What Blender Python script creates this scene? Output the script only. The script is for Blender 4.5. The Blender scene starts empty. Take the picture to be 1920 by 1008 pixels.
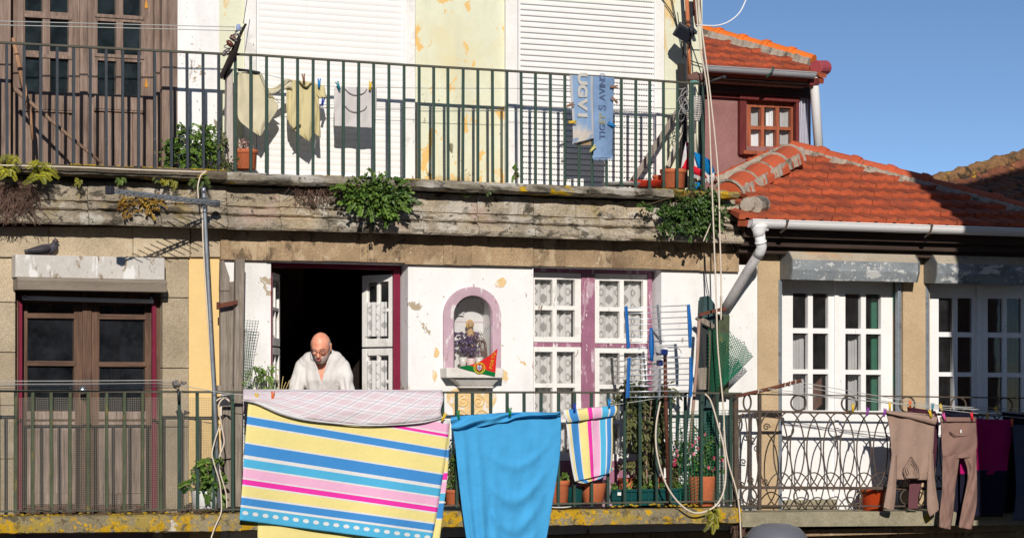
import bpy, bmesh, math, random
from mathutils import Vector, Matrix, noise as mnoise
C = bpy.context.scene.collection
R = random.Random(7)
# ---------------------------------------------------------------- camera geometry
# World: facade runs along X, its main plane is y = 0, the street is at z = 0 (camera side is -y).
FOC = 4500.0
YAW = math.atan(0.444)
DIST = 20.64
CZ = 5.0
FWD = Vector((math.sin(YAW), math.cos(YAW), 0))
RGT = Vector((math.cos(YAW), -math.sin(YAW), 0))
CAM = Vector((0, 0, CZ)) - FWD * DIST
def ray(px, py):
    return FWD + RGT * ((px - 960) / FOC) + Vector((0, 0, (740 - py) / FOC))
def W(px, py, d=0.0):
    r = ray(px, py)
    t = (-d - CAM.y) / r.y
    return CAM + r * t
def on_plane(px, py, p0, n):
    r = ray(px, py)
    return CAM + r * ((p0 - CAM).dot(n) / r.dot(n))
def X(px, d=0.0):
    return W(px, 740, d).x
def Z(px, py, d=0.0):
    return W(px, py, d).z
def rect(x0, y0, x1, y1, d):
    c = (x0 + x1) / 2
    return (X(x0, d), Z(c, y1, d), X(x1, d), Z(c, y0, d))      # X0 Z0 X1 Z1

# ---------------------------------------------------------------- objects
def link(o):
    C.objects.link(o)
    return o
def wloc(o):
    v = Vector(o.location)
    while o.parent:
        o = o.parent
        v = v + Vector(o.location)
    return v
def tag(o, label, cat, group=None, kind=None):
    if label: o['label'] = label
    if cat: o['category'] = cat
    if group: o['group'] = group
    if kind: o['kind'] = kind
    return o
def thing(name, label, cat, loc, group=None):
    o = bpy.data.objects.new(name, None)
    o.empty_display_size = 0.1
    o.location = loc
    link(o)
    return tag(o, label, cat, group)
def copy_tree(o, loc=None, parent=None, label=None):
    c = o.copy(); C.objects.link(c)
    if parent: c.parent = parent
    if loc is not None: c.location = loc
    if label: c['label'] = label
    for ch in list(o.children):
        copy_tree(ch, None, c)
    return c

class MB:
    """Collects shapes in world space and links them as one mesh object."""
    def __init__(self):
        self.v = []; self.f = []; self.t = []; self.uv = {}
    def add(self, vs, fs, t=0.5, uvs=None):
        o = len(self.v)
        self.v += [Vector(p) for p in vs]
        for f in fs:
            self.f.append([o + i for i in f]); self.t.append(t)
        if uvs:
            for i, u in enumerate(uvs): self.uv[o + i] = u
        return self
    def prism(self, pts, off, t=0.5):
        n = len(pts); off = Vector(off)
        vs = [Vector(p) for p in pts] + [Vector(p) + off for p in pts]
        fs = [list(range(n)), list(range(2 * n - 1, n - 1, -1))]
        for i in range(n):
            j = (i + 1) % n
            fs.append([i, j, n + j, n + i])
        return self.add(vs, fs, t)
    def wbox(self, x0, z0, x1, z1, d, th, t=0.5):
        return self.prism([(x0, -d, z0), (x1, -d, z0), (x1, -d, z1), (x0, -d, z1)], (0, th, 0), t)
    def box(self, x0, y0, x1, y1, d, th, t=0.5):
        return self.wbox(*rect(x0, y0, x1, y1, d), d, th, t)
    def quad(self, pts, d, th, t=0.5):
        return self.prism([W(x, y, d) for x, y in pts], (0, th, 0), t)
    def cube(self, c, sx, sy, sz, rot=None, t=0.5):
        vs = []
        for x in (-.5, .5):
            for y in (-.5, .5):
                for z in (-.5, .5):
                    p = Vector((x * sx, y * sy, z * sz))
                    if rot: p = rot @ p
                    vs.append(Vector(c) + p)
        return self.add(vs, [[0, 1, 3, 2], [4, 6, 7, 5], [0, 4, 5, 1], [2, 3, 7, 6], [0, 2, 6, 4], [1, 5, 7, 3]], t)
    def bar(self, a, b, w, h=None, t=0.5):
        """square bar between two points"""
        a = Vector(a); b = Vector(b); h = h or w
        z = (b - a); L = z.length
        q = z.to_track_quat('Z', 'Y').to_matrix()
        return self.cube((a + b) / 2, w, h, L, q, t)
    def tube(self, pts, r, n=6, t=0.5, closed=False):
        pts = [Vector(p) for p in pts]
        m = len(pts)
        rs = r if isinstance(r, (list, tuple)) else [r] * m
        up = Vector((0.123, 0.456, 0.88))
        o = []
        prev = None
        for i in range(m):
            if closed: tan = pts[(i + 1) % m] - pts[i - 1]
            else: tan = pts[min(i + 1, m - 1)] - pts[max(i - 1, 0)]
            if tan.length < 1e-9: tan = Vector((0, 0, 1))
            tan.normalize()
            if prev is None:
                a = tan.cross(up)
                if a.length < 1e-3: a = tan.cross(Vector((1, 0, 0)))
            else:
                a = prev - tan * prev.dot(tan)
            a.normalize(); prev = a
            b = tan.cross(a)
            for k in range(n):
                an = 2 * math.pi * k / n
                o.append(pts[i] + (a * math.cos(an) + b * math.sin(an)) * rs[i])
        fs = []
        for i in range(m if closed else m - 1):
            j = (i + 1) % m
            for k in range(n):
                l = (k + 1) % n
                fs.append([i * n + k, i * n + l, j * n + l, j * n + k])
        if not closed:
            fs.append(list(range(n - 1, -1, -1))); fs.append(list(range((m - 1) * n, m * n)))
        return self.add(o, fs, t)
    def lathe(self, c, prof, n=20, t=0.5, rot=None):
        c = Vector(c); vs = []; m = len(prof)
        for r, z in prof:
            for k in range(n):
                an = 2 * math.pi * k / n
                p = Vector((r * math.cos(an), r * math.sin(an), z))
                if rot: p = rot @ p
                vs.append(c + p)
        fs = []
        for i in range(m - 1):
            for k in range(n):
                l = (k + 1) % n
                fs.append([i * n + k, i * n + l, (i + 1) * n + l, (i + 1) * n + k])
        if prof[0][0] > 1e-5: fs.append(list(range(n - 1, -1, -1)))
        if prof[-1][0] > 1e-5: fs.append(list(range((m - 1) * n, m * n)))
        return self.add(vs, fs, t)
    def ball(self, c, rx, ry=None, rz=None, rot=None, nu=14, nv=9, t=0.5, fn=None):
        ry = ry or rx; rz = rz or rx; c = Vector(c); vs = []
        for i in range(nv + 1):
            th = math.pi * i / nv
            for k in range(nu):
                ph = 2 * math.pi * k / nu
                u = Vector((math.sin(th) * math.cos(ph), math.sin(th) * math.sin(ph), math.cos(th)))
                p = Vector((u.x * rx, u.y * ry, u.z * rz))
                if fn: p = fn(u, p)
                if rot: p = rot @ p
                vs.append(c + p)
        fs = []
        for i in range(nv):
            for k in range(nu):
                l = (k + 1) % nu
                fs.append([i * nu + k, (i + 1) * nu + k, (i + 1) * nu + l, i * nu + l])
        return self.add(vs, fs, t)
    def leaf(self, p, d, nrm, L, w, t=0.5, fold=0.25):
        p = Vector(p); d = Vector(d).normalized(); s = d.cross(Vector(nrm))
        if s.length < 1e-4: s = d.cross(Vector((1, 0, 0)))
        s.normalize(); u = s.cross(d)
        vs = [p, p + d * L * .35 + s * w * .5 + u * fold * w, p + d * L * .75 + s * w * .38 + u * fold * w * .6, p + d * L - u * fold * w * .5,
              p + d * L * .75 - s * w * .38 + u * fold * w * .6, p + d * L * .35 - s * w * .5 + u * fold * w, p + d * L * .4]
        return self.add(vs, [[0, 1, 6], [6, 1, 2, 3], [0, 6, 5], [6, 3, 4, 5]], t)
    def wall(self, x0, z0, x1, z1, holes, d, th, t=0.5):
        """a wall in world X/Z with rectangular holes and real reveals"""
        xs = sorted(set([x0, x1] + [min(max(h[i], x0), x1) for h in holes for i in (0, 2)]))
        zs = sorted(set([z0, z1] + [min(max(h[i], z0), z1) for h in holes for i in (1, 3)]))
        nx, nz = len(xs) - 1, len(zs) - 1
        def solid(i, j):
            if i < 0 or j < 0 or i >= nx or j >= nz: return False
            cx = (xs[i] + xs[i + 1]) / 2; cz = (zs[j] + zs[j + 1]) / 2
            return not any(h[0] < cx < h[2] and h[1] < cz < h[3] for h in holes)
        yf, yb = -d, -d + th
        for i in range(nx):
            for j in range(nz):
                if not solid(i, j): continue
                a, b, c, e = xs[i], xs[i + 1], zs[j], zs[j + 1]
                self.add([(a, yf, c), (b, yf, c), (b, yf, e), (a, yf, e)], [[0, 1, 2, 3]], t)
                self.add([(a, yb, c), (b, yb, c), (b, yb, e), (a, yb, e)], [[3, 2, 1, 0]], t)
                if not solid(i - 1, j): self.add([(a, yf, c), (a, yf, e), (a, yb, e), (a, yb, c)], [[0, 1, 2, 3]], t)
                if not solid(i + 1, j): self.add([(b, yf, c), (b, yb, c), (b, yb, e), (b, yf, e)], [[0, 1, 2, 3]], t)
                if not solid(i, j - 1): self.add([(a, yf, c), (a, yb, c), (b, yb, c), (b, yf, c)], [[0, 1, 2, 3]], t)
                if not solid(i, j + 1): self.add([(a, yf, e), (b, yf, e), (b, yb, e), (a, yb, e)], [[0, 1, 2, 3]], t)
        return self
    def each(self, name, mat, parent=None, **kw):
        """links every unconnected piece as an object of its own"""
        up = list(range(len(self.v)))
        def find(i):
            while up[i] != i: up[i] = up[up[i]]; i = up[i]
            return i
        for f in self.f:
            for i in f[1:]: up[find(i)] = find(f[0])
        parts = {}
        for f, t in zip(self.f, self.t): parts.setdefault(find(f[0]), []).append((f, t))
        out = []
        for fl in parts.values():
            m = MB(); idx = {}
            for f, t in fl:
                for i in f:
                    if i not in idx: idx[i] = len(m.v); m.v.append(self.v[i])
                m.f.append([idx[i] for i in f]); m.t.append(t)
            out.append(m.build(name, mat, parent, **kw))
        return out
    def build(self, name, mat, parent=None, smooth=False, bevel=0.0, recalc=True, solid=0.0, weld=False, loc=None, subsurf=0):
        me = bpy.data.meshes.new(name)
        if parent: L = wloc(parent)
        elif loc is not None: L = Vector(loc)
        else:
            xs = [p.x for p in self.v]; ys = [p.y for p in self.v]; zs = [p.z for p in self.v]
            L = Vector(((min(xs) + max(xs)) / 2, (min(ys) + max(ys)) / 2, min(zs)))
        me.from_pydata([p - L for p in self.v], [], self.f)
        at = me.attributes.new('tint', 'FLOAT', 'FACE')
        at.data.foreach_set('value', [float(x) for x in self.t])
        if self.uv:
            ul = me.uv_layers.new(name='UVMap')
            for lp in me.loops:
                u = self.uv.get(lp.vertex_index)
                if u: ul.data[lp.index].uv = u
        if recalc or weld:
            bm = bmesh.new(); bm.from_mesh(me)
            if weld: bmesh.ops.remove_doubles(bm, verts=bm.verts, dist=1e-5)
            if recalc: bmesh.ops.recalc_face_normals(bm, faces=bm.faces)
            bm.to_mesh(me); bm.free()
        if smooth:
            me.polygons.foreach_set('use_smooth', [True] * len(me.polygons))
        me.materials.append(mat)
        o = bpy.data.objects.new(name, me)
        if parent: o.parent = parent
        else: o.location = L
        link(o)
        if bevel:
            b = o.modifiers.new('Bevel', 'BEVEL'); b.width = bevel; b.segments = 2; b.limit_method = 'ANGLE'; b.angle_limit = math.radians(40)
        if solid:
            b = o.modifiers.new('Solidify', 'SOLIDIFY'); b.thickness = solid; b.offset = 0
        if subsurf:
            b = o.modifiers.new('Subsurf', 'SUBSURF'); b.levels = subsurf; b.render_levels = subsurf
        return o

def lerp(a, b, t): return a + (b - a) * t
def polyline_y(pts, x):
    if x <= pts[0][0]: return pts[0][1]
    for (a, b), (c, d) in zip(pts, pts[1:]):
        if x <= c: return b + (d - b) * (x - a) / (c - a)
    return pts[-1][1]
def catmull(pts, n=8):
    pts = [Vector(p) for p in pts]
    out = []
    for i in range(len(pts) - 1):
        p0 = pts[max(i - 1, 0)]; p1 = pts[i]; p2 = pts[i + 1]; p3 = pts[min(i + 2, len(pts) - 1)]
        for k in range(n):
            t = k / n
            out.append(0.5 * ((2 * p1) + (p2 - p0) * t + (2 * p0 - 5 * p1 + 4 * p2 - p3) * t * t + (3 * p1 - p0 - 3 * p2 + p3) * t ** 3))
    out.append(pts[-1])
    return out
def nz(x, y=0.0, z=0.0): return mnoise.noise(Vector((x, y, z)))

# ---------------------------------------------------------------- materials
def lin(c):
    c = c / 255.0
    return c / 12.92 if c <= 0.04045 else ((c + 0.055) / 1.055) ** 2.4
K = 0.80
def S(r, g, b, k=None):
    """albedo of a surface that reads r,g,b in full sun"""
    k = K if k is None else k
    return tuple(min(0.86, lin(x) * k) for x in (r, g, b))
class NT:
    def __init__(self, name):
        self.m = bpy.data.materials.new(name); self.m.use_nodes = True
        self.t = self.m.node_tree; self.t.nodes.clear()
        self.out = self.t.nodes.new('ShaderNodeOutputMaterial')
    def n(self, typ, **kw):
        nd = self.t.nodes.new(typ)
        for k, v in kw.items(): setattr(nd, k, v)
        return nd
    def set(self, sock, v):
        if isinstance(v, bpy.types.NodeSocket): self.t.links.new(v, sock)
        elif isinstance(v, (tuple, list)) and len(v) == 3 and sock.type == 'RGBA': sock.default_value = (*v, 1)
        else: sock.default_value = v
    def pos(self, scale=(1, 1, 1), off=(0, 0, 0), rot=(0, 0, 0)):
        g = self.n('ShaderNodeNewGeometry'); mp = self.n('ShaderNodeMapping')
        mp.inputs['Scale'].default_value = scale; mp.inputs['Location'].default_value = off; mp.inputs['Rotation'].default_value = rot
        self.t.links.new(g.outputs['Position'], mp.inputs['Vector'])
        return mp.outputs[0]
    def uvv(self):
        u = self.n('ShaderNodeUVMap'); return u.outputs[0]
    def sep(self, vec):
        s = self.n('ShaderNodeSeparateXYZ'); self.set(s.inputs[0], vec); return s.outputs
    def noise(self, vec, scale, detail=5, rough=.6, dist=0.0):
        x = self.n('ShaderNodeTexNoise'); self.set(x.inputs['Vector'], vec)
        x.inputs['Scale'].default_value = scale; x.inputs['Detail'].default_value = detail
        x.inputs['Roughness'].default_value = rough; x.inputs['Distortion'].default_value = dist
        return x.outputs['Fac']
    def voronoi(self, vec, scale, feature='F1', out='Distance'):
        x = self.n('ShaderNodeTexVoronoi', feature=feature); self.set(x.inputs['Vector'], vec)
        x.inputs['Scale'].default_value = scale
        return x.outputs[out]
    def math(self, op, a, b=0.0, clamp=False):
        x = self.n('ShaderNodeMath', operation=op, use_clamp=clamp)
        self.set(x.inputs[0], a); self.set(x.inputs[1], b)
        return x.outputs[0]
    def step(self, v, a, b):
        x = self.n('ShaderNodeMapRange'); self.set(x.inputs[0], v)
        x.inputs[1].default_value = a; x.inputs[2].default_value = b
        x.clamp = True
        return x.outputs[0]
    def ramp(self, fac, stops, interp='LINEAR'):
        x = self.n('ShaderNodeValToRGB'); self.set(x.inputs[0], fac)
        r = x.color_ramp; r.interpolation = interp
        while len(r.elements) < len(stops): r.elements.new(0.5)
        for e, (p, c) in zip(r.elements, stops):
            e.position = p; e.color = (*c, 1) if len(c) == 3 else c
        return x.outputs[0]
    def mix(self, fac, a, b, blend='MIX'):
        x = self.n('ShaderNodeMix', data_type='RGBA', blend_type=blend)
        self.set(x.inputs[0], fac); self.set(x.inputs[6], a); self.set(x.inputs[7], b)
        return x.outputs[2]
    def attr(self, name='tint'):
        return self.n('ShaderNodeAttribute', attribute_name=name).outputs['Fac']
    def bump(self, h, strength=.3, dist=.01):
        x = self.n('ShaderNodeBump'); x.inputs['Strength'].default_value = strength; x.inputs['Distance'].default_value = dist
        self.set(x.inputs['Height'], h); return x.outputs[0]
    def bsdf(self, col, rough=.8, spec=.3, metal=0.0, normal=None, **kw):
        b = self.n('ShaderNodeBsdfPrincipled')
        self.set(b.inputs['Base Color'], col); self.set(b.inputs['Roughness'], rough)
        b.inputs['Specular IOR Level'].default_value = spec; self.set(b.inputs['Metallic'], metal)
        for k, v in kw.items(): self.set(b.inputs[k.replace('_', ' ')], v)
        if normal is not None: self.set(b.inputs['Normal'], normal)
        return b.outputs[0]
    def done(self, sh):
        self.t.links.new(sh, self.out.inputs[0]); return self.m

def surf(name, base, var=.18, scale=2.5, fine=45, finevar=.12, rough=.85, spec=.25, bump=.3, bscale=60, bdist=.006,
         patches=(), tintvar=0.0, stretch=(1, 1, 1), metal=0.0, hue=None):
    """rough painted, plastered, stony, wooden or rusty surface: base colour, blotches, fine grain, patches of other colour"""
    n = NT(name)
    p = n.pos(stretch); q = n.pos()
    a = n.noise(p, scale, 6, .65)
    lo = tuple(c * (1 - var) for c in base); hi = tuple(min(.9, c * (1 + var)) for c in base)
    if hue: lo = hue
    col = n.ramp(a, [(.3, lo), (.7, hi)])
    b = n.noise(p, fine, 4, .7)
    col = n.mix(1.0, col, n.ramp(b, [(.3, (1 - finevar,) * 3), (.7, (1 + finevar,) * 3)]), 'MULTIPLY')
    if tintvar:
        tt = n.attr()
        col = n.mix(1.0, col, n.ramp(tt, [(0, (1 - tintvar,) * 3), (1, (1 + tintvar,) * 3)]), 'MULTIPLY')
    edge = None
    for i, pt in enumerate(patches):
        c, sc, th, sf = pt[:4]
        st = pt[4] if len(pt) > 4 and pt[4] else (1, 1, 1)
        v = n.pos(st, off=(3.7 * i + 1.3, 1.1 * i, 2.9 * i))
        m = n.noise(v, sc, 9, .62, .3)
        if len(pt) > 5 and pt[5]:
            z0, z1, amt = pt[5]
            zz = n.sep(n.pos())[2]
            m = n.math('ADD', m, n.math('MULTIPLY', n.step(zz, z0, z1), amt))
        m = n.step(m, th, th + sf)
        if len(pt) > 6: m = n.math('MULTIPLY', m, pt[6])
        col = n.mix(m, col, c)
        edge = m
    h = n.noise(p, bscale, 5, .7)
    h2 = n.noise(p, bscale * .15, 4, .6)
    h = n.math('ADD', h, n.math('MULTIPLY', h2, 1.5))
    if edge is not None and len(patches) and len(patches[0]) > 0:
        h = n.math('SUBTRACT', h, n.math('MULTIPLY', edge, .3))
    nm = n.bump(h, bump, bdist)
    return n.done(n.bsdf(col, rough, spec, metal, nm))

def wood(name, dark, light, rough=.75, scale=1.0, axis='z', paint=None):
    n = NT(name)
    st = (38, 38, 2.2) if axis == 'z' else (2.2, 38, 38)
    st = tuple(s * scale for s in st)
    g = n.noise(n.pos(st), 1.0, 6, .65, .6)
    big = n.noise(n.pos(), 2.2, 4, .6)
    col = n.ramp(n.math('ADD', n.math('MULTIPLY', g, .7), n.math('MULTIPLY', big, .35)), [(.33, dark), (.72, light)])
    fine = n.noise(n.pos(tuple(s * 3 for s in st)), 1.0, 3, .6)
    col = n.mix(1.0, col, n.ramp(fine, [(.3, (.75,) * 3), (.7, (1.15,) * 3)]), 'MULTIPLY')
    if paint:
        c, th = paint
        m = n.step(n.noise(n.pos((7, 7, 2)), 1.0, 9, .65), th, th + .03)
        col = n.mix(m, col, c)
    nm = n.bump(n.math('ADD', g, fine), .45, .004)
    return n.done(n.bsdf(col, rough, .25, 0, nm))

def glass(name, dust=.04, dustcol=(.35, .36, .38), tint=(1, 1, 1), refl=1.0):
    n = NT(name)
    tr = n.n('ShaderNodeBsdfTransparent'); n.set(tr.inputs[0], tint)
    gl = n.n('ShaderNodeBsdfGlossy'); gl.inputs['Roughness'].default_value = .03
    nm = n.bump(n.noise(n.pos(), 4.0, 2, .5), .05, .02)
    n.t.links.new(nm, gl.inputs['Normal'])
    df = n.n('ShaderNodeBsdfDiffuse'); n.set(df.inputs[0], dustcol)
    fr = n.n('ShaderNodeFresnel'); fr.inputs[0].default_value = 1.5
    m1 = n.n('ShaderNodeMixShader'); n.set(m1.inputs[0], n.math('MULTIPLY', fr.outputs[0], refl)); n.t.links.new(tr.outputs[0], m1.inputs[1]); n.t.links.new(gl.outputs[0], m1.inputs[2])
    m2 = n.n('ShaderNodeMixShader')
    d = n.math('MULTIPLY', n.step(n.noise(n.pos(), 6, 6, .7), .25, .85), dust * 2)
    n.set(m2.inputs[0], d); n.t.links.new(m1.outputs[0], m2.inputs[1]); n.t.links.new(df.outputs[0], m2.inputs[2])
    return n.done(m2.outputs[0])

def leafmat(name, dark, light, rough=.45):
    n = NT(name)
    col = n.ramp(n.attr(), [(0, dark), (1, light)])
    col = n.mix(1.0, col, n.ramp(n.noise(n.pos(), 60, 3), [(.3, (.8,) * 3), (.7, (1.2,) * 3)]), 'MULTIPLY')
    a = n.bsdf(col, rough, .35)
    tl = n.n('ShaderNodeBsdfTranslucent'); n.set(tl.inputs[0], col)
    m = n.n('ShaderNodeMixShader'); m.inputs[0].default_value = .22
    n.t.links.new(a, m.inputs[1]); n.t.links.new(tl.outputs[0], m.inputs[2])
    return n.done(m.outputs[0])

def cloth(name, col, rough=.9, weave=700, bump=.15, var=.08, spots=None, trans=.12):
    n = NT(name)
    c = n.ramp(n.noise(n.pos(), 5, 4, .6), [(.3, tuple(x * (1 - var) for x in col)), (.7, tuple(min(.9, x * (1 + var)) for x in col))])
    f = n.noise(n.pos(), weave, 2, .5)
    c = n.mix(1.0, c, n.ramp(f, [(.3, (.9,) * 3), (.7, (1.1,) * 3)]), 'MULTIPLY')
    if spots:
        m = n.step(n.voronoi(n.pos(), 34), .17, .10)
        m = n.math('MULTIPLY', m, n.step(n.noise(n.pos(), 9), .5, .62))
        c = n.mix(m, c, spots)
    return cloth_done(n, c, rough, f, bump, trans)
def cloth_done(n, c, rough=.9, f=None, bump=.15, trans=.12):
    nm = None
    h = n.noise(n.pos(), 14, 4, .55)
    if f is not None: h = n.math('ADD', h, n.math('MULTIPLY', f, .12))
    nm = n.bump(h, bump, .02)
    a = n.bsdf(c, rough, .1, 0, nm)
    tl = n.n('ShaderNodeBsdfTranslucent'); n.set(tl.inputs[0], c)
    m = n.n('ShaderNodeMixShader'); m.inputs[0].default_value = trans
    n.t.links.new(a, m.inputs[1]); n.t.links.new(tl.outputs[0], m.inputs[2])
    return n.done(m.outputs[0])
def plain(name, col, rough=.5, spec=.4, metal=0.0, var=.08):
    return surf(name, col, var=var, scale=9, fine=120, finevar=.06, rough=rough, spec=spec, bump=.08, bscale=150, metal=metal)

YEL = S(205, 165, 30); 
M = {}
M['white_plaster'] = surf('white_plaster', (.80, .79, .77), var=.05, scale=1.6, fine=30, finevar=.03, bump=.35, bscale=45, bdist=.008,
    patches=[(S(206, 200, 192), 1.4, .50, .2, (1, 1, .5), None, .5), (S(190, 172, 146), 4.2, .635, .015), (S(236, 196, 128), 2.6, .67, .012), (S(180, 168, 152), 20, .66, .03), (S(150, 136, 120), 6, .66, .02, (1.6, 1, .5)), (S(214, 208, 200), 3.0, .54, .14, (1, 1, .25), None, .35)])
M['white_paint'] = surf('white_paint', (.80, .79, .775), var=.04, scale=3, fine=30, finevar=.04, rough=.55, bump=.15,
    patches=[(S(180, 170, 155), 14, .70, .02)])
M['flaky_white'] = surf('flaky_white_paint', (.78, .76, .72), var=.06, scale=4, fine=40, finevar=.05, rough=.6, bump=.4, bscale=40,
    patches=[(S(150, 120, 105), 9, .665, .015, (2, 2, .7)), (S(205, 198, 188), 5, .56, .1, None, None, .5)])
M['yellow_plaster'] = surf('yellow_plaster', S(238, 238, 210), var=.05, scale=1.5, fine=25, finevar=.03, bump=.4, bscale=40, bdist=.006,
    patches=[(S(236, 222, 172), 1.6, .5, .2, None, None, .7), (S(160, 150, 96), 2.2, .72, .3, (1, 1, .7), (6.95, 6.80, .38), .85), (S(206, 160, 66), 2.8, .78, .12, (1, 1, .5), (7.0, 6.84, .36), .8), (S(120, 112, 84), 14, .70, .04, (1, 1, .6), (7.6, 7.3, .08)), (S(222, 222, 196), 3, .54, .1, (1.5, 1, .3), None, .5), (S(246, 202, 126), 4.2, .585, .012, (1.2, 1, .75))])
M['pale_green_plaster'] = surf('pale_green_plaster', S(234, 234, 206), var=.06, scale=2, fine=25, finevar=.04, bump=.4, bscale=40,
    patches=[(S(238, 208, 152), 2.4, .55, .03, (1.6, 1, .5)), (S(222, 226, 190), 3, .5, .2, None, None, .5), (S(150, 120, 84), 7, .64, .03, (1, 1, .4))])
M['cream_plaster'] = surf('cream_plaster', S(250, 214, 148), var=.04, scale=2, fine=30, finevar=.03, bump=.25)
M['granite'] = surf('granite', S(196, 178, 150), var=.22, scale=1.8, fine=95, finevar=.30, bump=.6, bscale=90, bdist=.01, tintvar=.16,
    patches=[(S(120, 105, 88), 5, .62, .12, None, None, .6), (S(222, 208, 185), 3.2, .62, .08, None, None, .6)])
M['dark_granite'] = surf('dark_granite', S(176, 150, 118), var=.3, scale=2.2, fine=80, finevar=.3, bump=.8, bscale=60, bdist=.014, tintvar=.14,
    patches=[(S(214, 190, 156), 3.4, .55, .06, (1, 1, .7), None, .75), (S(120, 96, 74), 2.4, .52, .12, (1, 1, .6), None, .6), (S(92, 78, 62), 9, .58, .06, (1, 1, .7), None, .7), (S(226, 206, 176), 14, .64, .03, None, None, .7)])
M['cornice_stone'] = surf('cornice_stone', S(194, 180, 158), var=.26, scale=3.0, fine=70, finevar=.38, bump=1.0, bscale=45, bdist=.02, tintvar=.24,
    patches=[(S(202, 176, 138), 1.8, .52, .1, None, None, .5), (S(212, 184, 172), 2.3, .57, .06, None, None, .55), (S(112, 104, 90), 2.6, .52, .14, (.8, 1, 1.3), None, .7), (S(224, 216, 202), 3.0, .53, .06, None, None, .7), (S(168, 148, 74), 2.4, .58, .08, None, None, .6), (S(66, 60, 50), 6, .55, .07, (.8, 1, 1.3), None, .8), (S(40, 36, 30), 16, .62, .03, None, None, .8)])
M['slab_dark'] = surf('dark_slab_stone', S(104, 94, 78), var=.35, scale=3, fine=60, finevar=.3, bump=.9, bscale=50, bdist=.012,
    patches=[(S(52, 46, 38), 3, .50, .08, (.6, 1, 1.3), None, .85), (S(196, 156, 36), 4.2, .575, .03), (S(170, 160, 140), 7, .63, .04, None, None, .7)])
M['slab_stone'] = surf('slab_stone', S(150, 140, 122), var=.25, scale=3, fine=60, finevar=.25, bump=.8, bscale=50, bdist=.012,
    patches=[(S(206, 200, 190), 2.6, .50, .08, (.5, 1, 2), None, .8), (S(66, 60, 52), 4, .52, .08, (.6, 1, 1.5), None, .85), (S(44, 40, 34), 12, .58, .05, None, None, .8), (YEL, 3.2, .60, .03)])
M['lichen_slab'] = surf('lichen_slab', S(150, 138, 110), var=.25, scale=3, fine=60, finevar=.25, bump=.8, bscale=50, bdist=.012,
    patches=[(S(84, 76, 60), 5, .56, .1, None, None, .8), (S(178, 152, 64), 3.4, .5, .06, None, None, .8), (S(200, 158, 34), 7.5, .545, .02), (S(214, 168, 30), 22, .57, .03), (S(225, 214, 196), 1.9, .635, .01), (S(92, 82, 62), 15, .56, .04, None, None, .75), (S(60, 54, 44), 3.2, .60, .03, None, None, .7)])
M['worn_concrete'] = surf('worn_concrete', S(160, 152, 128), var=.2, scale=3, fine=60, finevar=.22, bump=.6, bscale=60,
    patches=[(S(196, 168, 50), 3.0, .64, .04), (S(96, 92, 66), 2.5, .58, .1, None, None, .7)])
M['tan_plaster'] = surf('tan_plaster', S(204, 178, 142), var=.12, scale=3, fine=70, finevar=.16, bump=.5, bscale=80,
    patches=[(S(170, 140, 100), 6, .6, .1, None, None, .5)])
M['dark_wall'] = surf('dark_wall', (.07, .06, .05), var=.3, scale=2, fine=30, finevar=.2)
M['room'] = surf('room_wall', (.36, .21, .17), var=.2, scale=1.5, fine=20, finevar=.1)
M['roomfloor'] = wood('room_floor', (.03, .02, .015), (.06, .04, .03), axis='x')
M['purple_wall'] = surf('purple_wall', S(160, 116, 112), var=.2, scale=2.2, fine=40, finevar=.14, bump=.6, bscale=50,
    patches=[(S(186, 160, 156), 1.6, .60, .16, None, None, .7), (S(112, 70, 70), 3.4, .56, .14, None, None, .6)])
M['grey_wood'] = wood('grey_weathered_wood', S(96, 76, 66), S(176, 152, 136))
M['old_wood'] = wood('old_post_wood', S(92, 80, 70), S(178, 166, 152))
M['brown_wood'] = wood('brown_wood', S(62, 48, 42), S(140, 108, 88))
M['brown_wood_h'] = wood('brown_wood_rail', S(62, 48, 42), S(140, 108, 88), axis='x')
M['low_wood'] = wood('worn_panel_wood', S(92, 76, 68), S(206, 182, 166))
M['orange_wood'] = wood('orange_frame_wood', S(132, 68, 50), S(204, 118, 82), paint=(S(206, 186, 168), .64))
M['dark_red_wood'] = wood('dark_red_wood', S(90, 34, 34), S(138, 62, 58))
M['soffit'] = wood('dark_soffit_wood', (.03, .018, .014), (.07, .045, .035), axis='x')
M['teal_wood'] = wood('flaky_teal_wood', S(36, 52, 54), S(74, 104, 104))
M['bamboo'] = wood('bamboo', S(150, 116, 100), S(200, 168, 150))
M['maroon'] = surf('maroon_paint', S(128, 32, 60), var=.12, scale=5, fine=50, finevar=.08, rough=.45, bump=.2)
M['mauve'] = surf('mauve_paint', S(168, 112, 136), var=.18, scale=4, fine=40, finevar=.14, rough=.65, bump=.5, bscale=35, bdist=.008,
    patches=[(S(204, 172, 184), 7, .54, .06, (2, 2, .5)), (S(238, 230, 226), 14, .61, .03, (1.5, 1.5, .5)), (S(120, 84, 90), 9, .63, .03, (2, 2, .5))])
M['pale_mauve'] = surf('pale_mauve_paint', S(206, 174, 186), var=.12, scale=4, fine=40, finevar=.08, rough=.7, bump=.5, bscale=35, bdist=.006,
    patches=[(S(236, 228, 226), 7, .60, .03, (1.5, 1.5, .5)), (S(168, 140, 120), 11, .66, .02, (1.5, 1.5, .6)), (S(150, 100, 80), 5, .70, .02)])
M['shelf_stone'] = surf('shelf_stone', S(236, 230, 222), var=.1, scale=4, fine=60, finevar=.08, bump=.5,
    patches=[(S(196, 180, 156), 5, .58, .1, None, None, .6)])
M['green_iron'] = surf('green_iron', S(50, 76, 66), var=.2, scale=6, fine=80, finevar=.15, rough=.5, spec=.4, bump=.3,
    patches=[(S(110, 100, 84), 12, .66, .03), (S(150, 160, 150), 40, .70, .04)])
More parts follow.
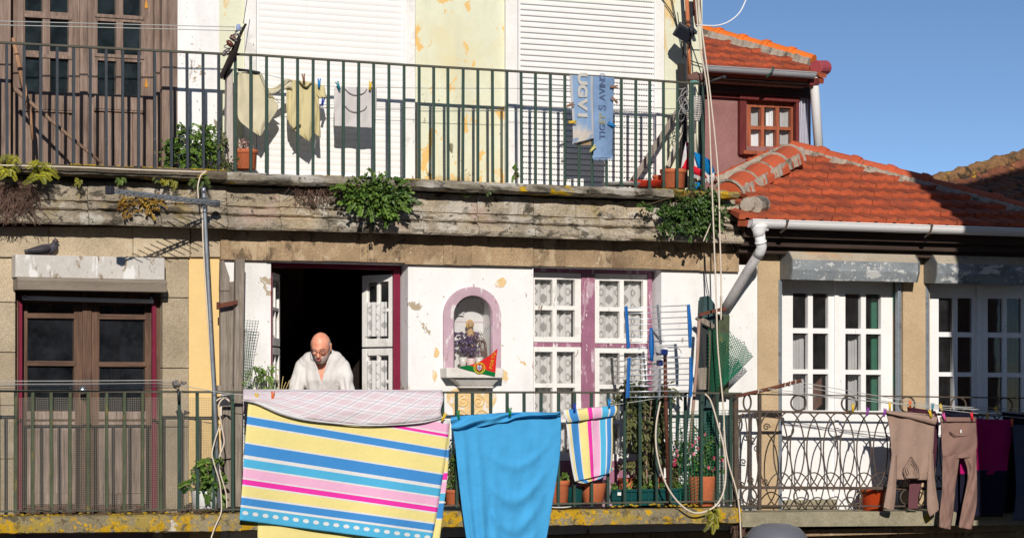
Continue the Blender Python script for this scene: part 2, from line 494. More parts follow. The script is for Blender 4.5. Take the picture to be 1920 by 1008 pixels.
M['grey_iron'] = surf('blue_grey_iron', S(52, 60, 68), var=.2, scale=6, fine=80, finevar=.15, rough=.55, spec=.4, bump=.3,
    patches=[(S(112, 96, 76), 12, .64, .04)])
M['mossy_iron'] = surf('mossy_iron', S(84, 92, 70), var=.25, scale=5, fine=60, finevar=.2, rough=.7, bump=.4,
    patches=[(S(130, 116, 66), 9, .56, .08, (2, 2, .5)), (S(60, 66, 56), 7, .6, .08)])
M['rail_iron'] = surf('worn_rail_iron', S(92, 90, 78), var=.2, scale=6, fine=80, finevar=.15, rough=.6, bump=.3)
M['brown_iron'] = surf('brown_iron', S(92, 80, 70), var=.25, scale=8, fine=80, finevar=.2, rough=.6, bump=.4,
    patches=[(S(128, 84, 58), 14, .6, .06)])
M['rust'] = surf('rust', S(112, 66, 52), var=.3, scale=9, fine=80, finevar=.25, rough=.8, bump=.5,
    patches=[(S(90, 56, 44), 12, .58, .06)])
M['orange_rust'] = surf('orange_rust', S(212, 130, 86), var=.2, scale=6, fine=60, finevar=.2, rough=.8, bump=.5,
    patches=[(S(236, 180, 140), 6, .6, .06, (2, 2, .4)), (S(150, 80, 50), 10, .62, .05, (2, 2, .5))])
M['galv'] = surf('galvanised_steel', S(150, 158, 166), var=.2, scale=7, fine=60, finevar=.12, rough=.4, spec=.5, metal=.35, bump=.15, patches=[(S(110, 110, 108), 9, .6, .06)])
M['zinc'] = surf('weathered_zinc', S(146, 152, 156), var=.2, scale=4, fine=50, finevar=.15, rough=.6, spec=.3, bump=.3,
    patches=[(S(106, 112, 118), 3, .52, .1, None, None, .7), (S(220, 220, 216), 6, .56, .015, (.8, 1, 1.6), None, .85), (S(232, 232, 228), 26, .60, .02, None, None, .7)])
M['zinc_flat'] = surf('zinc_upper_face', S(190, 178, 160), var=.15, scale=3, fine=50, finevar=.1, rough=.6, bump=.2,
    patches=[(S(206, 158, 112), 3.5, .56, .1, (.5, 1, 1), None, .7), (S(150, 144, 136), 5, .6, .1, None, None, .6)])
M['peeling_box'] = surf('peeling_white_box', S(212, 206, 198), var=.1, scale=3, fine=40, finevar=.1, rough=.7, bump=.5, bscale=40, bdist=.006,
    patches=[(S(158, 140, 116), 9, .57, .05, (1.5, 1.5, .5)), (S(240, 238, 234), 5, .55, .03, (1.2, 1, .7)), (S(110, 96, 82), 14, .66, .04, (1.5, 1.5, .35))])
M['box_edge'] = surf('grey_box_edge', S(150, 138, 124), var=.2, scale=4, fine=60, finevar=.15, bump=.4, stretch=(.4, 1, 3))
M['white_pvc'] = surf('white_gutter_plastic', (.78, .77, .76), var=.04, scale=3, fine=30, finevar=.03, rough=.4, spec=.4, bump=.1,
    patches=[(S(150, 146, 140), 7, .63, .1, (.7, 1, 2), None, .5)])
M['grey_pvc'] = surf('grey_gutter_plastic', S(170, 172, 176), var=.08, scale=3, fine=30, finevar=.05, rough=.45, spec=.4, bump=.1)
M['grey_pipe'] = surf('grey_pipe', S(176, 172, 170), var=.15, scale=6, fine=40, finevar=.08, rough=.5, bump=.2, patches=[(S(110, 106, 104), 9, .6, .06, None, None, .7)])
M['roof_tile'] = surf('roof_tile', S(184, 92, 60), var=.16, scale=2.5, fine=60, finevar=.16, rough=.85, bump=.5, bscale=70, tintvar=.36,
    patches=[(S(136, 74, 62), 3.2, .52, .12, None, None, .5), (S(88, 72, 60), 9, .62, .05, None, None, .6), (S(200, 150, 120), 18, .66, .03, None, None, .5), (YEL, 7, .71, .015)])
M['bright_tile'] = surf('bright_ridge_tile', S(244, 124, 44), var=.08, scale=3, fine=60, finevar=.08, rough=.75, bump=.3, tintvar=.08)
M['ridge_tile'] = surf('ridge_tile', S(204, 98, 64), var=.12, scale=3, fine=60, finevar=.1, rough=.8, bump=.3, tintvar=.1,
    patches=[(S(120, 96, 78), 6, .66, .05)])
M['old_tile'] = surf('old_mossy_tile', S(150, 92, 66), var=.3, scale=5, fine=60, finevar=.2, rough=.9, bump=.6, tintvar=.3,
    patches=[(S(70, 60, 48), 6, .54, .08), (S(190, 150, 40), 5, .64, .04)])
M['lichen_ridge'] = surf('lichen_ridge', S(142, 106, 70), var=.3, scale=6, fine=50, finevar=.25, rough=.95, bump=.9,
    patches=[(S(70, 60, 46), 6, .54, .08), (S(190, 152, 40), 6, .60, .06)])
M['mortar'] = surf('mortar', S(178, 166, 150), var=.2, scale=8, fine=60, finevar=.2, bump=.8, bscale=40, patches=[(S(110, 104, 90), 5, .54, .1)])
M['glass'] = glass('window_glass', .05)
M['dirty_glass'] = glass('dusty_glass', .07, (.22, .25, .3), refl=1.2)
M['teal_reflection_glass'] = glass('teal_reflection_glass', .10, (.16, .24, .28), refl=1.6)  # teal reflection of sky and hills put into the dust colour
M['dark_iron'] = plain('black_iron', (.02, .02, .022), .5)
M['black_plastic'] = plain('black_plastic', (.025, .025, .03), .45)
M['steel'] = surf('bright_steel', S(200, 204, 210), var=.05, rough=.25, spec=.6, metal=.8, bump=.05)
M['alu'] = plain('aluminium_rod', S(214, 220, 230), .3, .6, .5)
M['blue_plastic'] = plain('blue_plastic', S(10, 104, 182), .4, .5)
M['dark_blue_plastic'] = plain('dark_blue_plastic', S(24, 44, 112), .4, .5)
M['white_line'] = plain('white_cord', S(232, 216, 196), .7, .2)
M['clear_line'] = plain('nylon_line', S(196, 196, 190), .5, .3)
M['black_line'] = plain('black_cable', (.03, .03, .03), .6, .2)
M['terracotta'] = surf('terracotta', S(206, 116, 76), var=.15, scale=7, fine=60, finevar=.12, rough=.85, bump=.3, patches=[(S(140, 110, 84), 8, .62, .08, None, None, .7)])
M['orange_pot'] = surf('orange_plastic_pot', S(204, 76, 34), var=.08, scale=5, fine=40, finevar=.05, rough=.5, bump=.1)
M['white_pot'] = surf('white_plastic_pot', (.74, .74, .73), var=.04, scale=4, fine=40, finevar=.04, rough=.45, bump=.1)
M['teal_pot'] = surf('dark_teal_plastic', S(20, 78, 78), var=.12, scale=5, fine=40, finevar=.08, rough=.45, bump=.15)
M['soil'] = surf('soil', (.05, .035, .025), var=.3, fine=80, finevar=.4, bump=1)
M['red_plastic'] = plain('red_plastic', S(226, 66, 40), .45)
M['stem'] = surf('plant_stem', S(110, 92, 66), var=.2, fine=60, finevar=.2)
M['dry'] = surf('dry_twigs', S(112, 88, 76), var=.3, fine=60, finevar=.2)
M['leaf_green'] = leafmat('leaf_green', S(40, 72, 28), S(132, 166, 70))
M['leaf_dark'] = leafmat('leaf_dark', S(30, 54, 28), S(84, 116, 60), .35)
M['leaf_ivy'] = leafmat('leaf_ivy', S(34, 62, 28), S(112, 146, 68))
M['leaf_fern'] = leafmat('leaf_fern', S(104, 116, 26), S(206, 200, 60))
M['leaf_autumn'] = leafmat('leaf_autumn', S(110, 66, 34), S(206, 170, 66))
M['leaf_olive'] = leafmat('leaf_olive', S(52, 62, 40), S(130, 134, 80))
M['leaf_mint'] = leafmat('leaf_mint', S(70, 104, 36), S(150, 184, 84))
M['petal_pink'] = leafmat('petal_pink', S(214, 70, 110), S(246, 160, 176))
M['petal_purple'] = leafmat('petal_purple', S(84, 64, 100), S(150, 124, 160))
M['net_green'] = plain('green_netting', S(24, 116, 84), .6)
M['net_deep'] = plain('dark_green_netting', S(34, 96, 66), .6)
M['net_dark'] = plain('dark_netting', (.045, .045, .04), .8)
# ================================================================ main building
def shutter_mat(name, pitch, zoff, slots):
    n = NT(name)
    p = n.pos(); s = n.sep(p)
    fz = n.math('FRACT', n.math('DIVIDE', n.math('SUBTRACT', s[2], zoff), pitch))
    col = n.ramp(n.noise(p, 2, 4), [(.3, (.78, .765, .73)), (.7, (.81, .795, .765))])
    dirt = n.step(n.noise(n.pos((1, 1, .4)), 9, 6), .62, .8)
    col = n.mix(n.math('MULTIPLY', dirt, .3), col, (.5, .46, .4))
    col = n.mix(n.math('MULTIPLY', n.step(n.noise(n.pos((14, 1, .5)), 1.0, 6), .58, .75), .16), col, (.42, .36, .3))
    col = n.mix(n.math('MULTIPLY', n.math('LESS_THAN', fz, .10), .22), col, (.3, .28, .25))
    if slots:
        a = n.math('LESS_THAN', fz, .21)
        b = n.math('LESS_THAN', n.math('FRACT', n.math('DIVIDE', s[0], .0245)), .70)
        col = n.mix(n.math('MULTIPLY', a, b), col, (.03, .028, .025))
    return n.done(n.bsdf(col, .5, .3, 0, n.bump(n.noise(p, 30, 3), .08, .01)))

BLD = thing('old_apartment_building', 'old stone and white plaster apartment building with two iron balconies and peeling paint', 'building', (X(430), 0, 0))
PU = -0.2      # depth of the upper storey wall plane
# --- upper storey wall pieces
b = MB(); b.box(333, -170, 411, 326, PU, .3); b.build('wall', M['white_plaster'], BLD)
b = MB(); b.box(411, -170, 459, 328, PU - .004, .3); b.box(1246, -170, 1317, 362, PU, .3); b.each('wall', M['pale_green_plaster'], BLD)
b = MB(); b.box(779, -170, 949, 342, PU - .03, .3); b.build('wall', M['yellow_plaster'], BLD)
b = MB()
for x0, x1 in ((459, 481), (760, 779), (949, 971), (1229, 1246)):
    b.box(x0, -170, x1, 350, PU + .015, .3)
b.each('door_surround', M['flaky_white'], BLD, bevel=.006)
# roller shutters: slats with a curved face
def shutter(x0, x1, y1, pitch, d, mat, bulge):
    X0, Z0, X1, Z1 = rect(x0, -170, x1, y1, d)
    b = MB(); z = Z0; prof = []
    while z < Z1:
        for k in range(6):
            f = k / 6.0
            prof.append((-d - bulge * math.sin(math.pi * f), z + f * pitch))
        z += pitch
    n = len(prof); vs = []
    for xx in (X0, X1):
        vs += [(xx, y, zz) for y, zz in prof]
    b.add(vs, [[i, n + i, n + i + 1, i + 1] for i in range(n - 1)])
    o = b.build('roller_shutter', mat, BLD, smooth=False, recalc=False)
    g = MB()
    for xx in (X0 - .004, X1 - .018): g.wbox(xx, Z0, xx + .022, Z1, d + .022, .05)
    g.each('guide_rail', M['white_paint'], o, bevel=.003)
    k = MB(); k.wbox(X0 + .02, Z0 - .01, X1 - .02, Z0 + .03, d + .012, .03); k.build('bottom_bar', M['white_paint'], o, bevel=.004)
    return Z0
z0 = rect(480, 0, 760, 333, PU)[1]
shutter(481, 760, 333, .0525, PU - .01, shutter_mat('plain_shutter', .0525, z0, False), .0035)
z0 = rect(971, 0, 1229, 352, PU - .01)[1]
shutter(971, 1229, 352, .0492, PU - .01, shutter_mat('slotted_shutter', .0492, z0 - .003, True), .004)
# --- glazed leaves
def leaf_frame(parent, name, x0, y0, x1, y1, d, th, panes, mat, gmat, pane_name='pane', bevel=.005, back=None):
    r = rect(x0, y0, x1, y1, d)
    holes = [(X(a, d), Z((a + c) / 2, e, d), X(c, d), Z((a + c) / 2, bb, d)) for a, bb, c, e in panes]
    b = MB().wall(*r, holes, d, th)
    o = b.build(name, mat, parent, bevel=bevel, weld=True)
    for h in holes:
        g = MB(); yg = -d + th * .45
        g.add([(h[0] - .004, yg, h[1] - .004), (h[2] + .004, yg, h[1] - .004), (h[2] + .004, yg, h[3] + .004), (h[0] - .004, yg, h[3] + .004)], [[0, 1, 2, 3]])
        g.build(pane_name, gmat, o, recalc=False)
    return o
# upper wooden double door
dU = -.33
b = MB(); b.box(-70, -170, 21, 318, PU + .01, .32, .4); b.box(304, -170, 333, 322, PU + .01, .32, .6); b.each('timber_jamb', M['grey_wood'], BLD, bevel=.008)
b = MB(); b.box(25, -170, 45, 322, dU + .03, .1); b.box(290, -170, 306, 322, dU + .06, .14); b.each('door_frame', M['grey_wood'], BLD, bevel=.006)
def rows_for(cols, rows):
    return [(a, r0 + (a - 155) * .045, c, r1 + (a - 155) * .045) for a, c in cols for r0, r1 in rows]
rws = [(-95, -32), (-28, 26), (39, 100), (113, 176)]
for nm, x0, x1, cols in (('l', 45, 157, [(47, 80), (94, 129)]), ('r', 159, 291, [(183, 218), (231, 265)])):
    pn = rows_for(cols, rws[1:])
    o = leaf_frame(BLD, 'door_leaf', x0, -170, x1, 320, dU, .06, pn, M['grey_wood'], M['teal_reflection_glass'], 'pane', .008)
    b = MB(); c0, c1 = cols[0][0] - 3, cols[1][1] + 4
    xx = c0; i = 0
    while xx < c1 - 4:
        w = R.uniform(15, 22); e = min(xx + w, c1)
        b.box(xx + .7, 210, e - .7, 312, dU + .012 + R.uniform(0, .004), .03); xx = e
    b.build('plank_panel', M['grey_wood'], o, bevel=.003)
    b = MB(); b.box(c0 - 3, 180, c1 + 3, 206, dU + .02, .03); b.box(c0 - 3, 206.5, c1 + 3, 210, dU + .032, .03)
    for r0, r1 in rws[1:]:
        b.box(c0 - 2, r1 + 2.5, c1 + 2, r1 + 9, dU + .012, .02)
    b.each('rail_moulding', M['grey_wood'], o, bevel=.004)
b = MB(); b.box(150, -170, 165, 320, dU + .025, .03); b.build('cover_strip', M['grey_wood'], BLD, bevel=.006)
for yy in (8, 156):
    b = MB(); b.prism([W(274, yy - 12, dU + .008), W(278, yy + 6, dU + .008), W(274.5, yy + 9, dU + .008), W(271, yy + 6, dU + .008)], (0, .008, 0)); b.build('brass_escutcheon', plain('old_brass', S(214, 150, 60), .5), BLD)
# --- balcony slabs of the upper storey
def slab(name, x0, x1, prof, mat, jag=.006, back=-.55, step=.06, under=None):
    """extrudes a (depth, z) profile along X, with worn edges"""
    b = MB(); n = max(2, int((x1 - x0) / step)); m = len(prof)
    vs = []
    for i in range(n + 1):
        xx = lerp(x0, x1, i / n)
        for k, (d, z) in enumerate(prof):
            j = 0 if (k == 0 or k == m - 1) else jag
            vs.append((xx + j * nz(xx * 7, k * 3.1), -d + j * 1.2 * nz(xx * 6 + 9, k * 2.3) + j * .8 * nz(xx * 22, k), z + j * nz(xx * 5 + 3, k * 1.7) + j * .6 * nz(xx * 19 + 4, k)))
    fs = [[i * m + k, (i + 1) * m + k, (i + 1) * m + k + 1, i * m + k + 1] for i in range(n) for k in range(m - 1)]
    fs += [list(range(m)), [n * m + k for k in range(m - 1, -1, -1)]]
    b.add(vs, fs)
    return b.build(name, mat, BLD, weld=False)
zt = Z(480, 324, .35); zb = Z(480, 341, .35)
ztl = Z(300, 314, .35)
slab('balcony_slab', X(-70, .35), X(428, .35), [(-.5, ztl), (.30, ztl), (.345, ztl - .008), (.36, ztl - .03), (.355, ztl - .075), (.31, ztl - .09), (.05, ztl - .085)], M['slab_dark'], .012)
slab('balcony_slab', X(427, .37), X(1262, .35), [(-.5, zt), (.30, zt), (.35, zt - .006), (.375, zt - .03), (.37, zt - .065), (.34, zt - .085), (.05, zt - .085)], M['slab_stone'], .014)
zr = zt + .012
slab('balcony_slab', X(1263, .3), X(1384, .3), [(-.5, zr), (.26, zr), (.31, zr - .01), (.325, zr - .03), (.31, zr - .06), (.28, zr - .075), (.05, zr - .07)], M['lichen_slab'], .02)
# --- carved cornice in blocks
prof = [(.08, 341), (.08, 349.5), (.185, 351), (.192, 366), (.195, 386), (.178, 388), (.178, 390), (.205, 391.5), (.222, 395), (.222, 400), (.208, 403), (.188, 404.5), (.188, 407), (.212, 408.5), (.238, 413), (.245, 420), (.238, 426), (.222, 430), (.0, 431.5)]
prof = [(d, Z(480, y, d)) for d, y in prof]
joints = [-70, 40, 165, 300, 425, 525, 614, 700, 792, 895, 1000, 1080, 1170, 1262, 1356, 1391]
b = MB()
for a, e in zip(joints, joints[1:]):
    xa = X(a, .2) + .003; xe = X(e, .2) - .003; n = max(2, int((xe - xa) / .035)); m = len(prof)
    od = R.uniform(-.008, .008); oz = R.uniform(-.004, .004); tt = R.random(); vs = []
    for i in range(n + 1):
        xx = lerp(xa, xe, i / n); wr = 1.0
        for k, (d, z) in enumerate(prof):
            j = .006 if 0 < k < m - 1 else 0
            ch = max(0, nz(xx * 4.1, k * .35, a) - .32) * .09 if 5 < k < m - 1 else max(0, nz(xx * 3.3, k * .9, a) - .35) * .03
            dd = d + od - ch
            vs.append((xx + j * nz(xx * 30, k), -dd + j * nz(xx * 9, k * 4.1) + j * nz(xx * 33, k * 1.9), z + oz + j * .7 * nz(xx * 8, k * 2.2, 5) + j * .6 * nz(xx * 37, k * 1.2, 7)))
    fs = [[i * m + k, (i + 1) * m + k, (i + 1) * m + k + 1, i * m + k + 1] for i in range(n) for k in range(m - 1)]
    fs += [list(range(m)), [n * m + k for k in range(m - 1, -1, -1)]]
    b.add(vs, fs, tt)
b.build('cornice', M['cornice_stone'], BLD, smooth=False)
# --- lintel band of stone blocks
b = MB()
for a, e, dd in ((-70, 92, .03), (92, 250, .026), (250, 357, .034), (357, 414, .02)):
    b.quad([(a + .5, 425), (e - .5, 425), (e - .5, 482 + (e - 480) * -.0), (a + .5, 482)], dd, .34, R.random())
b.build('lintel_stone', M['granite'], BLD, bevel=.008)
b = MB()
xs = [414, 500, 548, 606, 674, 689, 760, 832, 849, 884, 1000, 1060, 1150, 1238, 1313, 1345, 1386]
for i, (a, e) in enumerate(zip(xs, xs[1:])):
    yb = 740 - 251 * (1 - (a + e) / 2 / 11084) / (1 - 550 / 11084)
    b.box(a + .12, 425, e - .12, yb + R.uniform(-1.5, 1.5), .05 + R.uniform(-.006, .006), .36, R.random())
b.build('lintel_stone', M['dark_granite'], BLD, bevel=.004)
# ---------------- lower storey walls
FLO = Z(700, 957, .0)                    # balcony floor height
zT = Z(300, 470, 0)
b = MB()
for x0, x1, ys in ((-70, 29, (482, 566, 660, 760, 860, 1010)), (305, 354, (482, 558, 690, 800, 1010))):
    for a, e in zip(ys, ys[1:]):
        b.box(x0, a + .6, x1, e - .6, R.uniform(-.004, .006), .36, R.random())
b.each('stone_pier', M['granite'], BLD, bevel=.006)
b = MB(); b.box(354, 478, 414, 1010, -.012, .34); b.build('wall', M['cream_plaster'], BLD)
# white plaster wall with openings and the niche
x0w, z0w, x1w, z1w = X(414), Z(700, 1010), X(1420), Z(900, 484)
hm = (X(508), FLO, X(765), Z(630, 493))
hw = (X(1000), FLO, X(1240), Z(1110, 503))
hn = (X(849), Z(887, 696), X(926), Z(887, 553))
b = MB().wall(x0w, z0w, x1w, z1w, [hm, hw, hn], 0, .30); b.build('wall', M['white_plaster'], BLD, weld=True)
# wall below the balconies
b = MB(); b.wbox(X(-70), 0, X(1440), Z(700, 1012), -.01, .4); b.build('base_wall', M['dark_granite'], BLD)
# shell so the rooms are dark and the block is solid from the side
xl, xr, xr2 = X(-70), X(1317, PU), X(1420)
zc = Z(600, 424); ztop = Z(600, -170)
b = MB()
b.wbox(xl, FLO - .25, xr2, FLO - .01, -.30, 5.7)                # floor of lower storey
b.wbox(xl, zc, xr2, zc + .18, -.37, 5.6)                         # floor between
b.wbox(xl, ztop, xr, ztop + .2, .1, 6.1)                         # top
b.prism([(xl, .3, 0), (xl, 6.2, 0), (xl, 6.2, ztop), (xl, .3, ztop)], (.15, 0, 0))
b.prism([(xr2 - .15, .3, 0), (xr2 - .15, 6.2, 0), (xr2 - .15, 6.2, zc), (xr2 - .15, .3, zc)], (.15, 0, 0))
b.prism([(xr - .15, .5, zc), (xr - .15, 6.2, zc), (xr - .15, 6.2, ztop), (xr - .15, .5, ztop)], (.15, 0, 0))
b.wbox(xl, 0, xr2, ztop, -6.0, .2)
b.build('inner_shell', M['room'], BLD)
# room partitions
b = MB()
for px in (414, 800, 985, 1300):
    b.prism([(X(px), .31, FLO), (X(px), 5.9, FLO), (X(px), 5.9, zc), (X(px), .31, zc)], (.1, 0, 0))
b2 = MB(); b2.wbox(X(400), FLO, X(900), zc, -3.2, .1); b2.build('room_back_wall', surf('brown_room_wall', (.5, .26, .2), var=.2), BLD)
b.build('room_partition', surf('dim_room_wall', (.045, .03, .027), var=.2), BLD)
# dark cabinet in the room behind the man
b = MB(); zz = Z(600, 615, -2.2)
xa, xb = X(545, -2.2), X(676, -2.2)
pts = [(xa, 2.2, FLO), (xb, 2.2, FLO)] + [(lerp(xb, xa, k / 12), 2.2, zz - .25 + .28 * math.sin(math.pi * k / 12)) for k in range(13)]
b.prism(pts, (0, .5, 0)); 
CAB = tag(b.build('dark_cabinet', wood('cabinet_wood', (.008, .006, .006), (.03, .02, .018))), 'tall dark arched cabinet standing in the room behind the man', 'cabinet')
# ---------------- lower left brown door
dL = -.17
b = MB(); b.box(29, 545, 43, 975, -.10, .2); b.box(289, 545, 305, 975, -.09, .2); b.box(43, 541, 289, 568, -.115, .18); b.each('door_frame', M['brown_wood'], BLD, bevel=.006)
b = MB(); b.box(36, 548, 42, 958, -.06, .04); b.box(286, 560, 293, 958, -.06, .04); b.each('shutter_guide', M['maroon'], BLD, bevel=.003)
for x0, x1, c in ((44, 164, (52, 139)), (164.6, 288, (187, 272))):
    dy = (c[0] - 52) * .014
    pn = [(c[0], 570 + dy, c[1], 587 + dy), (c[0], 597 + dy, c[1], 676 + dy), (c[0], 686 + dy, c[1], 769 + dy)]
    o = leaf_frame(BLD, 'door_leaf', x0, 568, x1, 962, dL, .06, pn, M['brown_wood'], M['dirty_glass'], 'pane', .006)
    b = MB(); b.box(c[0] - 2, 771, c[1] + 2, 786, dL + .012, .02); b.box(c[0] - 2, 790, c[1] + 2, 945, dL + .008, .02)
    b.box(c[0] + 8, 800, c[1] - 8, 925, dL + .016, .02); b.each('lower_panel', M['low_wood'], o, bevel=.005)
    b = MB()
    for yy in (588, 677): b.box(c[0] - 3, yy + dy, c[1] + 3, yy + 8.5 + dy, dL + .008, .03)
    b.each('glazing_bar', M['brown_wood_h'], o, bevel=.004)
b = MB(); b.box(155, 568, 172, 960, dL + .02, .03); b.build('cover_strip', M['brown_wood'], BLD, bevel=.006)
b = MB(); b.lathe(W(154, 731, dL + .10), [(.0, -.03), (.012, -.03), (.014, .0), (.03, .01), (.034, .025), (.03, .045), (.015, .055), (0, .056)], 18, rot=Matrix.Rotation(math.radians(90), 3, 'X'))
b.build('door_knob', M['steel'], BLD, smooth=True)
# roller box above the door
b = MB(); X0, Z0, X1, Z1 = rect(29, 480, 309, 522, .15)
b.wbox(X0, Z0, X1, Z1, .15, .15); rb = b.build('roller_box', M['peeling_box'], BLD, bevel=.006)
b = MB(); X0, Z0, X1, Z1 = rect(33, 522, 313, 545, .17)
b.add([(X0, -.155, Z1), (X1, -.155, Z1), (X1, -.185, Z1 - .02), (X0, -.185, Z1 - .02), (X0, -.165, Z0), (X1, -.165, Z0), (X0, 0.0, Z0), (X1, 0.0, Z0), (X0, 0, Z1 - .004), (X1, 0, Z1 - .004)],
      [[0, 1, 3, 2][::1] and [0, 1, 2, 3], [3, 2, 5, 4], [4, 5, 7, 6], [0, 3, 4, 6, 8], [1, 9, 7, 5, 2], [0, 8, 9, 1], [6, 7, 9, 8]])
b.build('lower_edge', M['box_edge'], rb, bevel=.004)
b = MB(); b.quad([(42, 554), (288, 561), (288, 568.5), (42, 562)], -.045, .03); o = b.build('white_bar', M['white_paint'], BLD, bevel=.003)
b = MB()
for px, py in ((46, 556), (283, 559)): b.lathe(W(px, py, -.03), [(.0, 0), (.012, 0), (.012, .02), (0, .02)], 10, rot=Matrix.Rotation(math.radians(90), 3, 'X'))
b.each('bolt', M['steel'], o)
# ---------------- man's open window door
dM = -.14
b = MB(); b.box(738, 497, 751, 960, dM, .08); b.box(509, 495, 751, 503, dM + .01, .08); b.box(497, 497, 511, 960, dM, .08); b.each('door_frame', M['maroon'], BLD, bevel=.005)
def sash(parent, name, hinge, ang, width, z0, z1, rows, mat, th=.04, curtain=True, side=-1):
    """an opened leaf: hinge point (x, y), opening angle, spans z0..z1"""
    o_dir = Vector((side * math.cos(ang), math.sin(ang), 0)); nrm = Vector((-o_dir.y, o_dir.x, 0)) * (1 if side > 0 else -1)
    hx = Vector((hinge[0], hinge[1], 0))
    st = .055; mid = .03
    gl = []; b = MB()
    def bb(u0, u1, a, c, t0=0, t1=th):
        p = hx + o_dir * u0 + nrm * t0
        q = o_dir * (u1 - u0)
        pts = [p + Vector((0, 0, a)), p + q + Vector((0, 0, a)), p + q + Vector((0, 0, c)), p + Vector((0, 0, c))]
        b.prism(pts, nrm * (t1 - t0))
    bb(0, st, z0, z1); bb(width - st, width, z0, z1)
    bb(st, width - st, z0, z0 + .07); bb(st, width - st, z1 - .06, z1)
    um = width / 2
    for i in range(rows):
        a = lerp(z0 + .07, z1 - .06, i / rows); c = lerp(z0 + .07, z1 - .06, (i + 1) / rows)
        if i: bb(st, width - st, a - .014, a + .014, .002, th - .002)
    bb(um - .014, um + .014, z0 + .07, z1 - .06, .004, th - .004)
    o = b.build(name, mat, parent, bevel=.004)
    for i in range(rows):
        a = lerp(z0 + .07, z1 - .06, i / rows); c = lerp(z0 + .07, z1 - .06, (i + 1) / rows)
        for u0, u1 in ((st, um - .014), (um + .014, width - st)):
            g = MB(); p = hx + nrm * th * .5
            g.add([p + o_dir * u0 + Vector((0, 0, a)), p + o_dir * u1 + Vector((0, 0, a)), p + o_dir * u1 + Vector((0, 0, c)), p + o_dir * u0 + Vector((0, 0, c))], [[0, 1, 2, 3]])
            g.build('pane', M['glass'], o, recalc=False)
    if curtain:
        g = MB(); n = 24; vs = []; uvs = []
        for i in range(n + 1):
            u = lerp(st, width - st, i / n)
            w = .02 + .012 * math.sin(i * 1.3) + th
            for zc_ in (z0 + .09, lerp(z0, z1, .62 if rows == 2 else .90)):
                p = hx + o_dir * u + nrm * (w if curtain == 1 else -w + th)
                vs.append(p + Vector((0, 0, zc_))); uvs.append((u, zc_))
        g.add(vs, [[2 * i, 2 * i + 2, 2 * i + 3, 2 * i + 1] for i in range(n)], .5, uvs)
        g.build('lace_curtain', LACE, o, smooth=True, recalc=False)
    return o
def lace(name):
    """white net curtain: a woven pattern of waves and ovals, open between the threads"""
    n = NT(name); uv = n.uvv(); s = n.sep(uv)
    u = n.math('MULTIPLY', s[0], 1 / .16); v = n.math('MULTIPLY', s[1], 1 / .125)
    ph = n.math('MULTIPLY', v, 2 * math.pi)
    wob = n.math('MULTIPLY', n.math('SINE', ph), .11)
    fu = n.math('ABSOLUTE', n.math('SUBTRACT', n.math('FRACT', u), .5))      # 0 at centre of strip, .5 at edge
    dd = n.math('ADD', fu, wob)
    rings = n.math('FRACT', n.math('MULTIPLY', dd, 6.5))
    m = n.math('GREATER_THAN', rings, .52)
    band = n.math('LESS_THAN', n.math('ABSOLUTE', n.math('SUBTRACT', dd, .27)), .12)
    m = n.math('MULTIPLY', m, n.math('SUBTRACT', 1, n.math('LESS_THAN', dd, .02)))
    solid = n.math('MAXIMUM', n.math('MULTIPLY', m, .85), n.math('MULTIPLY', band, .9))
    solid = n.math('ADD', n.math('MULTIPLY', solid, .5), .46)
    col = (.80, .79, .77)
    df = n.n('ShaderNodeBsdfDiffuse'); n.set(df.inputs[0], col)
    tl = n.n('ShaderNodeBsdfTranslucent'); n.set(tl.inputs[0], col)
    a = n.n('ShaderNodeMixShader'); a.inputs[0].default_value = .25; n.t.links.new(df.outputs[0], a.inputs[1]); n.t.links.new(tl.outputs[0], a.inputs[2])
    tr = n.n('ShaderNodeBsdfTransparent')
    x = n.n('ShaderNodeMixShader'); n.set(x.inputs[0], solid); n.t.links.new(tr.outputs[0], x.inputs[1]); n.t.links.new(a.outputs[0], x.inputs[2])
    return n.done(x.outputs[0])
LACE = lace('lace_curtain')
zA = Z(710, 513, dM); zB = Z(710, 650, dM - .2); zC = Z(710, 653, dM - .2)
hxr = (X(739, dM), -dM + .02)
for o_ in (sash(BLD, 'window_sash', hxr, math.radians(61), .35, zB, zA, 2, M['flaky_white'], curtain=2),
           sash(BLD, 'window_sash', hxr, math.radians(61), .35, FLO + .35, zC, 4, M['flaky_white'], curtain=2)): pass
hxl = (X(511, dM) + .002, -dM + .02)
sash(BLD, 'window_sash', hxl, math.radians(64), .50, zB, zA, 2, M['flaky_white'], curtain=0, side=1)
sash(BLD, 'window_sash', hxl, math.radians(64), .50, FLO + .35, zC, 4, M['flaky_white'], curtain=0, side=1)
# ---------------- closed window with lace curtains
dW = -.14
b = MB(); b.box(1091, 503, 1116, 862, dW + .015, .08); b.box(1215, 505, 1223, 862, dW + .01, .08); b.box(985, 505, 1001, 862, dW, .08)
b.box(1001, 502, 1215, 511, dW + .01, .08); b.box(990, 641, 1215, 651, dW - .012, .06)
b.each('window_frame', M['mauve'], BLD, bevel=.006)
b = MB(); b.box(985, 864, 1232, 958, dW + .02, .1); b.each('lower_panel', M['mauve'], BLD, bevel=.006)
def lacecurt(parent, x0, y0, x1, y1, d):
    X0, Z0, X1, Z1 = rect(x0, y0, x1, y1, d); g = MB(); n = 40; vs = []; uvs = []
    for i in range(n + 1):
        xx = lerp(X0, X1, i / n)
        for zz in (Z0, Z1):
            vs.append((xx, -d + .012 * math.sin(i * .9) + .006 * math.sin(i * 2.3), zz)); uvs.append((xx, zz))
    g.add(vs, [[2 * i, 2 * i + 2, 2 * i + 3, 2 * i + 1] for i in range(n)], .5, uvs)
    return g.build('lace_curtain', LACE, parent, smooth=True, recalc=False)
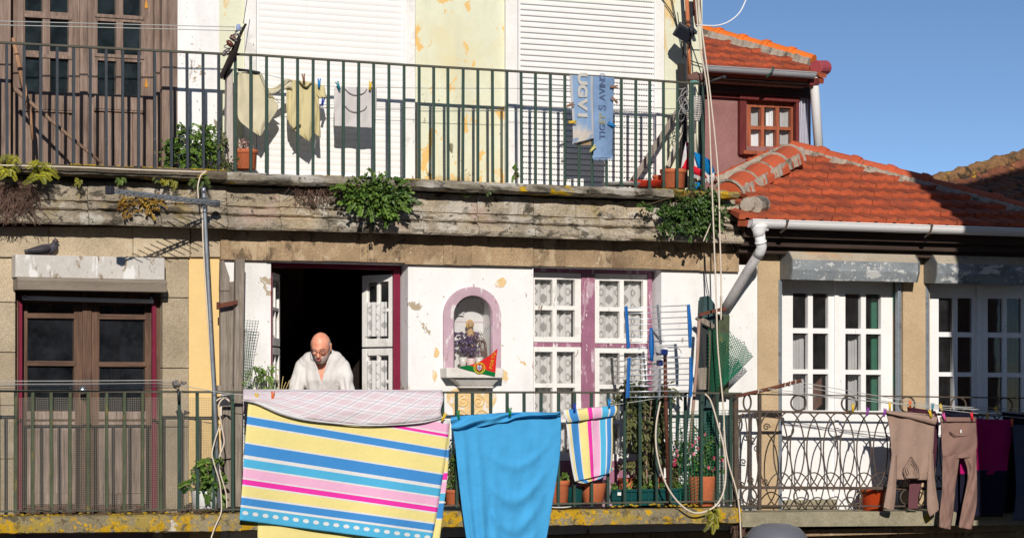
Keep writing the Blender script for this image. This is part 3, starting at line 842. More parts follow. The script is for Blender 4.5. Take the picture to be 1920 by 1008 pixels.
for x0, x1, cols in ((1000, 1090.5, ((1003, 1036), (1044, 1078))), (1115.5, 1216, ((1124, 1162), (1170, 1206)))):
    dy = (x0 - 1000) * .02
    for y0, y1, rws_ in ((511 + dy, 641 + dy, ((524, 573), (581, 631))), (650 + dy, 863, ((659, 718), (726, 785), (793, 848)))):
        pn = [(a, r0 + dy, c, r1 + dy) for a, c in cols for r0, r1 in rws_]
        o = leaf_frame(BLD, 'window_sash', x0, y0, x1, y1, dW - .004, .045, pn, M['flaky_white'], M['glass'], 'pane', .005)
        xe = x1 - 21 if x0 < 1100 else x1 - 4
        lacecurt(o, x0 + 1, y0 + 5, xe, y1 - 4, dW - .085)
# ---------------- shrine niche
NI = BLD
dn = .035
def arch_pts(cx, rx, ytop, yb, d, n=18):
    spring = 592
    pts = [W(cx - rx, yb, d), W(cx - rx, spring, d)]
    for k in range(1, n):
        a = math.pi * k / n
        pts.append(W(cx - rx * math.cos(a), spring - (spring - ytop) * math.sin(a), d))
    return pts + [W(cx + rx, spring, d), W(cx + rx, yb, d)]
out = arch_pts(886.5, 53.5, 537, 697, dn); inn = arch_pts(887.5, 36.5, 554, 697, dn)
b = MB(); m = len(out)
for i in range(m - 1):
    b.prism([out[i], out[i + 1], inn[i + 1], inn[i]], (0, .06, 0))
na = b.build('niche_surround', M['pale_mauve'], BLD, weld=True, bevel=.006)
b = MB(); inn2 = arch_pts(887.5, 37.5, 553, 697, -.004); b.tube(inn2, .010, 6); b.build('niche_rim', plain('dark_mauve_rim', S(120, 96, 106)), na)
b = MB(); r = (hn[0], hn[1], hn[2], hn[3]); b.wbox(r[0] - .02, r[1] - .02, r[2] + .02, r[3] + .02, -.24, .02)
b.build('niche_back', plain('niche_back', (.62, .61, .60), .8), na)
b = MB()
for k in range(26):      # painted sunburst ribs in the shell of the niche
    a = math.pi * (k + .5) / 26
    c = W(887, 592, -.22)
    e = c + Vector((-math.cos(a) * .16 * (1 + .1 * (k % 2)), 0, math.sin(a) * .165 * (1 + .1 * (k % 2))))
    b.bar(c + (e - c) * .55, e, .012, .01)
b.build('sunburst', plain('niche_plaster', (.72, .71, .70), .8), na)
b = MB(); b.box(850, 603, 926, 604.5, -.03, .004); b.build('niche_bar', M['pale_mauve'], na)
b = MB(); g = arch_pts(887.5, 37, 554, 697, -.008); b.add(g, [list(range(len(g)))]); b.build('pane', M['glass'], na, recalc=False)
b = MB()
def shelfblk(x0, x1, x2, x3, y0, y1, d0, d1):
    T = [W(x0, y0, d0), W(x1, y0, d0)]; B_ = [W(x2, y1, d1), W(x3, y1, d1)]
    X0, X1, z0 = T[0].x, T[1].x, T[0].z; X2, X3, z1 = B_[0].x, B_[1].x, B_[0].z
    b.add([(X0, -d0, z0), (X1, -d0, z0), (X1, 0, z0), (X0, 0, z0), (X2, -d1, z1), (X3, -d1, z1), (X3, 0, z1), (X2, 0, z1)],
          [[0, 1, 2, 3], [0, 4, 5, 1], [1, 5, 6, 2], [2, 6, 7, 3], [3, 7, 4, 0], [4, 7, 6, 5]])
shelfblk(837, 945, 838, 944, 689, 708, .15, .15)
shelfblk(850, 938, 864, 924, 709, 723, .12, .07)
shelfblk(861, 927, 863, 925, 723.5, 727, .075, .075)
b.build('niche_shelf', M['shelf_stone'], BLD, bevel=.008)
b = MB()       # moulded scrolls under the shelf
for cx, s in ((868, 1), (897, -1)):
    pts = []
    for k in range(30):
        a = k * .38; rr = 1.5 + k * .36
        pts.append(W(cx + s * rr * math.cos(a), 752 + rr * math.sin(a), .004))
    b.tube(pts, .008, 6)
b.tube(catmull([W(852, 775, .004), W(866, 768, .004), W(883, 782, .004), W(900, 768, .004), W(914, 774, .004)]), .008, 6)
b.build('plaster_scroll', M['cream_plaster'], BLD)
for pts in ([(838, 735), (856, 728), (872, 736), (884, 732), (902, 738), (926, 733), (931, 750), (920, 772), (926, 800), (908, 812), (880, 800), (862, 806), (846, 790), (850, 768), (838, 752)], [(933, 523), (944, 520), (949, 528), (944, 537), (930, 538), (928, 531)], [(816, 652), (824, 657), (822, 668), (814, 668)], [(941, 690), (952, 700), (950, 716), (940, 712)], [(812, 690), (820, 702), (816, 716), (811, 706)]):
    b = MB(); q = catmull([Vector((x, y, 0)) for x, y in pts] + [Vector((*pts[0], 0))], 4)[:-1]; b.prism([W(p.x + 2 * nz(p.x * .2, p.y * .2), p.y + 2 * nz(p.y * .2, p.x * .2, 3), .003) for p in q], (0, .002, 0)); b.build('peeled_patch', surf('peeled_ochre', S(240, 206, 150), var=.12, scale=14, fine=60, patches=[(S(244, 236, 224), 12, .52, .04)]) if 'peeled_ochre' not in bpy.data.materials else bpy.data.materials['peeled_ochre'], BLD)
# ---------------- lower balcony slab
def level(y0, px): return y0
def slabpx(name, x0, x1, yt0, yt1, yb0, yb1, d, mat):
    n = int((x1 - x0) / 12); b = MB(); vs = []
    for i in range(n + 1):
        f = i / n; px = lerp(x0, x1, f); yt = lerp(yt0, yt1, f); yb = lerp(yb0, yb1, f)
        a = W(px, yt, d); c = W(px, yb, d)
        jt = .008 * nz(px * .05, 1) + .005 * nz(px * .3, 2); jb = .008 * nz(px * .06, 4) + .006 * nz(px * .25, 5)
        vs += [(a.x, .0, a.z - .01), (a.x, -d + .03, a.z), (a.x, -d, a.z - .012 + jt), (a.x, -d - .004 + jb, (a.z + c.z) / 2), (c.x, -d + jb, c.z + .01 + jb), (c.x, -d + .03, c.z), (c.x, 0, c.z)]
    m = 7
    fs = [[i * m + k, (i + 1) * m + k, (i + 1) * m + k + 1, i * m + k + 1] for i in range(n) for k in range(m - 1)]
    fs += [list(range(m)), [n * m + k for k in range(m - 1, -1, -1)]]
    b.add(vs, fs)
    return b.build(name, mat, BLD)
slabpx('balcony_slab', -60, 452, 968.5, 962, 1001.5, 996.5, .50, M['lichen_slab'])
slabpx('balcony_slab', 452.5, 1391, 961.5, 951, 995, 981, .495, M['lichen_slab'])
# ---------------- railings
def railing(name, pts, base, xs, d, bmat, rmat, r=.0105, skip=(), top=.018, low=None, brk=None):
    b = MB()
    P = [W(x, y, d) for x, y in pts]
    for a, c in zip(P, P[1:]): b.bar(a, c, .032, top)
    root = b.build(name, rmat, BLD, bevel=.003)
    for i, x in enumerate(xs):
        yt = polyline_y(pts, x) + 1; yb = polyline_y(base, x)
        k = MB(); lean = (nz(x * .11, 3.3)) * 2.0
        k.bar(W(x + lean * .5, yt, d), W(x - lean * .5, yb + 3, d), 2 * r)
        if brk: 
            for yy in (lerp(yt, yb, .24), lerp(yt, yb, .30)): k.bar(W(x, yy - 1.5, d), W(x, yy + 1.5, d), 2.5 * r)
        k.build('baluster', bmat(x) if callable(bmat) else bmat, root, bevel=.002)
    if low:
        k = MB(); P = [W(x, y, d) for x, y in low]
        for a, c in zip(P, P[1:]): k.bar(a, c, .03, .014)
        k.build('bottom_rail', rmat, root, bevel=.002)
    return root
upts = [(-40, 77), (0, 80), (200, 90.5), (410, 101), (480, 103.5), (760, 122), (960, 133.5), (1140, 145), (1322, 158)]
ubase = [(-40, 303), (0, 306), (430, 319), (700, 329), (960, 340), (1320, 357)]
uxs = [-17, 13, 45, 76, 107, 138, 169, 199, 230, 260, 290, 321, 351, 381, 410, 441, 470, 499.5, 529.5, 558, 587, 616, 644, 672.5, 701, 729.5, 757.5, 786, 813, 840, 868, 896, 923.5, 950.5, 977.5, 1004, 1032, 1059, 1086, 1110, 1137, 1165, 1192, 1218, 1244, 1270, 1295, 1319]
railing('balcony_railing', upts, ubase, uxs, .30, lambda x: M['grey_iron'] if x < 425 else M['green_iron'], M['rail_iron'], brk=False)
k = MB(); k.bar(W(1296, 156, .31), W(1296, 357, .31), .035); k.bar(W(1313, 157, .1), W(1313, 355, .1), .03)
k.bar(W(1322, 158, .30), W(1316, 158, -.2), .03, .018); k.each('corner_post', M['green_iron'], BLD, bevel=.003)
lpts = [(-40, 732), (0, 732.5), (436, 734.5), (700, 735), (1040, 735), (1390, 737)]
lbase = [(-40, 960), (440, 956), (840, 949), (1390, 942)]
lxs = [-34, -3, 29, 61, 96, 131, 165, 200, 233, 267, 301, 336, 370, 400, 436]
railing('balcony_railing', lpts[:3] + [(452, 734.6)], lbase, lxs, .44, lambda x: M['mossy_iron'] if x < 330 else M['green_iron'], M['rail_iron'], r=.0115, low=[(-40, 958), (452, 954)])
cxs = [466, 497, 528, 559, 590, 621, 652, 683, 714, 745, 776, 806, 830, 856, 886, 920, 951, 983, 1014, 1047, 1077, 1109, 1140, 1171, 1200, 1231, 1257, 1285, 1315, 1345, 1370]
railing('balcony_railing', [(452.6, 734.6)] + lpts[3:], lbase, cxs, .44, M['green_iron'], M['rail_iron'], r=.0115, low=[(453, 953.5), (840, 947), (1385, 938)])
# ================================================================ right-hand house
H2 = thing('tiled_house', 'low house with red tiled hip roof, white gutter and two white glazed doors', 'house', (X(1650), 0, 0))
xa, xb = X(1420), X(2110)
zt2 = Z(1600, 452)
FL2 = Z(1550, 957)
d1 = (X(1465), FL2, X(1692), Z(1570, 512)); d2 = (X(1742), FL2, X(1990), Z(1840, 518))
b = MB().wall(xa + .002, 0, xb, zt2, [d1, d2], .012, .32); b.build('wall', M['tan_plaster'], H2, weld=True)
b = MB()
b.wbox(xa + .01, FL2 - .2, xb, FL2 - .01, -.32, 4.5); b.wbox(xa + .01, zt2 - .15, xb, zt2 - .01, -.32, 4.5); b.wbox(xa + .01, 0, xb, zt2 - .16, -4.8, .2)
b.prism([(xb, .4, 0), (xb, 5, 0), (xb, 5, zt2 - .2), (xb, .4, zt2 - .2)], (-.2, 0, 0)); b.prism([(X(1715), .34, FL2), (X(1715), 4.7, FL2), (X(1715), 4.7, zt2 - .2), (X(1715), .34, zt2 - .2)], (.12, 0, 0))
b.build('inner_shell', M['room'], H2)
dD = -.10
gg = M['glass']
for x0, x1, mid, cols, rows, sl in ((1466, 1677, 1569.5, (((1486.5, 1515), (1524, 1553)), ((1585, 1614.5), (1623.5, 1652))), ((549, 614.5), (624, 691.5), (700, 768)), .02),
                                   (1742, 1945, 1837.5, (((1760, 1787.5), (1795.5, 1823)), ((1852, 1880), (1888, 1915.5))), ((558, 622), (631, 697), (705, 771)), .02)):
    for s in (0, 1):
        a, c = (x0, mid - .4) if s == 0 else (mid + .4, x1)
        pn = [(q0, r0 + (q0 - x0) * sl * .6, q1, r1 + (q0 - x0) * sl * .5) for q0, q1 in cols[s] for r0, r1 in rows]
        leaf_frame(H2, 'door_leaf', a, 520, c, 958, dD, .05, pn, M['white_paint'], gg, 'pane', .006)
    b = MB(); b.box(mid - 4, 520, mid + 4, 956, dD + .02, .02); b.build('cover_strip', M['white_paint'], H2, bevel=.004)
# green interior shutter strip and curtains behind the glass
b = MB(); b.box(1634, 530, 1662, 956, dD - .09, .02); b.box(1905, 530, 1930, 956, dD - .09, .02); b.each('inner_shutter', plain('green_shutter', S(50, 110, 86), .6), H2)
CUR = cloth('thin_curtain', (.55, .55, .55), trans=.3)
def hangsheet(name, parent, x0, y0, x1, y1, d, mat, amp=.02, fr=9, n=30):
    X0, Z0, X1, Z1 = rect(x0, y0, x1, y1, d); b = MB(); vs = []
    for i in range(n + 1):
        for j in range(2):
            vs.append((lerp(X0, X1, i / n), -d + amp * math.sin(i / n * fr * 2) + amp * .5 * math.sin(i * 1.7), Z0 if j == 0 else Z1))
    b.add(vs, [[2 * i, 2 * i + 2, 2 * i + 3, 2 * i + 1] for i in range(n)])
    return b.build(name, mat, parent, smooth=True, recalc=False)
hangsheet('curtain', H2, 1485, 628, 1513, 950, dD - .12, CUR, .02, 4)
hangsheet('curtain', H2, 1590, 626, 1616, 950, dD - .12, CUR, .02, 4)
# jambs
b = MB(); b.box(1677, 520, 1687, 956, dD + .03, .1); b.each('door_frame', surf('green_brown_jamb', S(128, 110, 92), var=.2, patches=[(S(70, 120, 100), 5, .54, .06, (1, 1, .5))]), H2, bevel=.004)
b = MB()
for px in (1460.5, 1684, 1736.5): b.box(px, 524, px + 6, 956, .022, .05)
b.each('shutter_guide', M['galv'], H2, bevel=.003)
b = MB(); b.box(1470, 936, 1570, 957, dD + .03, .04); b.build('threshold', M['worn_concrete'], H2, bevel=.004)
# zinc roller boxes
for x0, x1, yt in ((1484, 1720, 470), (1755, 1965, 477)):
    dy = yt - 470
    X0 = X(x0, .2); X1 = X(x1, .2)
    pr = [(.012, 473), (.155, 471), (.22, 486), (.215, 505), (.18, 524), (.012, 524)]
    pz = [(d, Z(x0, y + dy, d)) for d, y in pr]
    vs = [(X0, -d, z) for d, z in pz] + [(X1, -d, z) for d, z in pz]; m = 6
    b = MB(); b.add(vs, [[k, m + k, m + (k + 1) % m, (k + 1) % m] for k in range(m) if k != 1] + [list(range(m)), list(range(2 * m - 1, m - 1, -1))])
    o = b.build('roller_box', M['zinc'], H2, bevel=.003)
    b = MB(); q = [vs[1], vs[m + 1], vs[m + 2], vs[2]]; b.prism(q, (0, .004, -.003)); b.build('upper_face', M['zinc_flat'], o)
    b = MB(); b.prism([(X0 - .012, -d * 1.05, z) for d, z in pz], (.012, 0, 0)); b.prism([(X1, -d * 1.05, z) for d, z in pz], (.012, 0, 0)); b.each('end_cap', plain('zinc_cap', S(120, 122, 122), .6, .3, .2, .2), o, bevel=.002)
# eaves: fascia mouldings, soffit
zE = Z(1600, 428, .40)
xe0 = X(1396, .3)
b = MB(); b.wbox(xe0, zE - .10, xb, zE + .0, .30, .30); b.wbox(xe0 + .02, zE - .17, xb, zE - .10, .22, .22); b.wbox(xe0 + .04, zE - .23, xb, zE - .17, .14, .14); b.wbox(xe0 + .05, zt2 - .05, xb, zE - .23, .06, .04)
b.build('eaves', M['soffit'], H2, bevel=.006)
# gutter: open half-round
def gutter(parent, x0, x1, d, z, r, mat, th=.004, lip=True):
    b = MB(); n = 12; pts = []
    for k in range(n + 1):
        a = math.pi + math.pi * k / n
        pts.append((r * math.cos(a), r * math.sin(a)))
    pin = [(p * (1 - th / r), q * (1 - th / r)) for p, q in pts][::-1]
    ring = pts + pin; m = len(ring)
    vs = [(x0, -d + p, z + q) for p, q in ring] + [(x1, -d + p, z + q) for p, q in ring]
    b.add(vs, [[k, (k + 1) % m, m + (k + 1) % m, m + k] for k in range(m)] + [list(range(m)), list(range(2 * m - 1, m - 1, -1))])
    b.tube([(x0, -d - r, z), (x1, -d - r, z)], .007, 8)
    # end stop
    b.prism([(x0, -d + p, z + q) for p, q in pts], (.006, 0, 0))
    return b.build('gutter', mat, parent, smooth=False)
zg = Z(1500, 415, .46)
G1 = gutter(H2, X(1404, .42), xb, .42, zg, .068, M['white_pvc'])
b = MB(); b.tube([W(1418, 416, .42) + Vector((0, 0, -.07)), W(1440, 416, .42) + Vector((0, 0, -.07))], .012, 8)
x_ = X(1423, .42); b.lathe((x_, -.42, zg - .145), [(.048, -.0), (.055, .04), (.075, .085), (.078, .1)], 16); b.build('outlet', M['white_pvc'], G1, smooth=True)
for px in (1468, 1738):
    b = MB(); x_ = X(px, .42); b.tube([(x_, -.495, zg + .005), (x_, -.498, zg - .02), (x_ - .004, -.47, zg - .07), (x_ - .01, -.40, zg - .1)], .010, 6); b.ball((x_, -.50, zg), .014); b.build('bracket', M['brown_iron'], G1)
# downpipe with elbow to the lower left
P = [W(1424, 436, .42), W(1426, 452, .42), W(1428, 462, .41), W(1426, 470, .38), W(1420, 480, .34), W(1402, 508, .26), W(1378, 548, .16), W(1360, 578, .08)]
b = MB(); b.tube(P[:5], .047, 14); b.tube([P[1], P[1] + (P[2] - P[1]) * .3], .053, 14); dp = b.build('downpipe', M['white_pvc'], H2, smooth=True)
b = MB(); b.tube(P[4:], .044, 14); b.build('lower_pipe', M['grey_pipe'], dp, smooth=True)
# ---------------------------------------------------------------- tiled roofs
def inside(poly, u, v):
    c = False; n = len(poly)
    for i in range(n):
        x1, y1 = poly[i]; x2, y2 = poly[(i + 1) % n]
        if (y1 > v) != (y2 > v) and u < (x2 - x1) * (v - y1) / (y2 - y1) + x1: c = not c
    return c
def tile_roof(parent, name, p0, udir, vdir, poly, pu, pv, mat, thick=.046, wave=.020, old=False, jit=.004):
    """interlocking tiles laid on the plane p0 + u*udir + v*vdir, cut to the polygon (u, v)"""
    udir = Vector(udir).normalized(); vdir = Vector(vdir).normalized(); nrm = udir.cross(vdir).normalized()
    if nrm.z < 0: nrm = -nrm
    us = [p[0] for p in poly]; vs_ = [p[1] for p in poly]
    b = MB(); row = 0; v = min(vs_)
    while v < max(vs_) + pv:
        u = min(us) - pu + (row % 2) * pu * .5 * (0 if old else 0)
        while u < max(us) + pu:
            if inside(poly, u + pu / 2, v + pv / 2):
                t = R.uniform(.12, .42); ju = R.uniform(-jit, jit); jv = R.uniform(-jit, jit); jh = R.uniform(-jit, jit) * .6
                n = 10; vs = []
                for i in range(n + 1):
                    f = i / n
                    if old: w = wave * 2 * abs(math.sin(math.pi * f)) ** .7
                    else: w = wave * (math.exp(-((f - .5) / .17) ** 2) + .55 * math.exp(-((f - .03) / .07) ** 2) + .4 * math.exp(-((f - .97) / .05) ** 2))
                    slot = (.018 * math.exp(-((f - .46) / .13) ** 4) if not old else 0)
                    for g, h in ((0, thick * .08 + slot), (0, thick + w), (.06, thick * 1.04 + w), (1.12, w * .8 + .002)):
                        vs.append(p0 + udir * (u + ju + f * pu * .985) + vdir * (v + jv + g * pv) + nrm * (h + jh))
                fs = []
                for i in range(n):
                    for k in range(3):
                        fs.append([i * 4 + k, (i + 1) * 4 + k, (i + 1) * 4 + k + 1, i * 4 + k + 1])
                fs += [[0, 1, 2, 3], [n * 4 + 3, n * 4 + 2, n * 4 + 1, n * 4]]
                b.add(vs, fs, t)
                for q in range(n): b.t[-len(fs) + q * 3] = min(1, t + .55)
            u += pu
        v += pv; row += 1
    # underlay so nothing shows through
    b.prism([p0 + udir * x + vdir * y - nrm * .012 for x, y in poly], -nrm * .05, .1)
    return b.build(name, mat, parent, recalc=False)
def ridge_row(parent, name, A, B_, n, r, mat, up=(0, 0, 1), collar=True, sink=.3, mort=True, mw=1.75):
    """overlapping half-round ridge tiles from A to B"""
    A = Vector(A); B_ = Vector(B_); ax = (B_ - A).normalized(); side = ax.cross(Vector(up)).normalized(); u = side.cross(ax)
    L = (B_ - A).length / n; b = MB()
    for i in range(n):
        s = A + ax * (L * i); t = R.random(); segs = 9; vs = []
        j = Vector((R.uniform(-1, 1), R.uniform(-1, 1), R.uniform(-1, 1))) * .006
        for q, rr in ((0, r * .98), (.8, r * 1.06), (.8, r * 1.22), (.93, r * 1.25), (.97, r * 1.2), (1.06, r * 1.12)) if collar else ((0, r * .95), (1.05, r * 1.12)):
            for k in range(segs + 1):
                a = math.radians(-8) + (math.pi + math.radians(16)) * k / segs
                vs.append(s + j + ax * (L * q) + side * math.cos(a) * rr + u * (math.sin(a) * rr - r * sink))
        m = segs + 1; rings = 6 if collar else 2
        fs = [[p * m + k, p * m + k + 1, (p + 1) * m + k + 1, (p + 1) * m + k] for p in range(rings - 1) for k in range(segs)]
        fs += [list(range(m)), list(range((rings - 1) * m, rings * m))[::-1]]
        b.add(vs, fs, t)
    o = b.build(name, mat, parent, recalc=False)
    if mort:
        q = MB(); nn = int((B_ - A).length / .03)
        pts = [A + (B_ - A) * (i / nn) + u * (-r * .42 + .012 * nz(i * .7)) + side * .01 * nz(i * .5, 4) for i in range(nn + 1)]
        vs = []
        for i, p in enumerate(pts):
            w = r * (mw + .3 * nz(i * .6, 7)); vs += [p - side * w - u * .05, p - side * w * .93 + u * (.045 + .012 * nz(i * .9, 3)), p + side * w * .93 + u * (.045 + .012 * nz(i * .9, 5)), p + side * w - u * .05]
        q.add(vs, [[i * 4 + k, (i + 1) * 4 + k, (i + 1) * 4 + k + 1, i * 4 + k + 1] for i in range(nn) for k in range(3)] + [[0, 1, 2, 3], [nn * 4 + 3, nn * 4 + 2, nn * 4 + 1, nn * 4]])
        q.build('mortar_bed', M['mortar'], o, recalc=False)
    return o
SL = math.radians(21.6)
E0 = W(1420, 411, .40); vd = Vector((0, math.cos(SL), math.sin(SL))); ud = Vector((1, 0, 0)); nn_ = Vector((0, -math.sin(SL), math.cos(SL)))
def uv2(px, py):
    p = on_plane(px, py, E0, nn_); q = p - E0
    return (q.dot(ud), q.dot(vd)), p
peak = uv2(1477, 282)[1]; endr = uv2(1935, 400)[1]; lft = uv2(1384, 377)[1]; cor = uv2(1398, 409)[1]
poly = [(-.2, -.02), (uv2(1960, 430)[0][0], -.02), uv2(1940, 400)[0], uv2(1830, 372)[0], uv2(1670, 328)[0], uv2(1500, 284)[0], uv2(1477, 280)[0], uv2(1386, 372)[0]]
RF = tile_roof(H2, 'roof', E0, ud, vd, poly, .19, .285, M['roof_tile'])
ridge_row(RF, 'ridge', uv2(1482, 280)[1] + nn_ * .03, uv2(1940, 402)[1] + nn_ * .03, 7, .088, M['ridge_tile'])
HA, HB = W(1364, 350, -.35), W(1478, 284, -1.15)
ridge_row(RF, 'ridge', HA, HB, 4, .145, M['ridge_tile'], collar=False, sink=.7, mw=1.02)
b = MB(); hax = (HB - HA).normalized(); hs = hax.cross(Vector((0, 0, 1))).normalized(); hu = hs.cross(hax)
for i in range(5):
    c = HA.lerp(HB, i / 4) - hu * .10
    b.tube([c + hs * math.cos(a) * .161 + hu * math.sin(a) * .161 for a in [math.pi * k / 10 for k in range(11)]], .014, 6)
b.build('mortar_joint', M['mortar'], RF)
# left hip plane of that roof
pk = uv2(1477, 280)[1]; lf = uv2(1386, 372)[1]
far = W(1340, 335, -1.6)
b = MB(); 
nl = (pk - lf).cross(far - lf).normalized()
if nl.z < 0: nl = -nl
rowd = (far - lf).normalized()
upd = nl.cross(rowd).normalized()
if upd.z < 0: upd = -upd
def uvl(p): q = p - lf; return (q.dot(rowd), q.dot(upd))
far_top = W(1462, 272, -1.55)
b = MB(); b.prism([lf - nl * .12, far - nl * .12, far + (pk - lf) * 1.0 - nl * .12, pk - nl * .12], -nl * .05); b.build('side_slope', M['roof_tile'], RF)
ridge_row(RF, 'ridge', W(1470, 275, -1.4), W(1340, 338, -1.6), 4, .05, M['ridge_tile'])
b = MB(); b.tube([W(1412, 386, .32), W(1428, 384, .1)], .085, 12); b.tube([W(1400, 383, .30), W(1412, 392, .2)], .07, 10); b.build('ridge_end', M['mortar'], RF, bevel=.01)
# ---------------- balcony with ironwork
b = MB()
slab2 = MB(); vs = []
n = 60; dS = .46
for i in range(n + 1):
    px = lerp(1391.5, 2000, i / n); a = W(px, lerp(960, 956, i / n), dS); c = W(px, lerp(987, 983, i / n), dS)
    j = .005 * nz(px * .2); vs += [(a.x, .0, a.z), (a.x, -dS + .015, a.z), (a.x, -dS + j, a.z - .012), (a.x, -dS + j, c.z), (a.x, 0, c.z)]
slab2.add(vs, [[i * 5 + k, (i + 1) * 5 + k, (i + 1) * 5 + k + 1, i * 5 + k + 1] for i in range(n) for k in range(4)] + [[0, 1, 2, 3, 4], [n * 5 + k for k in (4, 3, 2, 1, 0)]])
slab2.build('balcony_slab', M['worn_concrete'], H2)
b = MB(); b.box(1400, 987, 2000, 1000, .30, .3); b.box(1400, 1000, 2000, 1030, .12, .12); b.build('slab_moulding', M['dark_granite'], H2, bevel=.01)
dR = .42
def ln(x0, y0, x1, y1, r=.010): return [W(x0, y0, dR), W(x1, y1, dR)]
b = MB()
for y0, y1, h in ((738, 746, .012), (770, 779, .022), (913, 916, .026), (947, 949, .014)):
    b.bar(W(1374, y0, dR), W(1990, lerp(y0, y1, 1.1), dR), .022, h)
RL = b.build('balcony_railing', M['brown_iron'], H2, bevel=.002)
b = MB(); b.bar(W(1424, 737, dR), W(1424, 955, dR), .028); b.bar(W(1379, 738, dR), W(1379, 955, dR), .04); b.bar(W(1405, 772, dR), W(1405, 915, dR), .016); b.each('post', M['brown_iron'], RL, bevel=.002)
def ellipse(cx, cy, rx, ry, r=.0065, a0=0, a1=360, n=36):
    pts = [W(cx + rx * math.cos(math.radians(lerp(a0, a1, i / n))), cy + ry * math.sin(math.radians(lerp(a0, a1, i / n))), dR) for i in range(n + (0 if a1 - a0 == 360 else 1))]
    k = MB(); k.tube(pts, r, 6, closed=(a1 - a0 == 360)); return k
cx = 1448; i = 0
while cx < 1950:
    dy = (cx - 1448) * .012
    k = ellipse(cx, 842 + dy, 29, 71); k.build('oval', M['brown_iron'], RL, smooth=True)
    k = ellipse(cx + 15.5, 947 + dy * .3, 30, 62, .006, 206, 334, 16); k.build('arc', M['brown_iron'], RL, smooth=True)
    cx += 31.2
for cx in (1393, 1414): ellipse(cx, 843, 9, 68).build('oval', M['brown_iron'], RL, smooth=True)
for cx in (1401, 1497, 1592, 1701, 1797, 1884):
    ellipse(cx, 755 + (cx - 1500) * .013, 14 if cx > 1420 else 7, 14.5, .0085).build('ring', M['brown_iron'], RL, smooth=True)
for cx in (1405, 1502, 1602, 1702, 1800, 1900):
    ellipse(cx, 930 + (cx - 1500) * .006, 13.5, 14.5, .0075).build('ring', M['brown_iron'], RL, smooth=True)
def scroll(cx, cy, s, rmax=8, flip=1):
    pts = []
    for k in range(26):
        a = k * .36; rr = rmax * (1 - k / 30)
        pts.append(W(cx + flip * rr * math.cos(a + s), cy + rr * math.sin(a + s), dR + .01))
    return MB().tube(pts, .006, 5)
for cx, cy, s, f in ((1384, 785, 0, 1), (1416, 780, 2, -1), (1435, 902, 0, 1), (1408, 900, 2, 1), (1411, 825, 1, 1), (1389, 908, 2, -1), (1412, 938, 1, 1), (1437, 800, 3, -1)):
    scroll(cx, cy, s, 7, f).build('scroll', M['brown_iron'], RL, smooth=True)
# ================================================================ back house with the orange ridge
dB = -2.6
H3 = thing('dormer_house', 'tall narrow maroon house behind with small orange-framed window under a tiled eave', 'house', (X(1420, dB), -dB, 0))
b = MB(); r = rect(1300, 150, 1520, 330, dB)
hh = (X(1400, dB), Z(1445, 276, dB), X(1493, dB), Z(1445, 190, dB))
b.wall(r[0], 0, r[2], r[3], [hh], dB, .25); b.build('wall', M['purple_wall'], H3, weld=True)
b = MB(); b.prism([(r[0], -dB + .26, 0), (r[2], -dB + .26, 0), (r[2], -dB + 4, 0), (r[0], -dB + 4, 0)], (0, 0, .1)); b.wbox(r[0], .1, r[2], r[3], dB - 3.9, .1); b.prism([(r[2], -dB + .26, .1), (r[2], -dB + 3.8, .1), (r[2], -dB + 3.8, r[3]), (r[2], -dB + .26, r[3])], (-.12, 0, 0)); b.wbox(r[0], r[3] - .1, r[2], r[3], dB - .26, 3.6)
b.wbox(r[0], Z(1445, 300, dB), r[2], Z(1445, 296, dB), dB - .26, 3.5)
b.build('inner_shell', M['room'], H3)
b = MB(); b.box(1312, 176, 1396, 183, dB + .05, .05); b.box(1388, 178, 1500, 189, dB + .07, .07); b.box(1388, 189, 1400, 290, dB + .06, .06); b.box(1493, 189, 1499, 290, dB + .06, .06); b.each('window_surround', M['dark_red_wood'], H3, bevel=.006)
pn = [(1408, 201, 1427, 236), (1433, 201.5, 1455, 236.5), (1461, 202, 1483, 238), (1408, 243, 1427, 274), (1433, 243.5, 1455, 274.5), (1461, 244, 1483, 275)]
o = leaf_frame(H3, 'window', 1400, 190, 1493, 284, dB - .02, .05, pn, M['orange_wood'], M['glass'], 'pane', .005)
hangsheet('curtain', o, 1436, 202, 1456, 278, dB - .10, cloth('white_curtain', (.75, .76, .78)), .02, 5)
hangsheet('curtain', o, 1462, 204, 1484, 278, dB - .10, CUR, .015, 3)
hangsheet('curtain', o, 1405, 200, 1428, 238, dB - .12, CUR, .012, 3)
hangsheet('curtain', o, 1405, 243, 1428, 278, dB - .10, cloth('white_curtain', (.75, .76, .78)), .012, 3)
b = MB(); b.box(1395, 284, 1500, 291, dB + .09, .1); b.build('window_sill', M['orange_wood'], H3, bevel=.005)
b = MB(); xs_ = [1496 + i * 1.5 for i in range(14)]
vs = []
for i, x in enumerate(xs_):
    dd = dB + .03 + (.018 if i % 4 < 2 else 0); vs += [W(x + 2, 290, dd), W(x - 1, 178, dd)]
b.add(vs, [[2 * i, 2 * i + 2, 2 * i + 3, 2 * i + 1] for i in range(len(xs_) - 1)]); b.build('corrugated_sheet', plain('grey_white_sheet', S(196, 194, 206), .6), H3, solid=.004)
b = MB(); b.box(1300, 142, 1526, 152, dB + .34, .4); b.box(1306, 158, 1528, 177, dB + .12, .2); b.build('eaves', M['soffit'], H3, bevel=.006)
b = MB(); b.box(1300, 152, 1510, 158, dB + .22, .2); b.build('eaves_board', M['bamboo'], H3, bevel=.004)
b = MB(); b.box(1519, 142, 1527, 160, dB + .36, .3); b.build('barge_board', M['dark_red_wood'], H3)
zg3 = Z(1420, 131, dB + .42)
g3 = gutter(H3, X(1290, dB + .42), X(1526, dB + .42), dB + .42, zg3, .055, M['grey_pvc'])
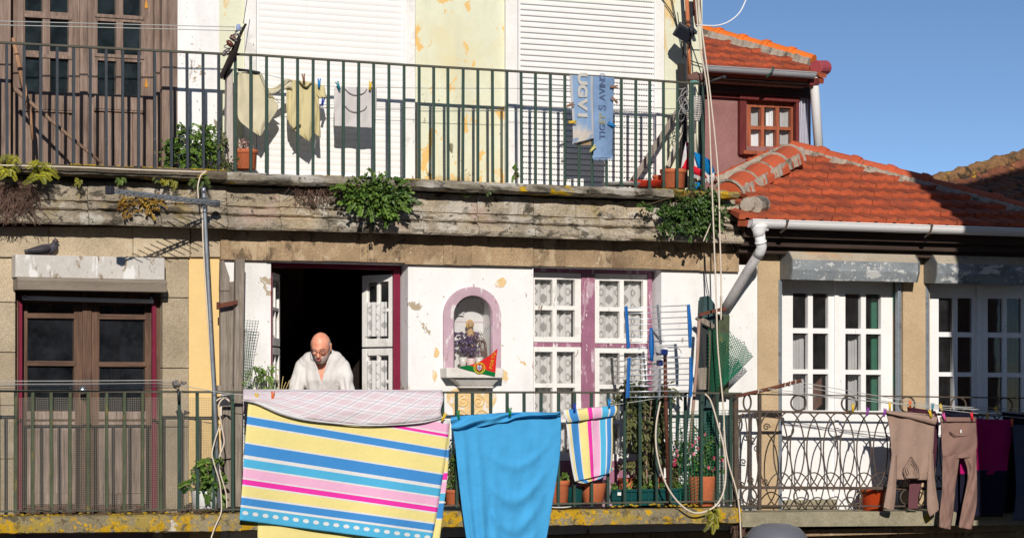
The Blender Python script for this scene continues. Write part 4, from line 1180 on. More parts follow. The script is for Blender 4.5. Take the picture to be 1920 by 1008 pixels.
b = MB(); x_ = X(1444, dB + .42); b.tube([(x_, -dB - .49, zg3 + .03), (x_ - .02, -dB - .49, zg3 - .03), (x_ - .05, -dB - .44, zg3 - .07)], .012, 6); b.build('bracket', M['green_iron'], g3)
b = MB(); b.tube([W(1526, 143, dB + .30), W(1527, 162, dB + .28), W(1536, 292, dB + .26)], .048, 14); dp3 = b.build('downpipe', M['white_pvc'], H3, smooth=True)
b = MB(); b.tube([W(1527, 146, dB + .31), W(1527.5, 158, dB + .30)], .051, 14); b.build('pipe_band', M['dark_red_wood'], dp3)
E3 = W(1300, 131, dB + .36); s3 = math.radians(22); v3 = Vector((0, math.cos(s3), math.sin(s3))); n3 = Vector((0, -math.sin(s3), math.cos(s3)))
def uv3(px, py):
    p = on_plane(px, py, E3, n3); q = p - E3; return (q.dot(ud), q.dot(v3)), p
poly3 = [uv3(1290, 131)[0], uv3(1514, 129)[0], uv3(1512, 121)[0], uv3(1312, 66)[0], uv3(1290, 60)[0]]
poly3[0] = (poly3[0][0], 0); poly3[1] = (poly3[1][0], 0)
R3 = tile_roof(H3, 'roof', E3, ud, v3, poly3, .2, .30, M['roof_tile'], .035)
ridge_row(R3, 'ridge', uv3(1524, 122)[1] + n3 * .05, uv3(1296, 60)[1] + n3 * .05, 5, .085, M['bright_tile'])
b = MB(); b.tube([W(1530, 127, dB + .2), W(1548, 127, dB + .1)], .075, 14); b.build('ridge_cap', plain('painted_ridge_cap', S(178, 78, 84), .6), R3, bevel=.006)
# ================================================================ far roof on the right
dF = -6.0
H4 = thing('mossy_roof_house', 'far house with an old dark tiled roof and yellow lichen along its ridge', 'house', (X(1900, dF), -dF, 0))
A4 = W(1735, 352, dF); B4 = W(1960, 286, dF - 1.0)
dr4 = (B4 - A4).normalized(); dn4 = Vector((.42, -.82, -.42)); n4 = dr4.cross(dn4).normalized()
if n4.z < 0: n4 = -n4
vd4 = -(dn4 - dr4 * dn4.dot(dr4)).normalized()
L4 = (B4 - A4).length; low = A4 - vd4 * 3.2
tile_roof(H4, 'roof', low, dr4, vd4, [(0, 0), (L4 + 2, 0), (L4 + 2, 3.2), (0, 3.2)], .17, .24, M['old_tile'], .03, .03, True, .012)
b = MB(); pts = [A4 + (B4 - A4) * t + Vector((0, 0, .03 + .02 * nz(t * 30))) for t in [i / 40 - .02 for i in range(44)]]
b.tube(pts, [.085 + .035 * abs(nz(i * .9)) + (.02 if i % 6 == 0 else 0) for i in range(44)], 10); b.build('ridge', M['lichen_ridge'], H4, smooth=False)
b = MB(); p1, p2 = low - n4 * .2, low + dr4 * (L4 + 2) - n4 * .2
b.prism([p1, p2, Vector((p2.x, p2.y, 0)), Vector((p1.x, p1.y, 0))], (0, .3, 0)); b.build('wall', M['tan_plaster'], H4)
# ================================================================ laundry
def sheet(rows, d, nx=40, ny=50, fold=None, smooth=True, mb=None, ycap=None, curve=True):
    """hanging cloth: rows = [(xL, yL, xR, yR), ...] from top to bottom in picture space at depth d; fold(s, v) pushes it out"""
    b = mb or MB(); vs = []; uvs = []
    L = catmull([Vector((r[0], r[1], 0)) for r in rows], 10) if curve and len(rows) > 2 else [Vector((r[0], r[1], 0)) for r in rows]
    Q = catmull([Vector((r[2], r[3], 0)) for r in rows], 10) if curve and len(rows) > 2 else [Vector((r[2], r[3], 0)) for r in rows]
    def at(P, t):
        x = t * (len(P) - 1); i = min(int(x), len(P) - 2); return P[i].lerp(P[i + 1], x - i)
    for j in range(ny + 1):
        v = j / ny; a = at(L, v); c = at(Q, v)
        for i in range(nx + 1):
            s = i / nx; p = a.lerp(c, s)
            y = p.y if ycap is None else max(p.y, ycap(p.x))
            dd = d + (fold(s, v) if fold else 0)
            vs.append(W(p.x, y, dd)); uvs.append((s, v))
    m = nx + 1
    b.add(vs, [[j * m + i, j * m + i + 1, (j + 1) * m + i + 1, (j + 1) * m + i] for j in range(ny) for i in range(nx)], .5, uvs)
    return b
def stripes_mat(name, stops, axis=1, dots=None, slope=0.0):
    n = NT(name); s = n.sep(n.uvv())
    v = s[axis]
    col = n.ramp(v, stops, 'CONSTANT')
    if dots:
        v0, v1, cnt, c = dots
        fx = n.math('SUBTRACT', n.math('FRACT', n.math('MULTIPLY', s[0], cnt)), .5)
        fv = n.math('DIVIDE', n.math('SUBTRACT', v, (v0 + v1) / 2), (v1 - v0))
        rr = n.math('ADD', n.math('MULTIPLY', n.math('MULTIPLY', fx, fx), 1.0), n.math('MULTIPLY', fv, fv))
        col = n.mix(n.math('LESS_THAN', rr, .085), col, (.78, .78, .76))
    f = n.noise(n.pos(), 500, 2, .5)
    col = n.mix(1.0, col, n.ramp(f, [(.3, (.88,) * 3), (.7, (1.08,) * 3)]), 'MULTIPLY')
    return cloth_done(n, col, .95, f, .35)
WH = (.76, .75, .74); YE = S(254, 238, 158, .86); BL = S(74, 150, 218, .92); CY = S(90, 188, 230, .92); PK = S(250, 190, 222, .9); MG = S(250, 66, 180, .9)
def st(seq, lo, hi): return [((a - lo) / (hi - lo), c) for a, c in seq]
tow = [(-125, WH), (-100, PK), (-20, WH), (-8, MG), (14, WH), (22, YE), (100, WH), (110, BL), (166, WH), (178, YE), (302, WH), (312, BL), (402, WH), (428, CY), (492, WH), (505, PK), (575, WH), (585, MG), (627, WH), (637, YE), (706, WH), (718, BL), (766, WH), (780, CY)]
TOWEL = stripes_mat('beach_towel_stripes', st(tow, -125, 900), 1, ((796 + 125) / 1025, (850 + 125) / 1025, 19, 0))
TOWEL2 = stripes_mat('beach_towel_lower_layer', st([(-125, YE), (60, WH), (80, BL), (130, WH), (150, YE), (230, WH), (240, MG), (300, WH), (320, PK), (420, WH), (430, CY), (500, WH), (520, BL), (640, WH), (650, YE), (800, WH), (820, BL), (870, YE)], -125, 900), 1)
def tfold(s, v): return .026 * math.sin(s * 7.5 + 1 + v * 1.2) * v + .01 * math.sin(s * 17 + 2 * v) * v + .03 * v * (1 - v)
rows_ = []
for v_, xl_, xr_ in ((0, 468, 843), (.25, 463, 837), (.5, 458, 828), (.75, 454, 819), (1, 449, 808)):
    yl_, yr_ = 725 + v_ * 253, 789 + v_ * 235; sl_ = (yr_ - yl_) / 355
    rows_.append((xl_, yl_ + (xl_ - 480) * sl_, xr_, yr_ + (xr_ - 835) * sl_))
T1 = sheet(rows_, .56, 60, 60, tfold, ycap=lambda x: polyline_y([(440, 741), (480, 744), (640, 752), (843, 788)], x)).build('beach_towel', TOWEL, smooth=True, solid=.006, recalc=False)
tag(T1, 'large beach towel striped yellow, blue, pink and white, hanging over the balcony railing', 'towel', 'laundry on the balconies')
sheet([(790, 789, 843.5, 792), (800, 880, 840, 880), (800, 950, 832, 950), (798, 1026, 822, 1030)], .535, 12, 40, lambda s, v: .01 * math.sin(s * 5 + v * 4)).build('folded_layer', TOWEL2, T1, smooth=True, solid=.004, recalc=False)
sheet([(484, 960, 790, 990), (483, 1000, 790, 1030), (482, 1060, 788, 1070)], .50, 40, 14, lambda s, v: .012 * math.sin(s * 11)).build('lower_layer', stripes_mat('towel_reverse', [(0, YE), (.8, YE)]), T1, smooth=True, solid=.004, recalc=False)
# plaid bed sheet over the rail
def plaid(name):
    n = NT(name); s = n.sep(n.uvv())
    u = n.math('ADD', n.math('MULTIPLY', s[0], 9.5), n.math('MULTIPLY', s[1], 2.6)); v = n.math('SUBTRACT', n.math('MULTIPLY', s[1], 3.0), n.math('MULTIPLY', s[0], 2.6))
    fu = n.math('FRACT', u); fv = n.math('FRACT', n.math('MULTIPLY', v, 1.0))
    a = n.math('MULTIPLY', n.math('GREATER_THAN', fu, .45), .5); c = n.math('MULTIPLY', n.math('GREATER_THAN', fv, .5), .5)
    fine = n.math('MULTIPLY', n.math('GREATER_THAN', n.math('FRACT', n.math('MULTIPLY', u, 6)), .5), n.math('GREATER_THAN', n.math('FRACT', n.math('MULTIPLY', v, 7)), .45))
    m = n.math('MULTIPLY', n.math('ADD', a, c), n.math('ADD', n.math('MULTIPLY', fine, .7), .25))
    col = n.mix(m, (.78, .75, .755), S(222, 170, 186))
    ln_ = n.math('LESS_THAN', n.math('ABSOLUTE', n.math('SUBTRACT', fu, .22)), .022)
    ln2 = n.math('LESS_THAN', n.math('ABSOLUTE', n.math('SUBTRACT', fv, .25)), .04)
    col = n.mix(n.math('MULTIPLY', ln_, .7), col, S(120, 128, 170)); col = n.mix(n.math('MULTIPLY', ln2, .35), col, S(150, 150, 185))
    return cloth_done(n, col, .9, None, .25)
PL = plaid('plaid_cotton')
bot = [(455, 748), (478, 752), (500, 760), (530, 772), (570, 783), (620, 790), (680, 795), (740, 794), (790, 790), (818, 784), (830, 780)]
b = MB(); vs = []; uvs = []; nx = 70; ny = 16
for j in range(ny + 1):
    v = j / ny
    for i in range(nx + 1):
        s = i / nx; x = lerp(456, 829, s); yb = polyline_y(bot, x)
        y = lerp(731.5 + 1.5 * s, yb, v)
        roll = .018 * math.sin(min(1, v * 4) * math.pi / 2)
        dd = .505 + roll + .085 * min(1, v * 1.6) + .010 * math.sin(s * 16 + v * 2) * v + .006 * nz(s * 14, v * 3)
        vs.append(W(x + 2.5 * math.sin(v * 6) * (1 if s > .95 else 0), y, dd)); uvs.append((s, v))
m = nx + 1
b.add(vs, [[j * m + i, j * m + i + 1, (j + 1) * m + i + 1, (j + 1) * m + i] for j in range(ny) for i in range(nx)], .5, uvs)
# part that lies over the rail and hangs a little behind it
vs = []; uvs = []
for j, (y, dd) in enumerate(((731.5, .485), (729.5, .46), (729.5, .42), (732, .395), (748, .385), (775, .38))):
    for i in range(nx + 1):
        s = i / nx; x = lerp(456, 829, s); vs.append(W(x, y + 1.5 * s, dd)); uvs.append((s, -j * .1))
b.add(vs, [[j * m + i, (j + 1) * m + i, (j + 1) * m + i + 1, j * m + i + 1] for j in range(5) for i in range(nx)], .5, uvs)
SH = b.build('bed_sheet', PL, smooth=True, solid=.004, recalc=False, weld=True)
tag(SH, 'pinkish white checked sheet folded over the railing in front of the man', 'sheet', 'laundry on the balconies')
b = MB(); pts = [W(x, y + 1.5, (.605 - .02 * (x > 800))) for x, y in bot]; hp = catmull(pts, 4); b.tube(hp, [.006 + .012 * math.exp(-((i / len(hp) - .28) / .16) ** 2) for i in range(len(hp))], 8); b.build('hem', cloth('white_hem', (.74, .72, .72)), SH, smooth=True)
# plain blue sheet
BLUE = cloth('blue_cotton', S(80, 176, 232, .9), bump=.4, var=.06, trans=.15)
def bfold(s, v):
    f = .022 * math.exp(-((s - .20 - .02 * v) / .05) ** 2) + .014 * math.exp(-((s - .08) / .03) ** 2) + .02 * math.exp(-((s - .36) / .05) ** 2) * max(0, v - .3)
    c = (s - .56) ** 2 + 0.0
    swag = 0
    for k, (vc, am) in enumerate(((.34, .012), (.52, .02), (.66, .016), (.80, .02), (.95, .016))):
        yy = vc + .08 - 1.15 * (s - .60) ** 2 - .12 * max(0, s - .6)
        swag += am * math.exp(-((v - yy) / .035) ** 2) * math.exp(-((s - .58) / .26) ** 4)
    return 1.5 * f * (.3 + v) + 1.5 * swag + .012 * nz(s * 6, v * 4) + .004 * nz(s * 16, v * 9) + .02 * math.sin(v * 3)
BS = sheet([(846, 784, 1051, 772), (853, 830, 1052, 810), (858, 880, 1049, 860), (866, 950, 1038, 930), (875, 1012, 1024, 1012), (882, 1050, 1014, 1050)], .56, 90, 90, bfold).build('blue_sheet', BLUE, smooth=True, solid=.003, recalc=False)
tag(BS, 'plain sky blue cotton sheet draped over the line, bunched at its top edge', 'sheet', 'laundry on the balconies')
b = MB(); vs = []; nx = 60; ny = 14
for j in range(ny + 1):
    v = j / ny
    for i in range(nx + 1):
        s = i / nx; x = lerp(845, 1051, s)
        th = 26 - 10 * abs(s - .3) - 14 * max(0, s - .6) + 5 * nz(s * 5, 1); yt = 781 - 9 * math.sin(s * 2.2) - (3 if s > .97 else 0)
        if s > .25: th *= (1 - .45 * min(1, (s - .25) * 3)) 
        y = yt + th * v
        vs.append(W(x + 3 * nz(s * 9, v * 2), y, .585 + .055 * math.sin(math.pi * min(1, v * 1.02)) * (.6 + .4 * math.sin(s * 9)) + .014 * math.sin(s * 26 + v * 6) + .012 * math.sin(v * 9 + s * 12)))
m = nx + 1; b.add(vs, [[j * m + i, j * m + i + 1, (j + 1) * m + i + 1, (j + 1) * m + i] for j in range(ny) for i in range(nx)])
b.build('bunched_edge', BLUE, BS, smooth=True, solid=.003, recalc=False)
# small striped towel, stripes running down
sm = [(0, WH), (.05, YE), (.085, WH), (.10, BL), (.25, WH), (.27, YE), (.45, MG), (.535, WH), (.55, PK), (.70, WH), (.72, CY), (.84, WH), (.87, BL), (.96, WH), (.975, YE)]
SMT = stripes_mat('small_towel_stripes', sm, 0)
ST = sheet([(1059, 770, 1154, 762), (1062, 798, 1149, 785), (1067, 840, 1149, 830), (1073, 880, 1147, 870), (1078, 902, 1144, 886)], .52, 50, 40, lambda s, v: .008 * math.sin(s * 14 + v * 3) + .01 * nz(s * 5, v * 4)).build('striped_towel', SMT, smooth=True, solid=.006, recalc=False)
tag(ST, 'small towel with blue, yellow and pink vertical stripes at the right of the blue sheet', 'towel', 'laundry on the balconies')
sheet([(1056, 768, 1156, 760), (1058, 779, 1157, 769), (1064, 792, 1153, 779)], .55, 50, 10, lambda s, v: .016 * math.sin(math.pi * v) + .004 * math.sin(s * 15)).build('turned_edge', SMT, ST, smooth=True, solid=.006, recalc=False)
sheet([(1074, 888, 1150, 876), (1080, 902, 1150, 880), (1095, 906, 1128, 896)], .49, 30, 10, lambda s, v: .01 * math.sin(s * 9)).build('inner_layer', SMT, ST, smooth=True, solid=.005, recalc=False)
# ---- shirts on the upper line
CRM = cloth('cream_knit', S(232, 222, 190), bump=.3); KHA = cloth('khaki_cotton', S(232, 218, 168), bump=.3); GRY = cloth('pale_grey_cotton', S(230, 224, 222), bump=.3)
dl = .10
def knit(s, v): return .012 * math.sin(s * 9 + 2 * v) * v + .01 * nz(s * 6, v * 4)
b = sheet([(444, 136, 488, 136), (444, 165, 508, 180), (444, 190, 522, 200), (447, 222, 510, 222), (462, 238, 498, 240), (484, 253, 489, 256)], dl, 30, 40, knit)
sheet([(486, 136, 492, 140), (496, 165, 505, 172), (506, 182, 524, 192)], dl + .012, 8, 16, knit, mb=b)
sheet([(494, 165, 498, 177), (515, 164, 517, 176), (536, 148, 541, 166), (548, 150, 548, 170)], dl + .018, 10, 16, knit, mb=b)
o = tag(b.build('jumper', CRM, smooth=True, solid=.004, recalc=False), 'cream knitted jumper hanging crookedly on the upper line, leftmost of the shirts', 'jumper', 'laundry on the balconies')
b = MB(); b.tube(catmull([W(446, 131, dl + .01), W(465, 133, dl + .02), W(487, 137, dl + .01)]), .012, 8); b.build('dark_band', cloth('charcoal_band', (.04, .04, .045)), o, smooth=True)
b = MB(); b.tube(catmull([W(488, 138, dl + .02), W(497, 160, dl + .02), (W(505, 174, dl + .025)), W(518, 172, dl + .03), W(530, 162, dl + .02), W(541, 150, dl + .02)]), .011, 8); b.build('neck_band', cloth('cream_rib', S(206, 200, 178)), o, smooth=True)
b = sheet([(548, 150, 584, 154), (548, 180, 590, 180), (547, 215, 592, 210), (549, 240, 589, 240), (575, 262, 580, 266)], dl + .01, 30, 40, knit)
sheet([(584, 156, 601, 158), (590, 180, 598, 182), (592, 220, 600, 225), (588, 250, 601, 258)], dl - .002, 16, 30, knit, mb=b)
sheet([(538, 152, 550, 150), (537, 175, 549, 178), (537, 200, 548, 215), (539, 225, 547, 240)], dl - .01, 10, 24, knit, mb=b)
sheet([(594, 158, 608, 160), (594, 176, 611, 178), (600, 184, 612, 182)], dl + .012, 10, 10, knit, mb=b)
o = tag(b.build('khaki_shirt', KHA, smooth=True, solid=.004, recalc=False), 'khaki yellow T-shirt pegged by its shoulders in the middle of the upper line', 'shirt', 'laundry on the balconies')
b = MB(); b.tube(catmull([W(560, 152, dl + .02), W(567, 160, dl + .03), W(575, 164, dl + .03), W(583, 157, dl + .02)]), .008, 6); b.tube(catmull([W(548, 245, dl + .03), W(556, 238, dl + .03), W(564, 234, dl + .03)]), .007, 6); b.build('dark_trim', cloth('olive_trim', S(104, 96, 60)), o, smooth=True)
b = sheet([(627, 162, 706, 164), (626, 190, 706, 192), (627, 220, 704, 222), (627, 236, 700, 240)], dl + .005, 40, 30, lambda s, v: .008 * math.sin(s * 12) * v + .006 * nz(s * 7, v * 4))
o = tag(b.build('grey_shirt', GRY, smooth=True, solid=.004, recalc=False), 'pale grey folded T-shirt on the upper line, rightmost of the three shirts', 'shirt', 'laundry on the balconies')
b = MB()
for yy in (176, 208): b.tube(catmull([W(645, yy - 12, dl + .02), W(655, yy - 2, dl + .022), W(668, yy + 2, dl + .022), W(682, yy - 2, dl + .022), W(688, yy - 10, dl + .02)]), .004, 5)
b.build('seam', cloth('grey_seam', S(190, 182, 180)), o, smooth=True)
# ---- jeans with raised lettering on the upper rail
DEN = cloth('faded_denim', S(150, 178, 210), bump=.4, var=.22); DEN2 = cloth('blue_denim', S(136, 166, 204), bump=.4, var=.2); DENW = cloth('bleached_denim', S(214, 204, 192), bump=.4, var=.1)
dj = .335
b = sheet([(1068, 141, 1112, 143), (1070, 180, 1112, 182), (1073, 220, 1113, 222), (1074, 256, 1114, 256), (1073, 270, 1113, 258)], dj, 24, 40, lambda s, v: .012 * math.sin(math.pi * s) + .004 * nz(s * 5, v * 8))
nD = NT('left_leg_denim'); sD = nD.sep(nD.uvv())
mD = nD.step(nD.math('ADD', sD[1], nD.math('MULTIPLY', nD.math('SUBTRACT', nD.noise(nD.pos(), 12, 5), .5), .5)), .55, .7)
eD = nD.step(nD.math('ABSOLUTE', nD.math('SUBTRACT', sD[0], .5)), .36, .44)
cD = nD.mix(nD.math('MAXIMUM', mD, nD.math('MULTIPLY', eD, .75)), S(150, 180, 216), S(222, 212, 200))
JL = cloth_done(nD, cD, .9, nD.noise(nD.pos(), 600, 2), .35)
JE = b.build('jeans', JL, smooth=True, solid=.006, recalc=False)
tag(JE, 'faded blue jeans folded over the upper rail with frayed hems and lettering on both legs', 'jeans', 'laundry on the balconies')
b = sheet([(1112, 143, 1152, 146), (1112, 180, 1150, 182), (1113, 230, 1149, 232), (1113, 280, 1148, 284), (1111, 296, 1149, 296)], dj + .006, 24, 40, lambda s, v: .012 * math.sin(math.pi * s) + .004 * nz(s * 5, v * 8, 3))
b.build('right_leg', DEN2, JE, smooth=True, solid=.006, recalc=False)
b = MB()
for i in range(46):
    x = lerp(1111, 1149, (i + R.random()) / 46); b.tube([W(x, 292, dj + .008), W(x + R.uniform(-1, 1), 296, dj + .012), W(x + R.uniform(-2, 2), 300 + R.uniform(-2, 2), dj + .01)], .0024, 4)
for i in range(40):
    x = lerp(1074, 1113, (i + R.random()) / 40); yb_ = lerp(268, 258, i / 40); b.tube([W(x, yb_ - 8, dj + .008), W(x + R.uniform(-1, 1), yb_ + R.uniform(0, 3), dj + .012)], .0024, 4)
b.build('fringe', DEN, JE)
sheet([(1073, 262, 1112, 259), (1075, 268, 1112, 268), (1080, 272, 1110, 272)], dj - .03, 16, 8, lambda s, v: .0).build('inner_hem', cloth('denim_lining', S(176, 150, 118)), JE, smooth=True, recalc=False)
b = sheet([(1068, 140, 1152, 145), (1068, 146, 1152, 151)], dj - .02, 10, 4, curve=False); b.build('fold', DEN, JE, smooth=True, recalc=False)
def text(name, s, px, py, h, d, mat, parent, rot=0, width=1.0, ext=.002, normal=None, outline=False, bold=0.0):
    cu = bpy.data.curves.new(name, 'FONT'); cu.body = s; cu.size = h; cu.extrude = ext; cu.align_x = 'CENTER'; cu.align_y = 'CENTER'
    cu.offset = bold
    if outline: cu.fill_mode = 'NONE'; cu.extrude = 0; cu.bevel_depth = .0022
    o = bpy.data.objects.new(name, cu); C.objects.link(o)
    bpy.context.view_layer.update()
    me = bpy.data.meshes.new_from_object(o.evaluated_get(bpy.context.evaluated_depsgraph_get()))
    bpy.data.objects.remove(o); bpy.data.curves.remove(cu)
    me.name = name; me.materials.clear(); me.materials.append(mat)
    base = Matrix(((1, 0, 0), (0, 0, -1), (0, 1, 0)))      # text lies in XZ facing -Y
    mat3 = base @ Matrix.Rotation(rot, 3, 'Z') @ Matrix.Diagonal((width, 1, 1))
    if normal is not None: mat3 = normal @ mat3
    p = W(px, py, d) if not isinstance(px, Vector) else px
    L = wloc(parent)
    me.transform(Matrix.Translation(p - L) @ mat3.to_4x4())
    k = bpy.data.objects.new(name, me); k.parent = parent; link(k); return k
LET = cloth('sewn_letter', S(214, 210, 204))
for ch, y in (('U', 148), ('G', 171), ('V', 196), ('I', 216)):
    text('letter', ch, 1091.5, y, .115, dj + .024, LET, JE, rot=-math.pi / 2, width=1.3, bold=.006)
SEW = cloth('stitching', S(110, 128, 166)); SEW2 = cloth('yellow_stitch', S(196, 190, 140))
for ch, y, mm in (('O', 144, SEW), ('N', 155, SEW), ('I', 163, SEW), ('V', 171, SEW), ('A', 183, SEW), ('S', 202, SEW), ("'", 214, SEW2), ('T', 220, SEW2), ('E', 229, SEW2), ('G', 239, SEW), ('I', 248, SEW), ('T', 256, SEW)):
    text('stitched_letter', ch, 1130, y, .075 if ch != 'S' else .10, dj + .0255, mm, JE, rot=math.pi / 2, outline=True)
# ---- laundry of the right-hand house
BRN = cloth('taupe_knit', S(178, 150, 134), bump=.35, spots=S(244, 220, 176)); TAU = cloth('taupe_jersey', S(156, 124, 112), bump=.25)
dS_ = .60
b = sheet([(1660, 769, 1752, 776), (1667, 800, 1752, 802), (1672, 850, 1749, 850), (1675, 880, 1742, 880), (1676, 898, 1738, 899)], dS_, 40, 40, lambda s, v: .014 * math.sin(math.pi * s) + .014 * nz(s * 5, v * 4) + .007 * math.sin(s * 13 + v * 3))
sheet([(1672, 850, 1682, 852), (1668, 880, 1681, 880), (1662, 920, 1680, 920), (1657, 948, 1677, 950), (1657, 950, 1674, 957)], dS_ + .012, 14, 30, lambda s, v: .02 * math.sin(math.pi * s), mb=b)
sheet([(1740, 850, 1750, 850), (1739, 890, 1752, 890), (1738, 930, 1757, 930), (1739, 955, 1760, 945), (1744, 968, 1760, 955)], dS_ + .012, 14, 30, lambda s, v: .02 * math.sin(math.pi * s), mb=b)
SW = b.build('taupe_jumper', BRN, smooth=True, solid=.004, recalc=False)
tag(SW, 'sparkly taupe jumper hung upside down by its hem on the right balcony line', 'jumper', 'laundry on the balconies')
b = sheet([(1657, 768, 1757, 781), (1664, 774, 1757, 788), (1672, 776, 1754, 796)], dS_ + .03, 40, 8, lambda s, v: .02 * math.sin(math.pi * v) + .006 * math.sin(s * 14)); b.build('rolled_hem', BRN, SW, smooth=True, solid=.004, recalc=False)
b = sheet([(1708, 854, 1709, 854), (1698, 872, 1718, 872), (1694, 885, 1723, 884), (1696, 896, 1724, 896)], dS_ + .03, 14, 16, lambda s, v: .02 * math.sin(math.pi * s)); b.build('neckline', BRN, SW, smooth=True, solid=.004, recalc=False)
b = MB()
for k in range(3):
    f = 1 - k * .28; b.tube(catmull([W(1708.5, 856 + k * 6, dS_ + .06), W(1708.5 - 14 * f, 878, dS_ + .055), W(1708.5 - 9 * f, 894 - k * 3, dS_ + .055)]) , .003, 5); b.tube(catmull([W(1708.5, 856 + k * 6, dS_ + .06), W(1708.5 + 14 * f, 878, dS_ + .055), W(1708.5 + 9 * f, 894 - k * 3, dS_ + .055)]), .003, 5)
b.build('neck_rib', cloth('taupe_rib', S(140, 116, 104)), SW, smooth=True)
b = sheet([(1764, 784, 1829, 785), (1765, 810, 1831, 805), (1766, 840, 1832, 835), (1768, 858, 1826, 858)], dS_ + .03, 30, 24, lambda s, v: .025 * math.sin(math.pi * s) + .012 * nz(s * 4 + v * 3, v * 4) + .012 * math.sin((s * 7 + v * 9)) * v)
sheet([(1767, 852, 1799, 852), (1767, 880, 1796, 880), (1766, 920, 1791, 920), (1762, 960, 1787, 960), (1760, 987, 1782, 992)], dS_ + .035, 16, 40, lambda s, v: .018 * math.sin(math.pi * s) + .014 * nz(s * 3 + v * 5, v * 6) + .008 * math.sin(s * 9 - v * 14), mb=b)
sheet([(1803, 848, 1831, 846), (1814, 880, 1831, 880), (1812, 910, 1832, 905), (1804, 950, 1831, 945), (1797, 988, 1822, 992)], dS_ + .035, 16, 40, lambda s, v: .018 * math.sin(math.pi * s) + .014 * nz(s * 3 - v * 5, v * 6, 4) + .008 * math.sin(s * 9 + v * 13), mb=b)
LG = tag(b.build('leggings', TAU, smooth=True, solid=.004, recalc=False), 'plain taupe leggings pegged by the waistband beside the sparkly jumper', 'leggings', 'laundry on the balconies')
sheet([(1762, 781, 1830, 782), (1763, 790, 1830, 790)], dS_ + .045, 24, 4, lambda s, v: .03 * math.sin(math.pi * s), curve=False).build('waistband', TAU, LG, smooth=True, solid=.004, recalc=False)
sheet([(1780, 806, 1783, 812), (1782, 812, 1800, 818), (1790, 820, 1818, 815)], dS_ + .06, 12, 8).build('pocket', cloth('taupe_shade', S(128, 102, 90)), LG, smooth=True, solid=.003, recalc=False)
b = MB(); b.box(1800.5, 805, 1803, 811, dS_ + .075, .003); b.build('care_tag', cloth('white_tag', (.78, .77, .75)), LG)
PLM = cloth('plum_cotton', S(92, 52, 66)); NAV = cloth('navy_cotton', S(34, 34, 52)); MGD = cloth('magenta_cotton', S(190, 24, 110)); SLT = cloth('slate_jersey', S(84, 92, 112)); BLK = cloth('black_cotton', (.014, .014, .018))
def hang(name, label, cat, rows, d, mat, amp=.012):
    o = sheet(rows, d, 24, 30, lambda s, v: amp * math.sin(s * 11 + v) + .01 * nz(s * 5, v * 5)).build(name, mat, smooth=True, solid=.004, recalc=False)
    return tag(o, label, cat, 'laundry on the balconies')
o = hang('plum_top', 'dark plum top hanging behind the sparkly taupe jumper', 'top', [(1701, 762, 1754, 770), (1704, 800, 1760, 800), (1706, 880, 1752, 880), (1708, 903, 1748, 905)], .50, PLM)
sheet([(1706, 893, 1732, 893), (1704, 930, 1722, 930), (1703, 953, 1722, 953)], .53, 12, 20).build('sleeve', cloth('plum_sleeve', S(120, 78, 84)), o, smooth=True, solid=.004, recalc=False)
hang('navy_top', 'navy top folded on the line behind the taupe leggings', 'top', [(1768, 766, 1826, 772), (1764, 800, 1824, 800), (1770, 900, 1824, 900), (1775, 980, 1806, 985)], .46, NAV)
o = hang('magenta_shirt', 'dark magenta and navy shirt hanging to the right of the leggings', 'shirt', [(1805, 783, 1896, 787), (1800, 820, 1898, 820), (1800, 850, 1892, 850), (1800, 888, 1888, 890)], .53, MGD)
sheet([(1801, 880, 1889, 882), (1800, 930, 1886, 930), (1802, 968, 1880, 968)], .535, 24, 12).build('navy_part', NAV, o, smooth=True, solid=.004, recalc=False)
hang('slate_cardigan', 'slate grey cardigan hanging last at the right end of the line', 'cardigan', [(1898, 795, 1990, 800), (1902, 850, 1990, 850), (1905, 920, 1990, 920), (1900, 975, 1990, 975)], .56, SLT)
hang('black_top', 'black top on the rear line between the shirt and the cardigan', 'top', [(1878, 770, 1960, 776), (1884, 820, 1960, 820), (1880, 900, 1950, 900), (1876, 960, 1940, 960)], .48, BLK)
# ================================================================ pegs
PEGC = {'yellow': S(236, 196, 40), 'orange': S(232, 110, 40), 'blue': S(20, 140, 214), 'teal': S(30, 130, 150), 'green': S(20, 130, 70), 'purple': S(150, 70, 170), 'pink': S(226, 90, 160), 'red': S(224, 40, 50), 'wooden': S(150, 110, 84), 'dark blue': S(20, 60, 170), 'pale yellow': S(222, 214, 130)}
PM = {k: plain(k.replace(' ', '_') + '_peg', v, .5) for k, v in PEGC.items()}
def peg(px, py, d, col, where, ang=0.0, L=.075):
    b = MB(); c = W(px, py, d); rot = Matrix.Rotation(ang, 3, 'Y')
    for s in (-1, 1):
        a = c + rot @ Vector((s * .011, -.004, L * .5)); m_ = c + rot @ Vector((s * .004, -.004, 0)); e = c + rot @ Vector((s * .006, -.004, -L * .5))
        b.tube([a, m_, e], [.006, .0065, .0045], 6)
    b.tube([c + rot @ Vector((-.012, -.006, 0)), c + rot @ Vector((.012, -.006, 0))], .004, 6)
    o = b.build('clothes_peg', PM[col], smooth=True)
    return tag(o, '%s clothes peg %s' % (col, where), 'clothes peg', 'clothes pegs')
